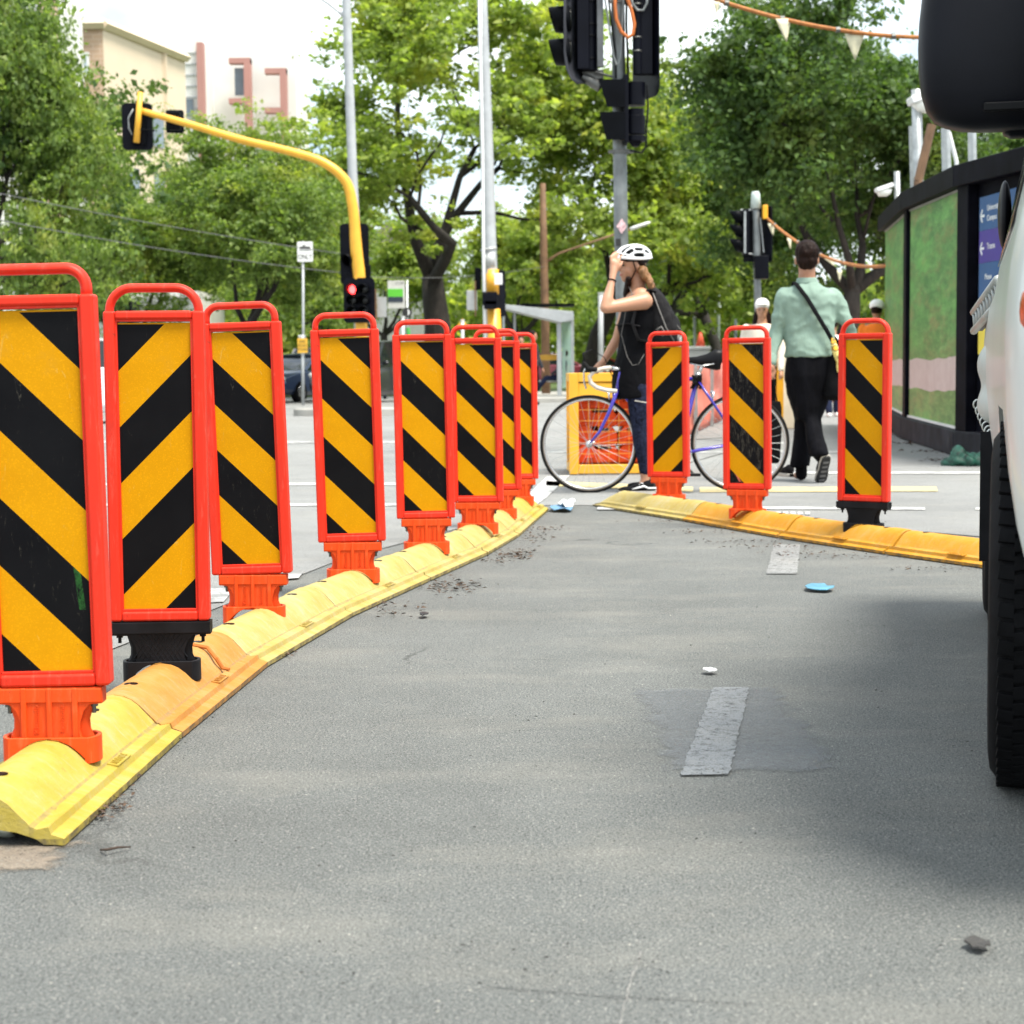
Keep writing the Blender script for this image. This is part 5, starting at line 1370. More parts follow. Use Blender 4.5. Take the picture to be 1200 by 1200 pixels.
mb = MB(); mb.box(((a.x+b.x)/2, d0-.1, (a.z+b.z)/2), (b.x-a.x, .06, a.z-b.z)); mb.build('pane', simple('bright_window', (.45, .52, .58), .2, var=.2), fr_, world=True)
for u in (.30, .62):
    for z in (zt-5.5, zt-9.5):
        p = Vector((x1, d0, 0)).lerp(Vector((q2.x, 124, 0)), u); dv = (Vector((q2.x, 124, 0))-Vector((x1, d0, 0))).normalized(); ang_ = math.atan2(dv.y, dv.x)
        mb = MB(); mb.box(p+Vector((.06, -.02, z)), (1.6, .14, 2.2), rz=ang_); mb.build('window', M['win'], root, world=True)
pp = Vector((x1, d0, 0)).lerp(Vector((q2.x, 124, 0)), .72); mb = MB(); mb.box((pp.x+.1, pp.y-.1, zt*.5), (.3, .3, zt-.4)); mb.build('downpipe', M['cream_wall'], root, world=True)
xa, xb, zz = bbox(66, 92, 18, d0+6); mb = MB(); mb.box(((xa+xb)/2, d0+9, zz/2+zt/2-.5), (xb-xa, 6, zz-zt+1.5)); mb.build('roof_plant_room', M['sign_grey'], root, world=True)
# pinkish corner building at the far left
xa, xb, zz = bbox(-60, 64, -60, 100); root = empty('building', ((xa+xb)/2, 100, 0), 0, 'tall pale building with a pink brick corner at the top left', 'building')
mb = MB(); mb.box(((xa+xb)/2, 103, zz/2), (xb-xa, 6, zz)); mb.build('wall', M['white_wall'], root, world=True)
xa2, xb2, _ = bbox(46, 65, 0, 99.8); mb = MB(); mb.box(((xa2+xb2)/2, 99.9, zz/2), (xb2-xa2, .6, zz+.2)); mb.build('brick_pier', M['tan'], root, world=True)
for k in range(3):
    for j in range(5):
        a = D(4+k*15, 20+j*30, 99.9); mb = MB(); mb.box(a, (.5, .3, .9)); mb.build('window', M['win'], root, world=True)
# white tower with red fin
dT = 165; xa, xb, zz = bbox(185, 232, 43, dT); root = empty('building', ((xa+xb)/2, dT, 0), 0, 'pale tower with a narrow terracotta fin on its right corner', 'building')
mb = MB(); mb.box(((xa+xb)/2, dT+5, zz/2), (xb-xa, 10, zz)); mb.build('wall', M['white_wall'], root, world=True)
xc, xd, z2 = bbox(230.5, 238, 50, dT-.5); mb = MB(); mb.box(((xc+xd)/2, dT-.2, z2/2), (xd-xc, 1.2, z2)); mb.build('terracotta_fin', M['red_trim'], root, world=True)
for j in range(7):
    a = D(219, 62+j*13, dT-.05); mb = MB(); mb.box(a, (2.4, .1, .12)); mb.build('joint_line', M['sign_grey'], root, world=True)
a = D(219, 126, dT-.1); mb = MB(); mb.box(a, (1.2, .2, 1.5)); mb.build('window', M['win'], root, world=True)
# white building with terracotta frames
dU = 172; xa, xb, zz = bbox(240, 345, 60, dU); root = empty('building', ((xa+xb)/2, dU, 0), 0, 'white building with square terracotta balcony frames, right of the pale tower', 'building')
mb = MB(); mb.box(((xa+xb)/2, dU+6, zz/2), (xb-xa, 10, zz)); mb.build('wall', M['white_wall'], root, world=True)
def frame_px(x0, y0, x1, y1, th):
    mb = MB()
    for (ax, ay, bx, by) in ((x0, y0, x1, y0), (x1, y0, x1, y1+30), (x0, y1, x1, y1)):
        A, B = D(ax, ay, dU-.8), D(bx, by, dU-.8); c = (A+B)/2
        mb.box(c, (abs(B.x-A.x)+th, 1.2 if ax == bx else 1.15, abs(B.z-A.z)+th*(1 if ax == bx else .98)))
    mb.build('terracotta_frame', M['red_trim'], root, world=True)
frame_px(272, 72, 291, 119, .5); frame_px(314, 84, 333, 130, .5)
mb = MB(); a = D(282, 96, dU-.1); mb.box(a, (1.1, .3, 2.6)); mb.build('window', M['win'], root, world=True)
# low white shop behind the left panels
dV = 66; xa, xb, zz = bbox(110, 232, 342, dV); root = empty('building', ((xa+xb)/2, dV, 0), 0, 'low white building seen through the handle of the second hazard panel', 'building')
mb = MB(); mb.box(((xa+xb)/2, dV+3, zz/2), (xb-xa, 6, zz)); mb.build('wall', M['white_wall'], root, world=True)
for j in range(8):
    a = D(160, 349+j*4.2, dV-.05); mb = MB(); mb.box((a.x+.6, dV-.02, a.z), (3.3, .06, .03)); mb.build('cladding_joint', M['sign_grey'], root, world=True)
a, b = D(112, 353, dV-1), D(158, 376, dV-1); mb = MB(); mb.box(((a.x+b.x)/2, dV-.8, (a.z+b.z)/2), (b.x-a.x, 1.6, a.z-b.z)); mb.build('dark_awning', M['visor'], root, world=True)
mb = MB(); mb.box(((a.x+b.x)/2, dV-.03, b.z-.8), (b.x-a.x-.2, .08, 1.5)); mb.build('window', M['win'], root, world=True)
# pale house glimpsed beyond the elm
xa, xb, zz = bbox(450, 474, 276, 108); root = empty('building', ((xa+xb)/2, 108, 0), 0, 'grey gabled house glimpsed left of the big elm trunk', 'building')
mb = MB(); mb.box(((xa+xb)/2, 111, zz/2-.5), (xb-xa+3, 6, zz-1)); mb.build('wall', M['sign_grey'], root, world=True)
mb = MB(); mb.prism([(xa-2, zz-1), (xb+2, zz-1), ((xa+xb)/2, zz+1)], 107.5, 114.5, 'y'); mb.build('roof', simple('grey_roof', (.2, .17, .16), .7), root, world=True)
# ================================================================== people
def skin_mat(name, c):
    t = NT(name); co = t.coord(); t.base(t.ramp(t.noise(co, 9, 4), [(.3, tuple(k*.88 for k in c)), (.7, c)]))
    t.b.inputs['Subsurface Weight'].default_value = .12; t.b.inputs['Subsurface Radius'].default_value = (.02, .008, .004); t.b.inputs['Subsurface Scale'].default_value = .3
    return t.set(.48)
M['skin'] = skin_mat('warm_skin', (.46, .235, .14)); M['skin2'] = skin_mat('tan_skin', (.38, .19, .115))
def cloth(name, c, var=.2, vs=6, rough=.85, fold=.0, sc=(1, 1, 1)):
    t = NT(name); co = t.coord('Object', sc); n_ = t.noise(co, vs, 5, .6, .6)
    t.base(t.ramp(n_, [(.3, tuple(k*(1-var) for k in c)), (.7, tuple(min(1, k*(1+var*.5)) for k in c))]))
    if fold: t.bump(n_, fold, .03)
    return t.set(rough, 0, .10 if max(c) < .1 else .25)
M['black_cloth'] = cloth('black_cotton', (.0035, .0035, .0045), fold=.5)
M['mint'] = cloth('mint_shirt', (.215, .305, .25), .14, 5, .8, .6, (1, 1, .5))
M['navy'] = cloth('navy_patterned_leggings', (.016, .020, .042), .9, 55, .8)
M['trouser'] = cloth('black_wide_trousers', (.0035, .0035, .0055), .4, 6, .85, .8, (1.4, 1.4, .35))
M['hair_dark'] = cloth('dark_brown_hair', (.014, .006, .004), .5, 30, .5, .5, (1, 1, .3))
M['hair_fair'] = cloth('fair_brown_hair', (.22, .11, .045), .6, 26, .5, .6, (1, 1, .35))
M['sole'] = simple('pale_shoe_sole', (.46, .43, .38), .6, var=.08, vs=20)
M['shoe'] = cloth('black_canvas_shoe', (.006, .006, .007))
M['white_shell'] = simple('white_helmet_shell', (.82, .83, .84), .25, var=.03, coat=.4)
M['pack'] = cloth('charcoal_backpack', (.018, .017, .018), .5, 10, .75, .5)
M['pack_trim'] = simple('grey_pack_trim', (.16, .15, .14), .6, var=.3, vs=30)

DW = 12.06; SW = F/DW
def W(px, py, dd=0): return D(px, py, DW+dd)
def fingers(mb, palm, dirs, r=.0088):
    """dirs: list of lists of points per finger"""
    for pts in dirs:
        n_ = len(pts)-1
        for i in range(n_): mb.capsule(pts[i], r*(1-.10*i), pts[i+1], r*(1-.10*(i+1)), 10, 3)

# ---- the cyclist
root = empty('person', P(755, 579, 0), 0, 'cyclist astride the bicycle in a white helmet and black tunic, hand raised to it', 'person')
H = W(741, 312)                      # head centre
fd = Vector((-.93, -.37, -.02)).normalized()       # where the face points
sd = fd.cross(Vector((0, 0, 1))).normalized(); up = sd.cross(fd).normalized()
MH = Matrix((fd, sd, up)).transposed()
def h(f, s, u): return H+fd*f+sd*s+up*u
mb = MB()
mb.ell(h(-.005, 0, .028), (.096, .074, .092), MH); mb.ell(h(.030, 0, -.035), (.060, .056, .075), MH); mb.ell(h(.052, 0, -.085), (.030, .030, .026), MH)
mb.capsule(h(.088, 0, .012), .010, h(.106, 0, -.022), .0125, 10); mb.ell(h(.080, 0, .030), (.018, .045, .012), MH)
mb.ell(h(.082, 0, -.052), (.015, .021, .008), MH); mb.ell(h(.079, 0, -.064), (.014, .018, .008), MH)
mb.ell(h(.050, .035, -.030), (.03, .022, .028), MH); mb.ell(h(.050, -.035, -.030), (.03, .022, .028), MH)
for s in (1, -1): mb.ell(h(-.008, s*.075, -.010), (.018, .008, .030), MH)
mb.limb([(h(-.03, 0, -.05), .056), (W(748, 338), .054), (W(750, 347), .062)])
# torso core under the clothes and shoulders
mb.limb([(W(751, 348, -.10), .066), (W(749, 352, 0), .085), (W(741, 349, .12), .062)])
mb.limb([(W(750, 360), .11), (W(748, 400), .10), (W(748, 440), .11)])
# near arm, raised
sh, el, wr = W(755, 353, -.155), W(709.5, 361, -.27), W(717.5, 327, -.20)
mb.limb([(sh, .060), (sh.lerp(el, .35), .049), (sh.lerp(el, .7), .043), (el, .037)])
mb.limb([(el, .037), (el.lerp(wr, .3), .039), (el.lerp(wr, .75), .027), (wr, .0225)])
pal = W(719.5, 314, -.165)
mb.limb([(wr, .0225), (wr.lerp(pal, .5), .026), (pal, .028)]); mb.ell(W(720.5, 312, -.160), (.038, .026, .046))
fin = []
for k, (x0, y0, x1, y1, x2, y2) in enumerate(((715.5, 307, 715.5, 301, 718.5, 296.5), (718.2, 305.5, 719, 299, 722, 294.5), (721.5, 305, 723, 299, 726, 295.5), (724.8, 306.5, 727, 301.5, 729.5, 298.5))):
    fin.append([W(x0, y0, -.17+.012*k), W(x1, y1, -.165+.014*k), W(x2, y2, -.135+.014*k)])
fingers(mb, pal, fin)
fingers(mb, pal, [[W(724, 315, -.16), W(728, 311, -.15), W(729.5, 306.5, -.135)]], .010)
# far arm down to the handlebar
s2, e2, w2 = W(738, 352, .15), W(723, 398, .22), W(706.5, 425, .20)
mb.limb([(s2, .052), (s2.lerp(e2, .5), .043), (e2, .036), (e2.lerp(w2, .4), .034), (w2, .023), (W(702, 429, .20), .028)])
fingers(mb, None, [[W(701+k*1.2, 428.5, .185+.012*k), W(696+k*1.3, 430, .18+.012*k), W(694.5+k*1.4, 434.5, .18+.012*k), W(698+k, 437.5, .185+.012*k)] for k in range(4)], .0095)
fingers(mb, None, [[W(703, 430, .18), W(700.5, 433.5, .17), W(698, 436.5, .172)]], .0105)
# legs
for dd, (kx, ky), (ax, ay) in ((-.115, (751, 507), (756, 560)), (.15, (757, 507), (766, 556))):
    hp = W(750, 452, dd*.8); kn = W(kx, ky, dd); an = W(ax, ay, dd)
    mb.limb([(hp, .088), (hp.lerp(kn, .5), .078), (kn, .055), (kn.lerp(an, .3), .054), (kn.lerp(an, .8), .036), (an, .032)])
    mb.limb([(an, .032), (W(ax-2, ay+11, dd), .033), (W(ax-17, ay+15, dd), .027)])
body = mb.organic('body', M['skin'], root, .0085, 4)
# eyes, brows
for s in (1, -1):
    mb = MB(); mb.ell(h(.083, s*.030, .006), (.008, .012, .0065), MH, 10, 8); mb.build('eye', simple('eye_dark', (.03, .02, .015), .2), body.parent, world=True, smooth=True)
    mb = MB(); mb.limb([(h(.092, s*.016, .024), .004), (h(.086, s*.042, .025), .003)], 8); mb.build('eyebrow', M['hair_dark'], root, world=True, smooth=True)
mb = MB(); mb.ell(h(.090, 0, -.0575), (.0075, .021, .0065), MH, 12, 8); mb.build('lips', simple('lips', (.42, .14, .12), .4), root, world=True, smooth=True)
# hair: sides, behind the ear, tied and wavy
mb = MB(); mb.limb([(h(-.03, .055, .02), .035), (h(-.055, .05, -.04), .034), (h(-.075, .03, -.09), .032)])
mb.limb([(h(-.03, -.055, .02), .035), (h(-.06, -.03, -.05), .036), (h(-.08, 0, -.09), .034)])
mb.limb([(h(.02, .066, .01), .012), (h(.012, .070, -.035), .011), (h(.008, .066, -.075), .008)], 8)
mb.organic('hair', M['hair_dark'], root, .007, 3)
mb = MB()
for k in range(8):
    a = k*1.3; pp = []
    for j in range(8):
        u = j/7; pp.append((W(753+u*11.5+2.6*math.sin(a+u*8), 316.5+u*20+2.0*math.cos(a*1.7+u*7), -.065+.035*math.cos(a)+.02*math.sin(u*9+a)), .017*(1-.5*u)+.004))
    mb.limb(pp, 10)
mb.organic('ponytail', M['hair_fair'], root, .006, 2)
mb = MB(); mb.limb([(h(.06, -.06, -.09), .022), (W(734, 345, .08), .026), (W(737, 352, .1), .016)]); mb.organic('hair_lock', M['hair_dark'], root, .008, 3)
# tunic: open-armed dress, loft of sections
secs = []
for x, y, rx, ry in ((748, 349, .085, .105), (749, 354, .105, .150), (750, 362, .120, .170), (749.5, 372, .130, .172), (747.5, 382, .138, .165), (747.5, 394, .118, .150), (746, 408, .122, .150), (744.5, 428, .138, .170), (743.5, 446, .150, .185), (744, 460, .150, .19), (744.5, 467.5, .146, .19)):
    secs.append((W(x, y), rx, ry, .15))
mb = MB(); mb.loft(secs, 32, 2.3)
mb.organic('tunic', M['black_cloth'], root, .012, 3, disp=lambda v: .009*mnoise.noise(Vector((v.x*9, v.y*9, v.z*3.5)))+.004*mnoise.noise(Vector((v.x*25, v.y*25, v.z*10))))
for s, pts in ((-1, [(753, 344, -.075), (757, 350, -.115), (762, 362, -.15)]), (1, [(742, 345, .07), (739, 352, .10), (738, 362, .12)])):
    mb = MB(); mb.tube([W(*p) for p in pts], [.022, .026, .03], 8); mb.build('tunic_strap', M['black_cloth'], root, world=True, smooth=True)
# leggings
for dd, (kx, ky), (ax, ay) in ((-.115, (751, 507), (756, 552)), (.15, (757, 507), (766, 549))):
    hp = W(750, 455, dd*.8); kn = W(kx, ky, dd); an = W(ax, ay, dd)
    mb = MB(); mb.limb([(hp, .096), (hp.lerp(kn, .5), .084), (kn, .063), (kn.lerp(an, .3), .062), (kn.lerp(an, .8), .045), (an, .042)])
    mb.organic('leggings', M['navy'], root, .010, 3, disp=lambda v: .004*mnoise.noise(Vector((v.x*14, v.y*14, v.z*6))))
mb = MB(); mb.tube([W(744, 469.5, -.20), W(752, 471, -.225), (W(760, 472, -.20))], .004, 6); mb.build('reflective_hem', M['sole'], root, world=True)
# shoes
def shoe(ankle, toe, dirv, r, col_up, col_sole, parent, L=.27, lift=0.0):
    """low canvas shoe; ankle = point above the heel on the ground plane, dirv = toe direction"""
    dv = Vector(dirv).normalized(); sv = dv.cross(Vector((0, 0, 1))).normalized(); uv = sv.cross(dv).normalized(); Mx = Matrix((dv, sv, uv)).transposed()
    c = Vector(ankle)
    mb = MB(); mb.ell(c+dv*.01+uv*.055, (.055, .036, .045), Mx); mb.ell(c+dv*.07+uv*.045, (.075, .038, .035), Mx); mb.ell(c+dv*.15+uv*.036, (.07, .042, .026), Mx)
    up_ = mb.organic('shoe', col_up, parent, .007, 2)
    rows = []
    for (f, w) in ((-.055, .022), (-.035, .034), (.02, .037), (.09, .039), (.15, .044), (.195, .036), (.218, .018)):
        rows.append([c+dv*f+sv*w+uv*.002, c+dv*f+sv*w+uv*.030, c+dv*f-sv*w+uv*.030, c+dv*f-sv*w+uv*.002, c+dv*f+sv*w+uv*.002])
    mb = MB(); mb.grid(rows); so = mb.build('sole', col_sole, up_, bevel=.004); 
    for v in so.data.vertices: v.co -= world_loc(parent)
    return up_, dv, sv, uv, c
u_, dv, sv, uv, c = shoe(P(762, 580, 0)+Vector((0, 0, 0)), None, (-1, -.10, 0), 1, M['shoe'], M['sole'], root)
mb = MB(); b0 = c-sv*(-1)*0
sgn = -1 if (sv.y > 0) else 1
side = sv*sgn
mb.tube([c+dv*(-.045)+side*.034+uv*.048, c+dv*.02+side*.0385+uv*.048, c+dv*.05+side*.040+uv*.062, c+dv*.09+side*.040+uv*.052, c+dv*.13+side*.040+uv*.044], [.0055, .0055, .007, .006, .003], 8)
mb.build('shoe_stripe', M['white'], root, world=True, smooth=True)
mb = MB()
for k in range(4): mb.cyl(c+dv*(.055+k*.022)+side*.024+uv*(.080-k*.009), c+dv*(.060+k*.022)-side*.02+uv*(.081-k*.009), .004, n=6)
mb.build('laces', M['white'], root, world=True)
shoe(P(772, 575.5, 0)+Vector((0, .02, 0)), None, (-1, .10, 0), 1, M['shoe'], M['sole'], root)
# helmet: white ribs over a dark liner
hc = h(-.012, 0, .062); tilt = Matrix.Rotation(R(6), 3, 'Y'); MHt = MH
mb = MB(); mb.ell(hc, (.118, .086, .072), MHt); mb.build('helmet_liner', M['black'], root, world=True, smooth=True)
mb = MB()
def hp(lon, lat, r=1.0):   # helmet surface: lon front->back angle, lat side angle
    v = Vector((math.cos(lon)*math.cos(lat)*.1, math.sin(lat)*.072, math.sin(lon)*math.cos(lat)*.06)); 
    v = Vector((math.cos(lon)*math.cos(lat)*.126, math.sin(lat)*.095, math.sin(lon)*math.cos(lat)*.084))*r
    return hc+MHt @ v
for lat, wd in ((-70, .009), (-40, .0095), (-14, .0085), (14, .0085), (40, .0095), (70, .009)):
    pts = [hp(R(a), R(lat*(.80+.20*math.sin(R(a)))), 1.0) for a in range(6, 176, 12)]
    mb.tube(pts, [(wd, .008)]*len(pts), 8)
for lon in (12, 66, 124, 168):
    pts = [hp(R(lon+(8*math.cos(R(la*2)))), R(la), .995) for la in range(-72, 73, 12)]
    mb.tube(pts, [(.007, .006)]*len(pts), 8)
rim = [hp(R(a), 0, 1.0) for a in range(0, 1)]
pts = [hc+MHt @ Vector((.122*math.cos(R(a)), .092*math.sin(R(a)), -.010+.006*math.cos(R(2*a)))) for a in range(0, 360, 15)]
mb.tube(pts, [(.014, .011)]*len(pts), 8, closed=True)
mb.organic('helmet', M['white_shell'], root, .0042, 1)
mb = MB(); mb.tube([h(.03, .078, .03), h(.005, .078, -.03), h(.03, .050, -.092)], .004, 6); mb.tube([h(-.05, .076, .03), h(.005, .078, -.03)], .004, 6); mb.tube([h(.03, -.078, .03), h(.01, -.074, -.03), h(.03, -.04, -.092), h(.03, .05, -.092)], .004, 6)
mb.build('helmet_strap', M['black'], root, world=True)
mb = MB(); v = (wr-el).normalized(); cc = wr-v*.012; u1, v1 = orth(v); mb.tube([cc+u1*math.cos(R(a))*.0265+v1*math.sin(R(a))*.0265 for a in range(0, 360, 24)], .0045, 6, closed=True); mb.build('wristband', M['hair_dark'], root, world=True, smooth=True)
mb = MB(); mb.tube([h(.008, .080, -.012), h(.02, .085, -.06), W(741, 345, -.12), W(734, 362, -.15), W(728, 392, -.15), W(735, 418, -.17), W(741, 428, -.19), W(748, 427, -.2), (W(755, 415, -.2))], .0020, 6)
mb.build('earphone_cord', M['pack_trim'], root, world=True, smooth=True)

# ---- backpack
bp = empty('backpack', W(775, 400), 0, 'charcoal backpack worn on the back of the cyclist', 'backpack')
secs = [(W(776, 406), .085, .13), (W(777, 399), .105, .15), (W(777.5, 385), .108, .155), (W(775, 370), .095, .155), (W(771, 356), .072, .145), (W(767.5, 345), .048, .12), (W(765, 338), .025, .08)]
mb = MB(); mb.loft(secs, 28, 2.8)
mb.organic('bag', M['pack'], bp, .010, 3, disp=lambda v: .008*mnoise.noise(Vector((v.x*11, v.y*11, v.z*7))))
mb = MB(); mb.ell(W(788, 386), (.060, .115, .105)); mb.organic('front_pocket', M['pack'], bp, .010, 3, disp=lambda v: .006*mnoise.noise(Vector((v.x*14, v.y*14, v.z*9))))
mb = MB(); mb.tube([W(765, 343, -.12), W(772, 362, -.155), W(781, 385, -.165), (W(790, 400, -.14))], .005, 6); mb.tube([W(768, 340, -.09), W(779, 354, -.125), W(788, 372, -.13), W(794, 392, -.12)], .005, 6); mb.tube([W(783, 372, -.14), W(790, 378, -.125), W(797, 386, -.08)], .006, 6); mb.box(W(795, 397, -.1), (.02, .02, .07)); mb.build('piping', M['pack_trim'], bp, world=True, smooth=True)
mb = MB(); mb.tube([W(769, 387, -.16), (W(775, 383, -.17)), W(778, 388, -.17), W(776, 394, -.17)], .007, 8); mb.build('carabiner', M['pack_trim'], bp, world=True, smooth=True)
for s, pts in ((-1, [(768, 342, -.10), (760, 339, -.115), (752, 344, -.13), (746, 360, -.165), (741, 378, -.175), (748, 398, -.18), (765, 402, -.15)]), (1, [(766, 342, .1), (752, 340, .1), (740, 346, .11), (735, 365, .12), (734, 385, .12)])):
    mb = MB(); mb.tube([W(*p) for p in pts], [(.024, .006)]*len(pts), 8); mb.build('shoulder_strap', M['pack'], bp, world=True, smooth=True)
mb = MB(); mb.tube([W(722, 381, -.05), W(735, 379, -.165), W(750, 382, -.178)], [(.012, .004)]*3, 6); mb.build('chest_strap', M['pack'], bp, world=True, smooth=True)

# ================================================================== bicycle
M['bike_blue'] = simple('violet_blue_frame_paint', (.045, .030, .34), .25, var=.12, vs=3, coat=.5)
M['tyre'] = simple('bicycle_tyre_rubber', (.008, .008, .008), .7, var=.3, vs=20, spec=.15)
M['gumwall'] = simple('tan_tyre_wall', (.16, .13, .10), .7, var=.1)
M['tape'] = simple('cream_bar_tape', (.56, .50, .42), .7, var=.12, vs=30)
M['alloy'] = simple('bicycle_alloy', (.62, .62, .62), .25, .9, var=.05)
g0 = P(779, 577.5, 0); yb = g0.y
bike = empty('bicycle', (g0.x, yb, 0), R(-3), 'blue drop-bar road bicycle held by the cyclist in the white helmet', 'bicycle')
def B(px, py, y=0): return Vector(((px-779)/SW, y, (577.5-py)/SW))
RW = .337
def wheel(cx):
    c = Vector(((cx-779)/SW, 0, RW)); e = empty('wheel', c); e.parent = bike
    ring = lambda r, y=0: [Vector((r*math.cos(R(a)), y, r*math.sin(R(a)))) for a in range(0, 360, 5)]
    mb = MB(); mb.tube(ring(RW-.0125), .0125, 10, closed=True); mb.build('tyre', M['tyre'], e, smooth=True)
    mb = MB(); mb.tube(ring(RW-.030), [(.0095, .008)]*72, 8, closed=True); mb.build('rim', M['alloy'], e, smooth=True)
    mb = MB(); mb.tube(ring(RW-.021), .0105, 8, closed=True); mb.build('tyre_wall', M['gumwall'], e, smooth=True)
    mb = MB(); n_ = 32
    for k in range(n_):
        a = 2*math.pi*k/n_; s = 1 if k % 2 else -1; b_ = a+(.55 if (k//2) % 2 else -.55)
        mb.cyl((math.cos(b_)*.020, s*.028, math.sin(b_)*.020), (math.cos(a)*(RW-.034), s*.002, math.sin(a)*(RW-.034)), .0011, n=5)
    mb.build('spokes', M['steel'], e)
    mb = MB(); mb.cyl((0, -.05, 0), (0, .05, 0), .010, n=12); mb.cyl((0, -.030, 0), (0, -.025, 0), .024, n=16); mb.cyl((0, .025, 0), (0, .030, 0), .024, n=16); mb.cyl((0, -.06, 0), (0, -.048, 0), .008, n=8)
    mb.tube([(0, -.062, 0), (.02, -.066, .012), (.045, -.062, .018)], .004, 6)
    mb.build('hub', M['alloy'], e, smooth=True)
    return e
wheel(691.5); rw = wheel(866)
fr = MB()
hb, ht = B(724.5, 459), B(729, 437); BBk = B(795, 532); SC = B(816.5, 446); RH = B(866, 520.2); FH = B(691.5, 520.2)
fr.cyl(hb, ht, .018, n=14)
fr.cyl(B(728, 443), SC, .0145, n=14); fr.cyl(B(725.5, 456), BBk, .0165, n=14); fr.cyl(BBk, B(818, 440), .0155, n=14)
for s in (-1, 1):
    fr.tube([BBk+Vector((0, s*.03, 0)), BBk.lerp(RH, .3)+Vector((0, s*.042, 0)), RH+Vector((0, s*.06, 0))], [.011, .011, .008], 10)
    fr.tube([SC+Vector((0, s*.018, 0)), SC.lerp(RH, .35)+Vector((0, s*.036, 0)), RH+Vector((0, s*.06, 0))], [.0085, .008, .007], 10)
fr.cyl(BBk+Vector((0, -.038, 0)), BBk+Vector((0, .038, 0)), .022, n=16)
fr.build('frame', M['bike_blue'], bike, smooth=True)
mb = MB()
for s in (-1, 1):
    mb.tube([hb+Vector((-.003, s*.010, -.004)), B(721.5, 466, s*.040), B(713, 487, s*.046), B(703.5, 506, s*.048), FH+Vector((.005, s*.050, .008))], [.013, .0135, .012, .010, .0075], 10)
mb.cyl(B(721, 464, -.045), B(721, 464, .045), .014, n=10); mb.build('fork', M['bike_blue'], bike, smooth=True)
mb = MB(); mb.cyl(B(729, 437), B(730, 432), .014); mb.cyl(B(729.8, 434), B(716, 432), .013); mb.cyl(B(716, 432, -.03), B(716, 432, .03), .017); mb.build('stem', M['alloy'], bike, smooth=True)
mb = MB()
for s in (-1, 1):
    mb.tube([B(716, 432, s*.02), B(715.5, 432, s*.15), B(713, 432, s*.195), B(706, 433, s*.205), B(698, 436, s*.208), B(692.5, 441.5, s*.21), B(694, 449, s*.21), B(701, 454.5, s*.21), B(712, 457.5, s*.212), B(724, 458.5, s*.214)], [.014]*10, 12)
mb.build('handlebar', M['tape'], bike, smooth=True)
for s in (-1, 1):
    mb = MB(); mb.limb([(B(699, 434, s*.208), .020), (B(691, 433, s*.208), .018), (B(687, 427, s*.208), .014)]); bh = mb.build('brake_hood', M['tyre'], bike, smooth=True)
    mb = MB(); mb.tube([B(689, 430, s*.208), B(686, 436, s*.208), B(686, 447, s*.208), B(688.5, 456, s*.208)], [(.009, .004)]*4, 8); mb.build('brake_lever', M['alloy'], bike, smooth=True)
    mb = MB(); mb.tube([B(687, 426, s*.208), B(685, 415, s*.19), B(695, 411, s*.12), B(710, 420, s*.05), B(720, 445, s*.02), B(719, 455, 0)], .0030, 6); mb.build('brake_cable', M['black'], bike, smooth=True)
def brake(c, dirx):
    mb = MB()
    for s in (-1, 1): mb.tube([c+Vector((dirx*.012, s*.004, .028)), c+Vector((dirx*.022, s*.030, .008)), c+Vector((dirx*.020, s*.032, -.020)), c+Vector((dirx*.016, s*.016, -.036))], [.008, .008, .007, .006], 8)
    mb.cyl(c+Vector((0, 0, .02)), c+Vector((dirx*.034, 0, .02)), .008); mb.build('brake_caliper', M['alloy'], bike, smooth=True)
brake(B(720, 463)+Vector((-.01, 0, 0)), -1); brake(SC.lerp(RH, .30)+Vector((.0, 0, .02)), 1)
mb = MB(); mb.cyl(B(818, 441), B(823, 428.5), .0132, n=12); mb.cyl(B(817, 443), B(818.5, 438.5), .019, n=12); mb.build('seatpost', M['alloy'], bike, smooth=True)
mb = MB(); rows = [(800.5, 425.3, .012, .010), (806, 424.5, .022, .018), (816, 425, .030, .022), (828, 425.5, .050, .026), (838, 424.3, .070, .030), (844.5, 424, .066, .028), (846.5, 425, .04, .014)]
mb.tube([B(x, y) for x, y, _, _ in rows], [(b__, a__) for _, _, a__, b__ in rows], 16); sdl = mb.build('saddle', M['black'], bike, smooth=True)
mb = MB()
for s in (-1, 1): mb.tube([B(808, 428, s*.02), B(822, 431, s*.022), B(836, 428.5, s*.03)], .004, 6)
mb.build('saddle_rails', M['alloy'], bike, smooth=True)
mb = MB(); rnd = random.Random(3)
pts = [B(816+6*math.sin(k*1.9)+rnd.uniform(-1, 1), 449+8*math.cos(k*2.3)+rnd.uniform(-1, 1), .03*math.sin(k*1.3)-.01) for k in range(26)]
mb.tube(pts, .0065, 6); mb.box(B(817, 446, 0), (.06, .05, .05)); mb.build('cable_lock', M['black'], bike, smooth=True)
mb = MB(); mb.tube([BBk+Vector((.086*math.cos(R(a)), -.045, .086*math.sin(R(a)))) for a in range(0, 360, 15)], .004, 6, closed=True)
for a in range(0, 360, 72): mb.cyl(BBk+Vector((0, -.045, 0)), BBk+Vector((.086*math.cos(R(a)), -.045, .086*math.sin(R(a)))), .006, n=6)
mb.cyl(BBk+Vector((0, -.05, 0)), BBk+Vector((.10, -.062, -.14)), .010, n=10); mb.cyl(BBk+Vector((0, .05, 0)), BBk+Vector((-.10, .062, .14)), .010, n=10); mb.build('crankset', M['alloy'], bike, smooth=True)
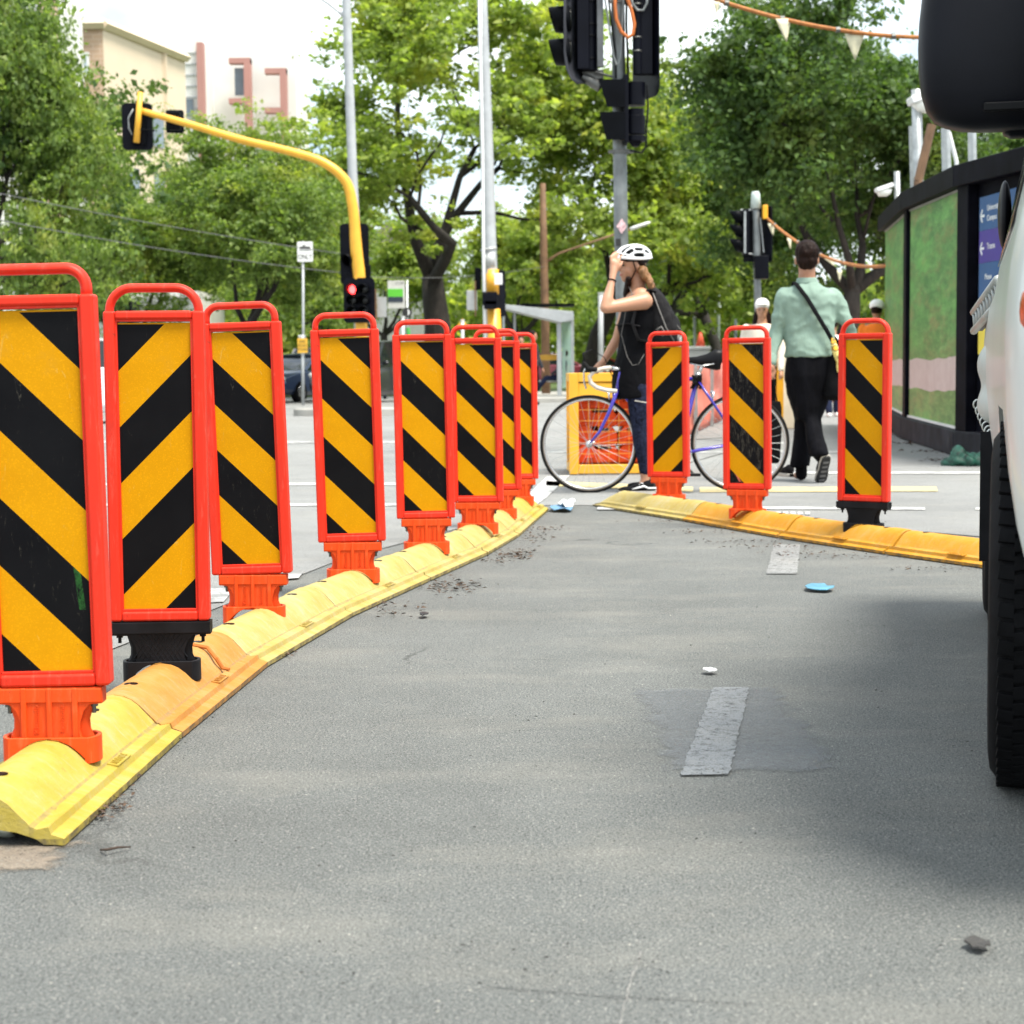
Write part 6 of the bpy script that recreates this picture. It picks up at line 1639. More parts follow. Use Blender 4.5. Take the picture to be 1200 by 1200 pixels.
for e, s in ((Vector((.10, -.10, -.14)), 1), (Vector((-.10, .10, .14)), -1)):
    mb = MB(); mb.box(BBk+e, (.09, .07, .018)); mb.build('pedal', M['black'], bike, bevel=.004)
mb = MB(); mb.cyl(RH+Vector((0, .032, 0)), RH+Vector((0, .048, 0)), .042, .03, n=20); mb.tube([RH+Vector((0, .04, -.042)), BBk+Vector((0, .046, -.086))], .003, 6); mb.tube([RH+Vector((0, .04, .042)), BBk+Vector((0, .046, .086))], .003, 6); mb.build('chain', M['bolt'], bike)
mb = MB(); mb.tube([RH+Vector((0, .05, -.01)), RH+Vector((-.012, .052, -.06)), RH+Vector((-.03, .05, -.11))], .010, 8); mb.build('derailleur', M['alloy'], bike, smooth=True)

# ================================================================== walking man, from behind
DM = 12.9
def X(px, py, dd=0): return D(px, py, DM+dd)
man = empty('person', P(944, 560, 0), 0, 'dark-haired man walking away in a mint green shirt and black trousers', 'person')
H = X(945.5, 304)
fd = Vector((.12, 1, -.02)).normalized(); sd = fd.cross(Vector((0, 0, 1))).normalized(); up = sd.cross(fd).normalized(); MH = Matrix((fd, sd, up)).transposed()
def h(f, s, u): return H+fd*f+sd*s+up*u
mb = MB()
mb.ell(h(0, 0, .03), (.098, .076, .098), MH); mb.ell(h(.04, 0, -.045), (.058, .058, .078), MH); mb.capsule(h(.10, 0, 0), .010, h(.116, 0, -.03), .012, 10)
for s in (1, -1): mb.ell(h(-.0, s*.082, -.012), (.020, .009, .032), MH)
mb.limb([(h(-.015, 0, -.04), .062), (X(945.5, 334), .064)])
mb.limb([(X(926, 350), .045), (X(946, 344), .06), (X(972, 350), .045)])
mb.limb([(X(946, 356), .09), (X(946, 405), .09)])
for (shd, elb, wri) in (((919, 349, 0), (909, 390, .02), (904, 424, -.06)), ((979, 349, 0), (990, 374, -.02), (999, 396, .08))):
    a, b_, c_ = X(*shd), X(*elb), X(*wri); mb.limb([(a, .034), (b_, .032), (c_, .024)])
pm = X(903.5, 431, -.07); mb.limb([(X(904, 424, -.06), .026), (pm, .030)]); mb.ell(pm, (.028, .036, .040))
fingers(mb, None, [[X(901.5+k*1.7, 434, -.09+.008*k), X(901.5+k*1.8, 440, -.095+.008*k), X(903+k*1.7, 445-(k == 3)*1.5, -.080+.008*k), X(905.5+k*1.2, 443, -.065+.008*k)] for k in range(4)], .0098)
fingers(mb, None, [[X(906.5, 430, -.06), X(909, 435, -.07), X(908, 439, -.075)]], .0105)
pm2 = X(1001, 402, .08); mb.limb([(X(999, 396, .08), .026), (pm2, .028)]); mb.ell(pm2, (.026, .036, .038))
fingers(mb, None, [[X(999.5+k*1.5, 405, .07+.012*k), X(1000+k*1.6, 411, .07+.012*k), X(1000+k*1.4, 416, .075+.012*k)] for k in range(4)], .0095)
fingers(mb, None, [[X(998.5, 402, .06), X(996.5, 407, .055), X(996.5, 411, .055)]], .0105)
for (hx, hy), (kx, ky, kd), (ax, ay, ad) in (((937, 425), (940, 486, .08), (939, 545, .10)), ((958, 425), (952, 488, -.02), (959, 530, -.16))):
    a, b_, c_ = X(hx, hy), X(kx, ky, kd), X(ax, ay, ad); mb.limb([(a, .075), (b_, .05), (b_.lerp(c_, .3), .048), (c_, .033)])
mb.limb([(X(939, 545, .1), .036), (X(939, 555, .10), .036), (X(934, 557, .22), .028)])
mb.limb([(X(958, 530, -.16), .034), (X(965, 540, -.17), .034), (X(962, 556, -.09), .028)])
mb.organic('body', M['skin2'], man, .010, 3)
mb = MB(); mb.ell(h(-.012, 0, .045), (.104, .090, .098), MH); mb.ell(h(-.045, 0, -.01), (.062, .078, .062), MH); mb.ell(h(-.05, 0, -.05), (.04, .058, .035), MH); mb.ell(h(.03, 0, .09), (.08, .075, .055), MH)
mb.organic('hair', M['hair_dark'], man, .008, 2, disp=lambda v: .008*mnoise.noise(Vector((v.x*30, v.y*30, v.z*18)))+.004*mnoise.noise(Vector((v.x*70, v.y*70, v.z*30))))
# shirt with sleeves and collar
mb = MB()
secs = [(X(946, 331), .075, .075), (X(946, 335), .115, .09), (X(946.5, 340), .175, .105), (X(947, 347), .212, .118), (X(947.5, 358), .215, .128), (X(948, 375), .192, .128), (X(948.5, 392), .178, .128), (X(949, 406), .183, .140), (X(949.5, 416), .190, .150), (X(949.5, 419), .186, .148)]
mb.loft(secs, 32, 2.5)
mb.limb([(X(921, 347), .070), (X(914, 370, .0), .062), (X(909.5, 390, .02), .055), (X(905.5, 412, -.03), .046), (X(904.5, 421, -.055), .037)])
mb.limb([(X(975, 347), .070), (X(984, 362, .0), .062), (X(990.5, 375, -.01), .055), (X(996, 388, .05), .046), (X(999, 395, .075), .036)])
mb.organic('shirt', M['mint'], man, .012, 3, disp=lambda v: .013*mnoise.noise(Vector((v.x*6+v.z*4, v.y*7, v.z*10)))+.008*(1-abs(mnoise.noise(Vector((v.x*13+v.z*6, v.y*13, v.z*12-v.x*6))))*2)-.006)
mb = MB(); mb.loft([(X(945.5, 333), .088, .082), (X(945.5, 329), .078, .076), (X(945.5, 325.5), .072, .070)], 24, 2.2); mb.organic('collar', M['mint'], man, .008, 1)
for (x, y, dd) in ((904.8, 419, -.05),):
    mb = MB(); mb.limb([(X(904.6, 417, -.045), .041), (X(904.2, 424, -.062), .040)]); mb.organic('cuff', M['mint'], man, .008, 1)
# wide trousers
mb = MB()
mb.loft([(X(949, 412), .165, .125), (X(949, 422), .178, .14), (X(948, 440), .182, .145), (X(946.5, 462), .150, .12), (X(946.5, 476), .122, .11), (X(946, 492), .085, .09)], 28, 2.3)
mb.limb([(X(935.5, 442), .106), (X(940.5, 470, .04), .088), (X(943.5, 490, .08), .074), (X(941, 515, .1), .074), (X(939, 535, .1), .080)])
mb.limb([(X(961, 442), .106), (X(957, 470, 0), .086), (X(952, 490, -.03), .070), (X(955, 512, -.12), .064), (X(959, 526, -.18), .066)])
mb.loft([(X(937, 547, .11), .078, .105), (X(938.5, 538, .1), .078, .10), (X(940, 515, .1), .065, .08)], 24); mb.loft([(X(960, 534, -.18), .072, .085), (X(959, 526, -.17), .066, .085), (X(955, 510, -.1), .058, .075)], 24)
mb.organic('trousers', M['trouser'], man, .012, 3, disp=lambda v: .013*mnoise.noise(Vector((v.x*10, v.y*10, v.z*2.6)))+.005*mnoise.noise(Vector((v.x*26, v.y*26, v.z*7))))
mb = MB(); mb.limb([(X(939, 541, .1), .042), (X(939, 556, .10), .043)]); mb.limb([(X(957, 530, -.15), .042), (X(965, 539, -.16), .043)]); mb.build('socks', M['black_cloth'], man, world=True, smooth=True)
# shoes: left flat, right heel lifted with the sole showing
shoe(Vector((X(941, 560).x, P(941, 559, 0).y-.02, 0)), None, (-.20, 1, 0), 1, M['shoe'], M['sole'], man)
c = X(967, 537, -.20); dv = (X(960, 566, -.06)-c).normalized()
sv = Vector((1, .1, .25)); sv = (sv-dv*sv.dot(dv)).normalized(); uv = dv.cross(sv).normalized()
if uv.y > 0: uv = -uv          # uv = direction the sole faces (towards us)
Mx = Matrix((dv, sv, uv)).transposed()
mb = MB(); mb.ell(c+dv*.03-uv*.02, (.055, .040, .045), Mx); mb.ell(c+dv*.10-uv*.018, (.08, .042, .034), Mx); mb.ell(c+dv*.17-uv*.012, (.055, .042, .025), Mx)
o = mb.organic('shoe', M['shoe'], man, .007, 2)
rows = []
for f, w in ((-.030, .018), (-.015, .032), (.03, .036), (.09, .034), (.15, .044), (.19, .042), (.222, .022)):
    rows.append([c+dv*f+sv*w+uv*.004, c+dv*f+sv*w+uv*.026, c+dv*f-sv*w+uv*.026, c+dv*f-sv*w+uv*.004, c+dv*f+sv*w+uv*.004])
mb = MB(); mb.grid(rows); mb.add([rows[0][k] for k in range(4)], [(0, 1, 2, 3)]); mb.add([rows[-1][k] for k in range(4)], [(0, 1, 2, 3)])
so = mb.build('sole', simple('dark_rubber_sole', (.035, .035, .036), .7, spec=.2), man, world=True, bevel=.004)
mb = MB(); rim_ = [c+dv*f+sv*(w+.002)*s_+uv*.008 for s_ in (1, -1) for f, w in ((-.030, .018), (-.015, .032), (.03, .036), (.09, .034), (.15, .044), (.19, .042), (.222, .022))[::s_]]; mb.tube(rim_, .007, 6, closed=True); mb.build('sole_rim', M['sole'], man, world=True, smooth=True)
mb = MB()
for k in range(5): mb.box(c+dv*(.02+k*.042)+uv*.0275, (.018, .044, .004), M=Mx)
mb.build('sole_tread', simple('grey_tread', (.16, .155, .15), .7), man, world=True)
# sling bag
bag = empty('sling_bag', X(985, 430), 0, 'black sling bag with a yellow patterned cloth on the right hip of the walking man', 'bag')
mb = MB(); st_ = [X(931, 331, -.02), X(934, 334, -.10), X(945, 348, -.145), X(957, 368, -.150), (X(968, 386, -.152)), X(977, 402, -.155)]
mb.tube(st_, [(.018, .005)]*len(st_), 8); mb.tube([X(931, 331, -.02), X(929, 336, .08), X(940, 350, .14), X(965, 380, .15), X(984, 405, .1)], [(.018, .005)]*5, 8); mb.build('strap', M['black_cloth'], bag, world=True, smooth=True)
mb = MB(); mb.loft([(X(976, 469), .06, .14), (X(976, 464), .10, .17), (X(977, 445), .105, .17), (X(978, 420), .08, .14), (X(978, 408), .03, .08)], 24, 3)
mb.organic('pouch', M['black_cloth'], bag, .012, 2, disp=lambda v: .008*mnoise.noise(v*9))
t = NT('yellow_black_pattern'); co = t.coord(); wv = t.n('ShaderNodeTexVoronoi'); t.l(co, wv.inputs['Vector']); wv.inputs['Scale'].default_value = 22
t.base(t.ramp(wv.outputs['Distance'], [(.32, (.78, .42, .03)), (.45, (.02, .018, .015)), (.6, (.75, .6, .2))])); t.set(.7)
mb = MB(); mb.limb([(X(976, 398, -.15), .018), (X(979, 410, -.165), .030), (X(983, 422, -.165), .028), (X(984, 434, -.16), .022)]); mb.organic('patterned_cloth', t.m, bag, .008, 2, disp=lambda v: .006*mnoise.noise(v*22))
# black tote held in the left hand
tote = empty('tote_bag', X(902, 545), 0, 'slim black bag in the left hand of the walking man, behind the rear wheel', 'bag')
mb = MB(); mb.tube([X(906, 441, -.07), X(909, 460, -.07), X(912, 478, -.07), (X(915, 490, -.07))], [(.008, .004)]*4, 8); mb.tube([X(904, 441, -.07), X(900, 460, -.05), X(897, 478, -.05)], [(.008, .004)]*3, 8); mb.build('handle', M['black_cloth'], tote, world=True, smooth=True)
mb = MB(); mb.loft([(X(906, 543, -.06), .04, .02), (X(904, 538, -.06), .065, .03), (X(904, 505, -.06), .075, .035), (X(905, 478, -.06), .07, .03), (X(906, 470, -.06), .055, .02)], 20, 3); mb.organic('pouch', M['black_cloth'], tote, .009, 2)

# ================================================================== smaller figures
def figure(px, feet_d, h_, heading, label, colors, pose='walk', arms='down', feet_z=0.0, extra=None):
    """simple full figure: continuous body, hair, top, trousers, shoes; heading = direction faced (radians, 0 = +y)"""
    b = base_of(px, 450, feet_d, feet_z); root = empty('person', b, 0, label, 'person')
    s = h_/1.72; fw = Vector((math.sin(heading), math.cos(heading), 0)); rt = Vector((fw.y, -fw.x, 0)); up_ = Vector((0, 0, 1))
    def q(f, r_, u): return b+fw*(f*s)+rt*(r_*s)+up_*(u*s)
    Mx = Matrix((fw, rt, up_)).transposed()
    mb = MB(); mb.ell(q(0, 0, 1.61), (.095*s, .075*s, .105*s), Mx); mb.ell(q(.035, 0, 1.54), (.055*s, .052*s, .07*s), Mx); mb.capsule(q(.09, 0, 1.60), .01*s, q(.108, 0, 1.57), .012*s, 8)
    mb.limb([(q(-.01, 0, 1.5), .055*s), (q(0, 0, 1.40), .065*s)]); mb.limb([(q(0, -.15, 1.38), .05*s), (q(0, .15, 1.38), .05*s)]); mb.limb([(q(0, 0, 1.3), .12*s), (q(0, 0, 1.0), .12*s)])
    st_ = .16 if pose == 'walk' else .02
    L_ = []
    for sg in (-1, 1):
        f = st_*sg
        hp_, kn, an = q(0, .09*sg, .95), q(f*.6+.05, .10*sg, .5), q(f*1.2-.02, .10*sg, .09)
        L_.append((hp_, kn, an)); mb.limb([(hp_, .085*s), (kn, .056*s), (an, .036*s), (q(f*1.2+.11, .10*sg, .04), .03*s)])
    A_ = []
    for sg in (-1, 1):
        if arms == 'down': sh_, el_, wr_ = q(0, .19*sg, 1.37), q(-.05*sg, .24*sg, 1.10), q(.10-.05*sg, .23*sg, .86)
        else: sh_, el_, wr_ = q(0, .19*sg, 1.37), q(.02, .24*sg, 1.12), q(.20, .12*sg, 1.10)
        A_.append((sh_, el_, wr_)); mb.limb([(sh_, .05*s), (el_, .038*s), (wr_, .025*s), (wr_+(wr_-el_).normalized()*.07*s, .03*s)])
        dv_ = (wr_-el_).normalized()
        for k in range(4): o_ = rt*((k-1.5)*.016*s); mb.capsule(wr_+dv_*.07*s+o_, .009*s, wr_+dv_*.13*s+o_*1.1, .007*s, 6, 2)
    mb.organic('body', colors['skin'], root, .014, 2)
    mb = MB(); mb.ell(q(-.02, 0, 1.64), (.10*s, .085*s, .10*s), Mx)
    if colors.get('long'): mb.limb([(q(-.05, .06, 1.55), .045*s), (q(-.03, .09, 1.42), .035*s)]); mb.limb([(q(-.05, -.06, 1.55), .045*s), (q(-.03, -.09, 1.42), .035*s)])
    mb.organic('hair', colors['hair'], root, .012, 2)
    mb = MB(); mb.loft([(q(0, 0, 1.43), .09*s, .09*s, -heading), (q(0, 0, 1.38), .19*s, .11*s, -heading), (q(0, 0, 1.25), .195*s, .125*s, -heading), (q(0, 0, 1.05), .17*s, .12*s, -heading), (q(0, 0, .90), .18*s, .13*s, -heading)], 24, 2.4)
    for a, b2, c_ in A_: mb.limb([(a, .062*s), (b2, .052*s), (b2.lerp(c_, .92), .04*s)])
    mb.organic('top', colors['top'], root, .016, 2, disp=lambda v: .008*mnoise.noise(v*8))
    mb = MB(); mb.loft([(q(0, 0, .98), .16*s, .12*s, -heading), (q(0, 0, .85), .17*s, .13*s, -heading)], 20)
    for a, b2, c_ in L_: mb.limb([(a, .095*s), (b2, .070*s), (b2.lerp(c_, .95), .062*s)])
    mb.organic('trousers', colors['legs'], root, .016, 2, disp=lambda v: .007*mnoise.noise(v*9))
    for a, b2, c_ in L_:
        mb = MB(); c2 = Vector((c_.x, c_.y, b.z+.045*s)); mb.limb([(c2-fw*.03*s, .042*s), (c2+fw*.13*s, .034*s)]); o_ = mb.organic('shoe', colors['shoe'], root, .012, 2)
    return root, q, s, Mx
M['cream_knit'] = cloth('cream_sweater', (.74, .66, .55), .08, 20); M['white_cloth'] = cloth('white_cap_cloth', (.80, .77, .74), .05)
M['hivis'] = cloth('orange_hi_vis', (.85, .20, .02), .12); M['navy_work'] = cloth('navy_workwear', (.015, .02, .045), .3); M['grey_top'] = cloth('dark_grey_jumper', (.04, .042, .05), .3)
r_, q, s, Mx = figure(893, 20.3, 1.63, math.pi+.15, 'girl in a white cap and cream sweater walking towards the camera', dict(skin=M['skin'], hair=M['hair_dark'], top=M['cream_knit'], legs=M['black_cloth'], shoe=M['white_cloth'], long=True))
mb = MB(); mb.ell(q(-.01, 0, 1.66), (.108*s, .092*s, .085*s), Mx); mb.ell(q(.11, 0, 1.665), (.06*s, .07*s, .010*s), Mx); mb.organic('cap', M['white_cloth'], r_, .008, 1)
M['pinkline'] = simple('pink_lettering', (.62, .25, .25), .7)
for k in range(4):
    mb = MB(); 
    for j in range(5-(k == 3)): mb.box(q(.128-.0*k, (j-2)*.042, 1.24-.055*k), (.030*s, .012, .016*s), rz=.15)
    mb.build('sweater_print', M['pinkline'], r_, world=True)
for sg in (-1, 1):
    mb = MB(); mb.ell(q(.088, .03*sg, 1.60), (.008, .012, .006), Mx); mb.build('eye', M['hair_dark'], r_, world=True)
r_, q, s, Mx = figure(1027, 25.0, 1.76, .4, 'worker in an orange hi-vis top and white hard hat, half hidden by the hoarding', dict(skin=M['skin2'], hair=M['hair_dark'], top=M['hivis'], legs=M['navy_work'], shoe=M['shoe']), arms='bent')
mb = MB(); mb.ell(q(0, 0, 1.68), (.12*s, .105*s, .09*s), Mx); mb.ell(q(.05, 0, 1.645), (.14*s, .11*s, .012*s), Mx); mb.organic('hard_hat', M['white_cloth'], r_, .008, 1)
mb = MB(); mb.loft([(q(0, 0, 1.10), .186*s, .134*s, -.4), (q(0, 0, 1.02), .184*s, .134*s, -.4)], 20, 2.4); mb.build('hi_vis_band', M['navy_work'], r_, world=True, smooth=True)
figure(625, 43, 1.82, math.pi/2+.3, 'man in a dark jumper waiting left of the shelter, behind the last left panel', dict(skin=M['skin2'], hair=M['hair_dark'], top=M['grey_top'], legs=M['black_cloth'], shoe=M['shoe']), pose='stand')
figure(611, 41, 1.66, math.pi, 'person with dark hair whose head shows in the handle of the last left panel', dict(skin=M['skin2'], hair=M['hair_dark'], top=M['grey_top'], legs=M['navy_work'], shoe=M['shoe']), pose='stand')
r_, q, s, Mx = figure(976, 30, 1.68, 0.0, 'distant pedestrian in dark trousers hidden behind the walking man, white shoes showing', dict(skin=M['skin'], hair=M['hair_dark'], top=M['white_cloth'], legs=M['navy_work'], shoe=M['white_cloth']))
figure(447, 55, 1.70, .2, 'tiny worker in orange standing by the dark off-road car', dict(skin=M['skin'], hair=M['hair_dark'], top=M['hivis'], legs=M['navy_work'], shoe=M['shoe']), pose='stand')
# seated passenger in the shelter
d = 50.4; b = base_of(650, 460, d, .13); root = empty('person', b, 0, 'person in dark clothes sitting in the tram shelter with legs stretched out', 'person')
def q(x, z, y=0): return b+Vector((x, y, z))
mb = MB(); mb.ell(q(.28, 1.18), (.09, .08, .115)); mb.limb([(q(.26, 1.08), .05), (q(.24, .98), .06)]); mb.limb([(q(.22, .95), .13), (q(.18, .6), .14)])
for sy in (-.09, .09): mb.limb([(q(.15, .52, sy), .08), (q(-.25, .50, sy), .06), (q(-.55, .12, sy), .04), (q(-.66, .12, sy), .035)])
for sy in (-.2, .2): mb.limb([(q(.22, .92, sy), .05), (q(.05, .7, sy), .04), (q(-.12, .60, sy*.6), .03)])
mb.organic('body', M['skin2'], root, .014, 2)
mb = MB(); mb.ell(q(.30, 1.21), (.10, .09, .11)); mb.organic('hair', M['hair_dark'], root, .014, 2)
mb = MB(); mb.limb([(q(.22, .93), .15), (q(.18, .58), .16)]); mb.limb([(q(.22, .92, -.2), .06), (q(.05, .7, -.2), .05), (q(-.08, .62, -.14), .042)]); mb.limb([(q(.22, .92, .2), .06), (q(.05, .7, .2), .05)]); mb.organic('top', M['grey_top'], root, .014, 2)
mb = MB()
for sy in (-.09, .09): mb.limb([(q(.15, .52, sy), .095), (q(-.25, .50, sy), .075), (q(-.5, .18, sy), .06)])
mb.organic('trousers', M['navy_work'], root, .014, 2)
for sy in (-.09, .09): mb = MB(); mb.limb([(q(-.55, .10, sy), .045), (q(-.70, .06+.08, sy), .035)]); mb.organic('shoe', M['shoe'], root, .012, 1)
# ================================================================== cars
M['carglass'] = simple('car_window_glass', (.01, .014, .016), .06, var=.1, spec=.6)
M['hl'] = simple('headlight_lens', (.75, .75, .72), .12, .2, var=.05)
M['plate'] = simple('number_plate', (.70, .72, .66), .5, var=.03)
M['cartyre'] = simple('tyre_rubber', (.006, .006, .007), .75, var=.3, vs=16, bump=.2, spec=.12)
def carpaint(name, c, metal=.2, rough=.28): return simple(name, c, rough, metal, var=.05, vs=2, coat=.5)
def car(px, dist, heading, label, paint, L=4.4, Wd=1.76, Hh=1.43, boxy=False, z=0.0, group='cars at the intersection'):
    """heading = direction of the nose (radians, 0 = +y)"""
    b = base_of(px, 450, dist, z); root = empty('car', b, -heading, label, 'car', group)
    w = Wd/2; ly = L/2
    bt = Hh*.66 if not boxy else Hh*.60
    low = [(-ly, .42, .62, w*.80), (-ly+.10, .30, .82, w*.93), (-ly+.6, .22, bt, w), (-ly+1.2, .20, bt+.02, w), (0, .20, bt+.01, w), (ly-1.25, .20, bt-.02, w), (ly-.75, .22, bt-(.06 if not boxy else .02), w*.98), (ly-.15, .28, bt-(.20 if not boxy else .06), w*.90), (ly, .40, .60, w*.76)]
    rows = []
    for y, zl, zh, ww in low:
        rows.append([Vector((x, y, q)) for x, q in ((-ww*.9, zl), (-ww, zl+.12), (-ww, (zl+zh)/2+.05), (-ww*.95, zh-.04), (-ww*.8, zh), (0, zh+.02), (ww*.8, zh), (ww*.95, zh-.04), (ww, (zl+zh)/2+.05), (ww, zl+.12), (ww*.9, zl), (-ww*.9, zl))])
    mb = MB(); mb.grid(rows); mb.add(rows[0][:-1], [tuple(range(11))]); mb.add(rows[-1][:-1], [tuple(range(11))])
    mb.build('body', paint, root, smooth=False, bevel=.03)
    yr, yf = (-ly+.35, ly-1.25) if boxy else (-ly+.75, ly-1.35)
    g = [(yr, bt-.02, w*.86), (yr+.35, Hh-.08, w*.72), ((yr+yf)/2-.1, Hh-.03, w*.72), (yf-.70, Hh-.07, w*.72), (yf+.1, bt-.03, w*.86)]
    rows = [[Vector((-ww-(.0), y if q > bt else y, bt-.04)) if False else Vector((-w*.88, y, bt-.04)), Vector((-ww, y, q)), Vector((ww, y, q)), Vector((w*.88, y, bt-.04))] for y, q, ww in g]
    mb = MB(); mb.grid(rows); mb.add(rows[0], [(0, 1, 2, 3)]); mb.add(rows[-1], [(0, 1, 2, 3)]); gl = mb.build('windows', M['carglass'], root, bevel=.03)
    rows = [[Vector((-ww*.97, y, q+.012)), Vector((0, y, q+.03)), Vector((ww*.97, y, q+.012))] for y, q, ww in g[1:4]]
    mb = MB(); mb.grid(rows)
    for s in (-1, 1):
        for a_, c_ in ((g[0], g[1]), (g[3], g[4])): mb.tube([(s*(a_[2]+.01), a_[0], a_[1]), (s*(c_[2]+.01), c_[0], c_[1])], .035, 6)
        mb.tube([(s*(w*.885), (yr+yf)/2-.1, bt), (s*(w*.735), (yr+yf)/2-.1, Hh-.04)], .04, 6)
    mb.build('roof', paint, root, solid=.03)
    r = .31 if not boxy else .37
    for sx_ in (-1, 1):
        for y in (-ly+.85, ly-.85):
            e = empty('wheel', (sx_*(w-.10), y, r)); e.parent = root
            mb = MB(); mb.cyl((-.10, 0, 0), (.10, 0, 0), r, n=24); mb.build('tyre', M['cartyre'], e, bevel=.02)
            mb = MB(); mb.cyl((sx_*.07, 0, 0), (sx_*.108, 0, 0), r*.62, r*.58, n=20); mb.build('rim', M['alloy'], e, bevel=.01)
    for s in (-1, 1):
        mb = MB(); mb.ell((s*w*.68, ly-.12, bt-.26), (.20, .12, .085)); mb.build('headlight', M['hl'], root, smooth=True)
        mb = MB(); mb.ell((s*w*.72, -ly+.06, bt-.14), (.16, .06, .09)); mb.build('tail_light', simple('tail_red', (.4, .02, .02), .3), root, smooth=True)
        mb = MB(); mb.ell((s*(w+.08), yf-.18, bt+.06), (.10, .06, .07)); mb.build('wing_mirror', paint, root, smooth=True)
    mb = MB(); mb.box((0, ly-.02, .58), (w*1.0, .08, .15)); mb.build('grille', M['black'], root, bevel=.02)
    mb = MB(); mb.box((0, ly-.01, .36), (w*1.4, .06, .14)); mb.build('lower_intake', M['black'], root, bevel=.02)
    mb = MB(); mb.box((0, ly+.035, .44), (.37, .015, .11)); mb.build('number_plate', M['plate'], root)
    mb = MB(); mb.box((0, -ly-.01, .62), (.37, .015, .11)); mb.build('number_plate', M['plate'], root)
    return root
car(351, 52, math.pi+.42, 'dark blue hatchback coming towards the camera between the third and fourth panels', carpaint('dark_blue_paint', (.05, .075, .14)))
car(428, 50, math.pi+.35, 'black boxy off-road car between the fourth and fifth panels', carpaint('black_paint', (.012, .013, .015)), 4.2, 1.75, 1.75, True)
car(470, 66, math.pi-.3, 'white car behind the black off-road car', carpaint('white_car_paint', (.70, .72, .72)))
car(120, 31, math.pi/2, 'large white car passing behind the first two left panels', carpaint('bright_white_paint', (.76, .77, .78), 0), 4.7, 1.8, 1.5)
car(367, 80, math.pi+.2, 'grey van far behind the dark blue hatchback', carpaint('grey_van_paint', (.18, .17, .18)), 4.8, 1.9, 2.0, True)
car(652, 74, math.pi/2, 'dark red car parked behind the glass of the shelter', carpaint('dark_red_paint', (.16, .015, .03)), 4.4, 1.76, 1.45, z=.14)
car(640, 92, math.pi/2, 'pale blue car beyond the dark red one', carpaint('pale_blue_paint', (.35, .45, .5)), 4.4, 1.76, 1.5, z=.14)
car(712, 96, math.pi/2, 'small red car right of the thick shelter tree', carpaint('red_paint', (.35, .03, .03)), 4.2, 1.72, 1.45, z=.14)
car(825, 84, math.pi+.1, 'white car parked far down the avenue behind the pink screen', carpaint('white_car_paint_far', (.70, .72, .72)), z=.10)
car(545, 88, math.pi/2, 'silver car low behind the sixth hazard panel', carpaint('silver_paint', (.4, .42, .43), .5), z=.14)

# ================================================================== the truck at the right edge
ANG = math.radians(14.5)
p0 = P(1163.5, 913, 0)
truck = empty('off_road_car', (p0.x, p0.y, 0), -ANG, 'pale silver off-road car at the right photo edge under a big black mirror', 'car')
TMI = (Matrix.Translation((p0.x, p0.y, 0)) @ Matrix.Rotation(-ANG, 4, 'Z')).inverted()
def TL(px, py, d): return TMI @ D(px, py, d)
M['truck_white'] = simple('silver_white_truck_paint', (.60, .63, .61), .30, 0, var=.05, vs=1.2, coat=.35)
M['truck_silver'] = simple('silver_guard', (.55, .56, .53), .30, .6, var=.08, vs=4)
def prof(y):
    """body side section at length y: (inset, z) pairs going up"""
    fr = 0.0
    if y < -.70: fr = .62*((-.70-y)/.35)**2.3
    base_ = [(.085, .36), (.055, .46), (.040, .505), (.027, .56), (.013, .65), (.004, .76), (0, .84), (0, .92), (.008, 1.02), (.024, 1.12), (.052, 1.24), (.085, 1.38), (.12, 1.55), (.155, 1.75), (.19, 1.92)]
    return [(a+fr, z) for a, z in base_]
TW = 1.86
ys = [-1.05, -1.02, -.97, -.90, -.80, -.68, -.55, -.42, -.30, -.10, .12, .32, .46, .8, 1.05, 1.2, 1.34, 1.5, 1.8, 1.95, 2.1, 2.3, 2.5, 2.68]
rows = []
for y in ys:
    lift = 0
    pr = prof(y)
    arch = 0
    L_ = []
    for a, z in pr:
        zz = z
        if -.42 < y < .45 and z < .74:                       # wheel arch cut
            zz = max(z, .36+math.sqrt(max(0, .46**2-(y-0)**2))*.82+.04)
            zz = min(zz, .80)
        if 1.94 < y < 2.7 and z < .74: zz = min(max(z, .36+math.sqrt(max(0, .46**2-(y-2.39)**2))*.82+.04), .80)
        if y > 1.1 and z > 1.06: zz = 1.06+(z-1.06)*max(.02, 1-(y-1.1)*3.2)
        if y < -.5 and z > .95: 
            zz = .95+(z-.95)*max(.05, 1-(-.5-y)*1.1)
        L_.append(Vector((a, y, zz)))
    rows.append(L_+[Vector((TW-v.x, y, v.z)) for v in reversed(L_)])
mb = MB(); mb.grid(rows)
for r_ in (rows[0], rows[-1]): b0 = len(mb.v); mb.v += r_; mb.f.append(tuple(range(b0, b0+len(r_))))
body = mb.build('cab_body', M['truck_white'], truck, smooth=True)
m = body.modifiers.new('es', 'EDGE_SPLIT'); m.split_angle = R(50)
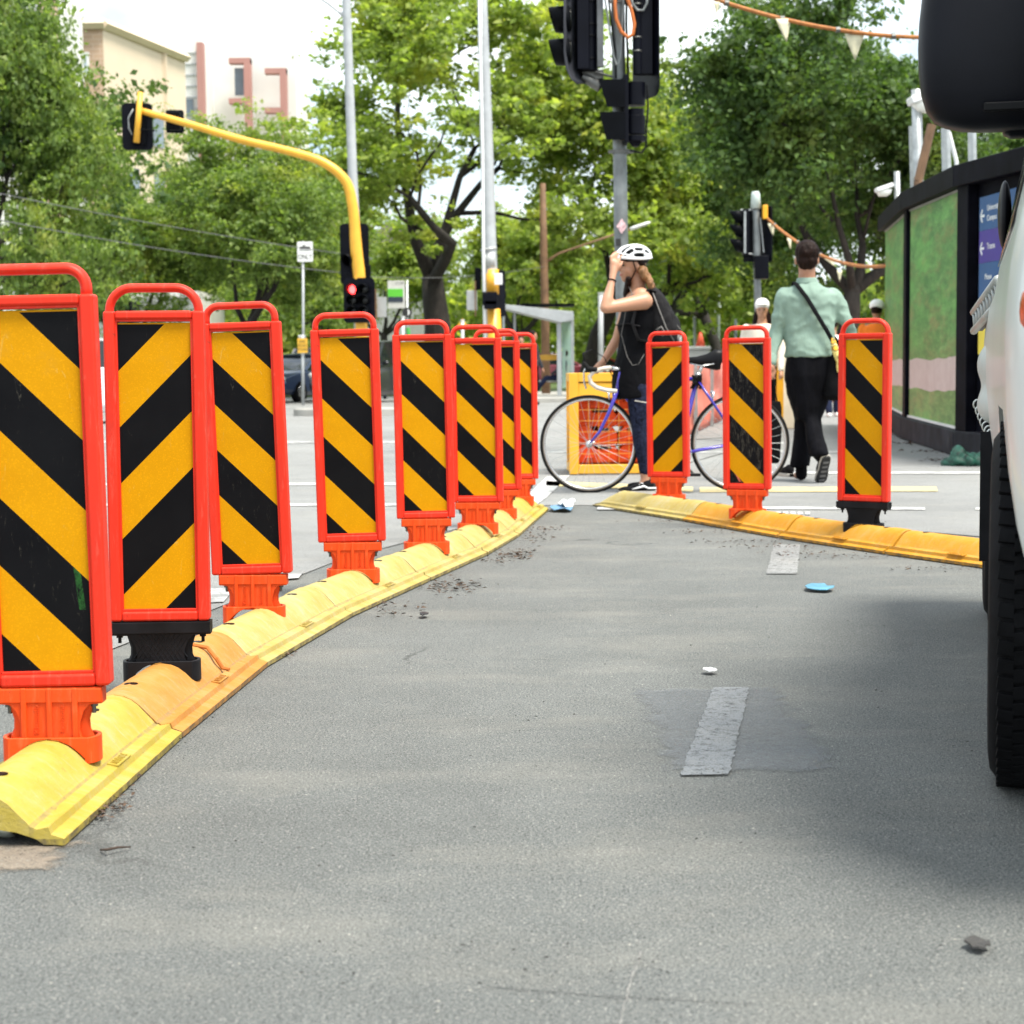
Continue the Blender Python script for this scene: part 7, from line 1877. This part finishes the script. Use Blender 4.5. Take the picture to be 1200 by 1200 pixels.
# side windows and windscreen set just proud
mb = MB(); r1 = []
for y in (-.38, -.1, .3, .7, 1.1):
    r1.append([Vector((np.interp(z, [q[1] for q in prof(y)], [q[0] for q in prof(y)])-.003, y+(.12*(1.5-z)), z)) for z in (1.10, 1.24, 1.40, 1.58, 1.75)])
mb.grid(r1); mb.build('side_window', M['carglass'], truck, smooth=True, solid=.003)
mb = MB(); mb.add([(.3, -.98, .97), (TW-.3, -.98, .97), (TW-.34, -.60, 1.72), (.34, -.60, 1.72)], [(0, 1, 2, 3)]); mb.build('windscreen', M['carglass'], truck, solid=.01)
def twheel(y, x0, name='wheel', rr=.362, w=.205):
    e = empty(name, (x0+w/2, y, rr)); e.parent = truck
    prof_ = [(-w/2+.02, rr-.10), (-w/2+.002, rr-.06), (-w/2+.006, rr-.03), (-w/2+.022, rr-.008), (-w/2+.04, rr), (w/2-.04, rr), (w/2-.022, rr-.008), (w/2-.006, rr-.03), (w/2-.002, rr-.06), (w/2-.02, rr-.10)]
    n = 96; rows = []
    for k in range(n+1):
        a = 2*math.pi*k/n; rows.append([Vector((x, q*math.cos(a), q*math.sin(a))) for x, q in prof_])
    mb = MB(); mb.grid(rows); 
    t_ = mb.build('tyre', M['cartyre'], e, smooth=True)
    # tread blocks: shoulder lugs with sipes and three zigzag ribs
    mb = MB(); nb = 66
    for k in range(nb):
        a = 2*math.pi*k/nb
        for j, xx in enumerate((-w/2+.035, -.040, 0, .040, w/2-.035)):
            aa = a+(.5 if j % 2 else 0)*2*math.pi/nb
            wd = .030 if j in (0, 4) else .028
            Mx_ = Matrix.Rotation(aa, 3, 'X')
            c = Mx_ @ Vector((0, rr+.001, 0)); c.x = xx
            mb.box(c, (wd, .010, 2*math.pi*rr/nb*.78), M=Mx_ @ Matrix.Rotation(R(9 if j % 2 else -7), 3, 'Y'))
    mb.build('tread', M['cartyre'], e, bevel=.0015)
    mb = MB(); mb.cyl((-w/2+.03, 0, 0), (w/2-.03, 0, 0), rr-.10, n=32); mb.cyl((-w/2+.022, 0, 0), (-w/2+.04, 0, 0), .07, n=16); mb.build('rim', M['truck_silver'], e, bevel=.006)
    return e
fw_ = twheel(0, -0.012); fw_.rotation_euler = (0, 0, R(-1.5)); twheel(2.39, 0.0)
for y in (0, 2.39): twheel(y, TW-.205)
# inner arches, chassis
mb = MB(); mb.box((TW/2, .6, .50), (TW-.52, 3.0, .22)); mb.box((TW/2, 1.9, .62), (TW-.5, 1.2, .3)); mb.box((.28, .42, .55), (.44, .05, .40)); mb.box((.28, .0, .86), (.42, 1.0, .03)); mb.box((TW/2, -.55, .34), (TW-.5, .5, .1)); mb.build('chassis', M['black'], truck)
mb = MB(); mb.box((.13, -.98+.0, .50), (.02, .02, .02)); 
mb = MB(); mb.ell((.045, -.72, .925), (.028, .085, .060)); mb.build('indicator_lamp', simple('amber_indicator', (.62, .07, .02), .2, var=.4, vs=60), truck, smooth=True)
mb = MB(); mb.ell((.30, -.93, .84), (.16, .10, .10)); mb.build('headlight', M['hl'], truck, smooth=True)
# mirror
mb = MB()
mc = Vector((-.02, -.03, 1.515))
secs = []
for z, wx, wy, sh in ((-.215, .060, .03, .030), (-.205, .105, .055, .012), (-.18, .128, .075, .0), (-.10, .138, .086, -.004), (.0, .139, .088, -.002), (.10, .134, .084, .006), (.17, .122, .074, .016), (.20, .10, .055, .026), (.212, .06, .03, .04)):
    secs.append((mc+Vector((sh, 0, z)), wx, wy, 0))
mb.loft(secs, 40, 3.6)
M['mirror'] = simple('satin_black_mirror_shell', (.004, .0045, .008), .42, var=.25, vs=4, spec=.18)
mh = mb.build('mirror_shell', M['mirror'], truck, smooth=True, subd=1)
mb = MB(); mb.box(mc+Vector((.155, .02, -.02)), (.13, .10, .34)); mb.box(mc+Vector((.11, .03, -.20)), (.18, .07, .05)); mb.build('mirror_arm', M['mirror'], truck, bevel=.02)
mb = MB(); mb.box(mc+Vector((0, .082, 0)), (.22, .012, .34)); mb.build('mirror_glass', M['chrome'], truck, bevel=.02)
mb = MB(); mb.box(mc+Vector((.035, -.083, -.178)), (.10, .012, .018)); mb.build('mirror_trim', M['black'], truck, bevel=.004)
# second, small dark mirror lower on the pillar
mb = MB(); mb.ell((.022, .62, 1.19), (.016, .05, .080)); mb.build('lower_mirror', M['mirror'], truck, smooth=True)
# far end: ribbed grille, bulging bumper with a row of round openings, dark flap before the wheel
mb = MB(); mb.ell((.14, 2.30, .845), (.170, .42, .120)); mb.ell((.13, 2.26, .715), (.160, .38, .105)); mb.ell((.20, 1.95, .84), (.17, .5, .12))
mb.organic('bumper', simple('matt_silver_bumper', (.42, .45, .43), .45, 0, var=.06, vs=2), truck, .016, 14, world=False)
A_, B_, C_, E_ = TL(1141, 366, 6.05), TL(1169, 327, 5.35), TL(1172, 353, 5.35), TL(1141, 388, 6.05)
gr = MB(); up_ = Vector((0, 0, 1)); th_ = (B_-A_).cross(up_).normalized()*.012
if th_.y < 0: th_ = -th_
for P0, P1 in ((A_, B_), (E_, C_)): gr.tube([P0, P1], .013, 8)
for k in range(9): u = (k+.3)/9; gr.tube([A_.lerp(B_, u), E_.lerp(C_, u)+th_*.5], .0085, 8)
gr.build('grille', simple('dull_chrome_grille', (.36, .38, .37), .35, .2, var=.1), truck, smooth=True)
mb = MB(); mb.add([A_+th_, B_+th_, C_+th_, E_+th_, A_+th_*2.5, B_+th_*2.5, C_+th_*2.5, E_+th_*2.5], [(0, 1, 2, 3), (4, 7, 6, 5), (0, 4, 5, 1), (2, 6, 7, 3), (0, 3, 7, 4), (1, 5, 6, 2)]); mb.build('grille_recess', M['black'], truck)
for k in range(9):
    u = k/8; c_ = TL(1146+21*u, 474+42*u+5*math.sin(u*3.14), 5.75-.35*u)
    mb = MB(); mb.tube([c_+Vector((.014*math.cos(R(a)), 0, .016*math.sin(R(a)))) for a in range(0, 360, 30)], .0035, 6, closed=True); ro = mb.build('bumper_opening', M['truck_silver'], truck, smooth=True)
    mb = MB(); mb.ell(c_, (.012, .006, .014), n=10, m=6); mb.build('opening_recess', M['black'], ro, smooth=True)
mb = MB(); mb.box((.085, 1.93, .44), (.20, .012, .40)); mb.build('mud_flap', M['black_foot'], truck)
mb = MB(); mb.ell((.22, 2.0, .60), (.19, .18, .14)); mb.build('arch_liner', M['black'], truck, smooth=True)

# ================================================================== light and air
w = bpy.data.worlds.new('World'); scene.world = w; w.use_nodes = True; nt = w.node_tree
SUN_EL, SUN_AZ = R(66), R(128)         # azimuth from +y towards +x
sky = nt.nodes.new('ShaderNodeTexSky'); sky.sky_type = 'NISHITA'; sky.sun_disc = False; sky.sun_elevation = SUN_EL; sky.sun_rotation = SUN_AZ
sky.air_density = 1.0; sky.dust_density = 2.0; sky.ozone_density = 1.0
bg = nt.nodes['Background']; bg.inputs[1].default_value = .095
tc = nt.nodes.new('ShaderNodeTexCoord'); mp = nt.nodes.new('ShaderNodeMapping'); mp.inputs['Scale'].default_value = (1, 1, 2.2); nt.links.new(tc.outputs['Generated'], mp.inputs[0])
nz = nt.nodes.new('ShaderNodeTexNoise'); nz.inputs['Scale'].default_value = 3.2; nz.inputs['Detail'].default_value = 7; nt.links.new(mp.outputs[0], nz.inputs['Vector'])
rp = nt.nodes.new('ShaderNodeValToRGB'); rp.color_ramp.elements[0].position = .36; rp.color_ramp.elements[0].color = (.10, .10, .10, 1); rp.color_ramp.elements[1].position = .54; rp.color_ramp.elements[1].color = (1, 1, 1, 1)
nt.links.new(nz.outputs[0], rp.inputs[0])
mx = nt.nodes.new('ShaderNodeMix'); mx.data_type = 'RGBA'; nt.links.new(rp.outputs[0], mx.inputs[0]); nt.links.new(sky.outputs[0], mx.inputs[6]); mx.inputs[7].default_value = (7.6, 8.2, 8.4, 1)
nt.links.new(mx.outputs[2], bg.inputs[0])
sl = bpy.data.lights.new('sun', 'SUN'); sl.energy = 2.9; sl.angle = R(18); sl.use_shadow = True; sl.color = (1, .95, .86)
so = bpy.data.objects.new('sun', sl); COL.objects.link(so)
dv = Vector((math.sin(SUN_AZ)*math.cos(SUN_EL), math.cos(SUN_AZ)*math.cos(SUN_EL), math.sin(SUN_EL)))
so.rotation_euler = (-dv).to_track_quat('-Z', 'Y').to_euler()
vs = scene.view_settings; vs.view_transform = 'Standard'; vs.look = 'None'; vs.exposure = 1.33; vs.gamma = 1; vs.use_curve_mapping = False
scene.cycles.max_bounces = 8; scene.cycles.transparent_max_bounces = 8
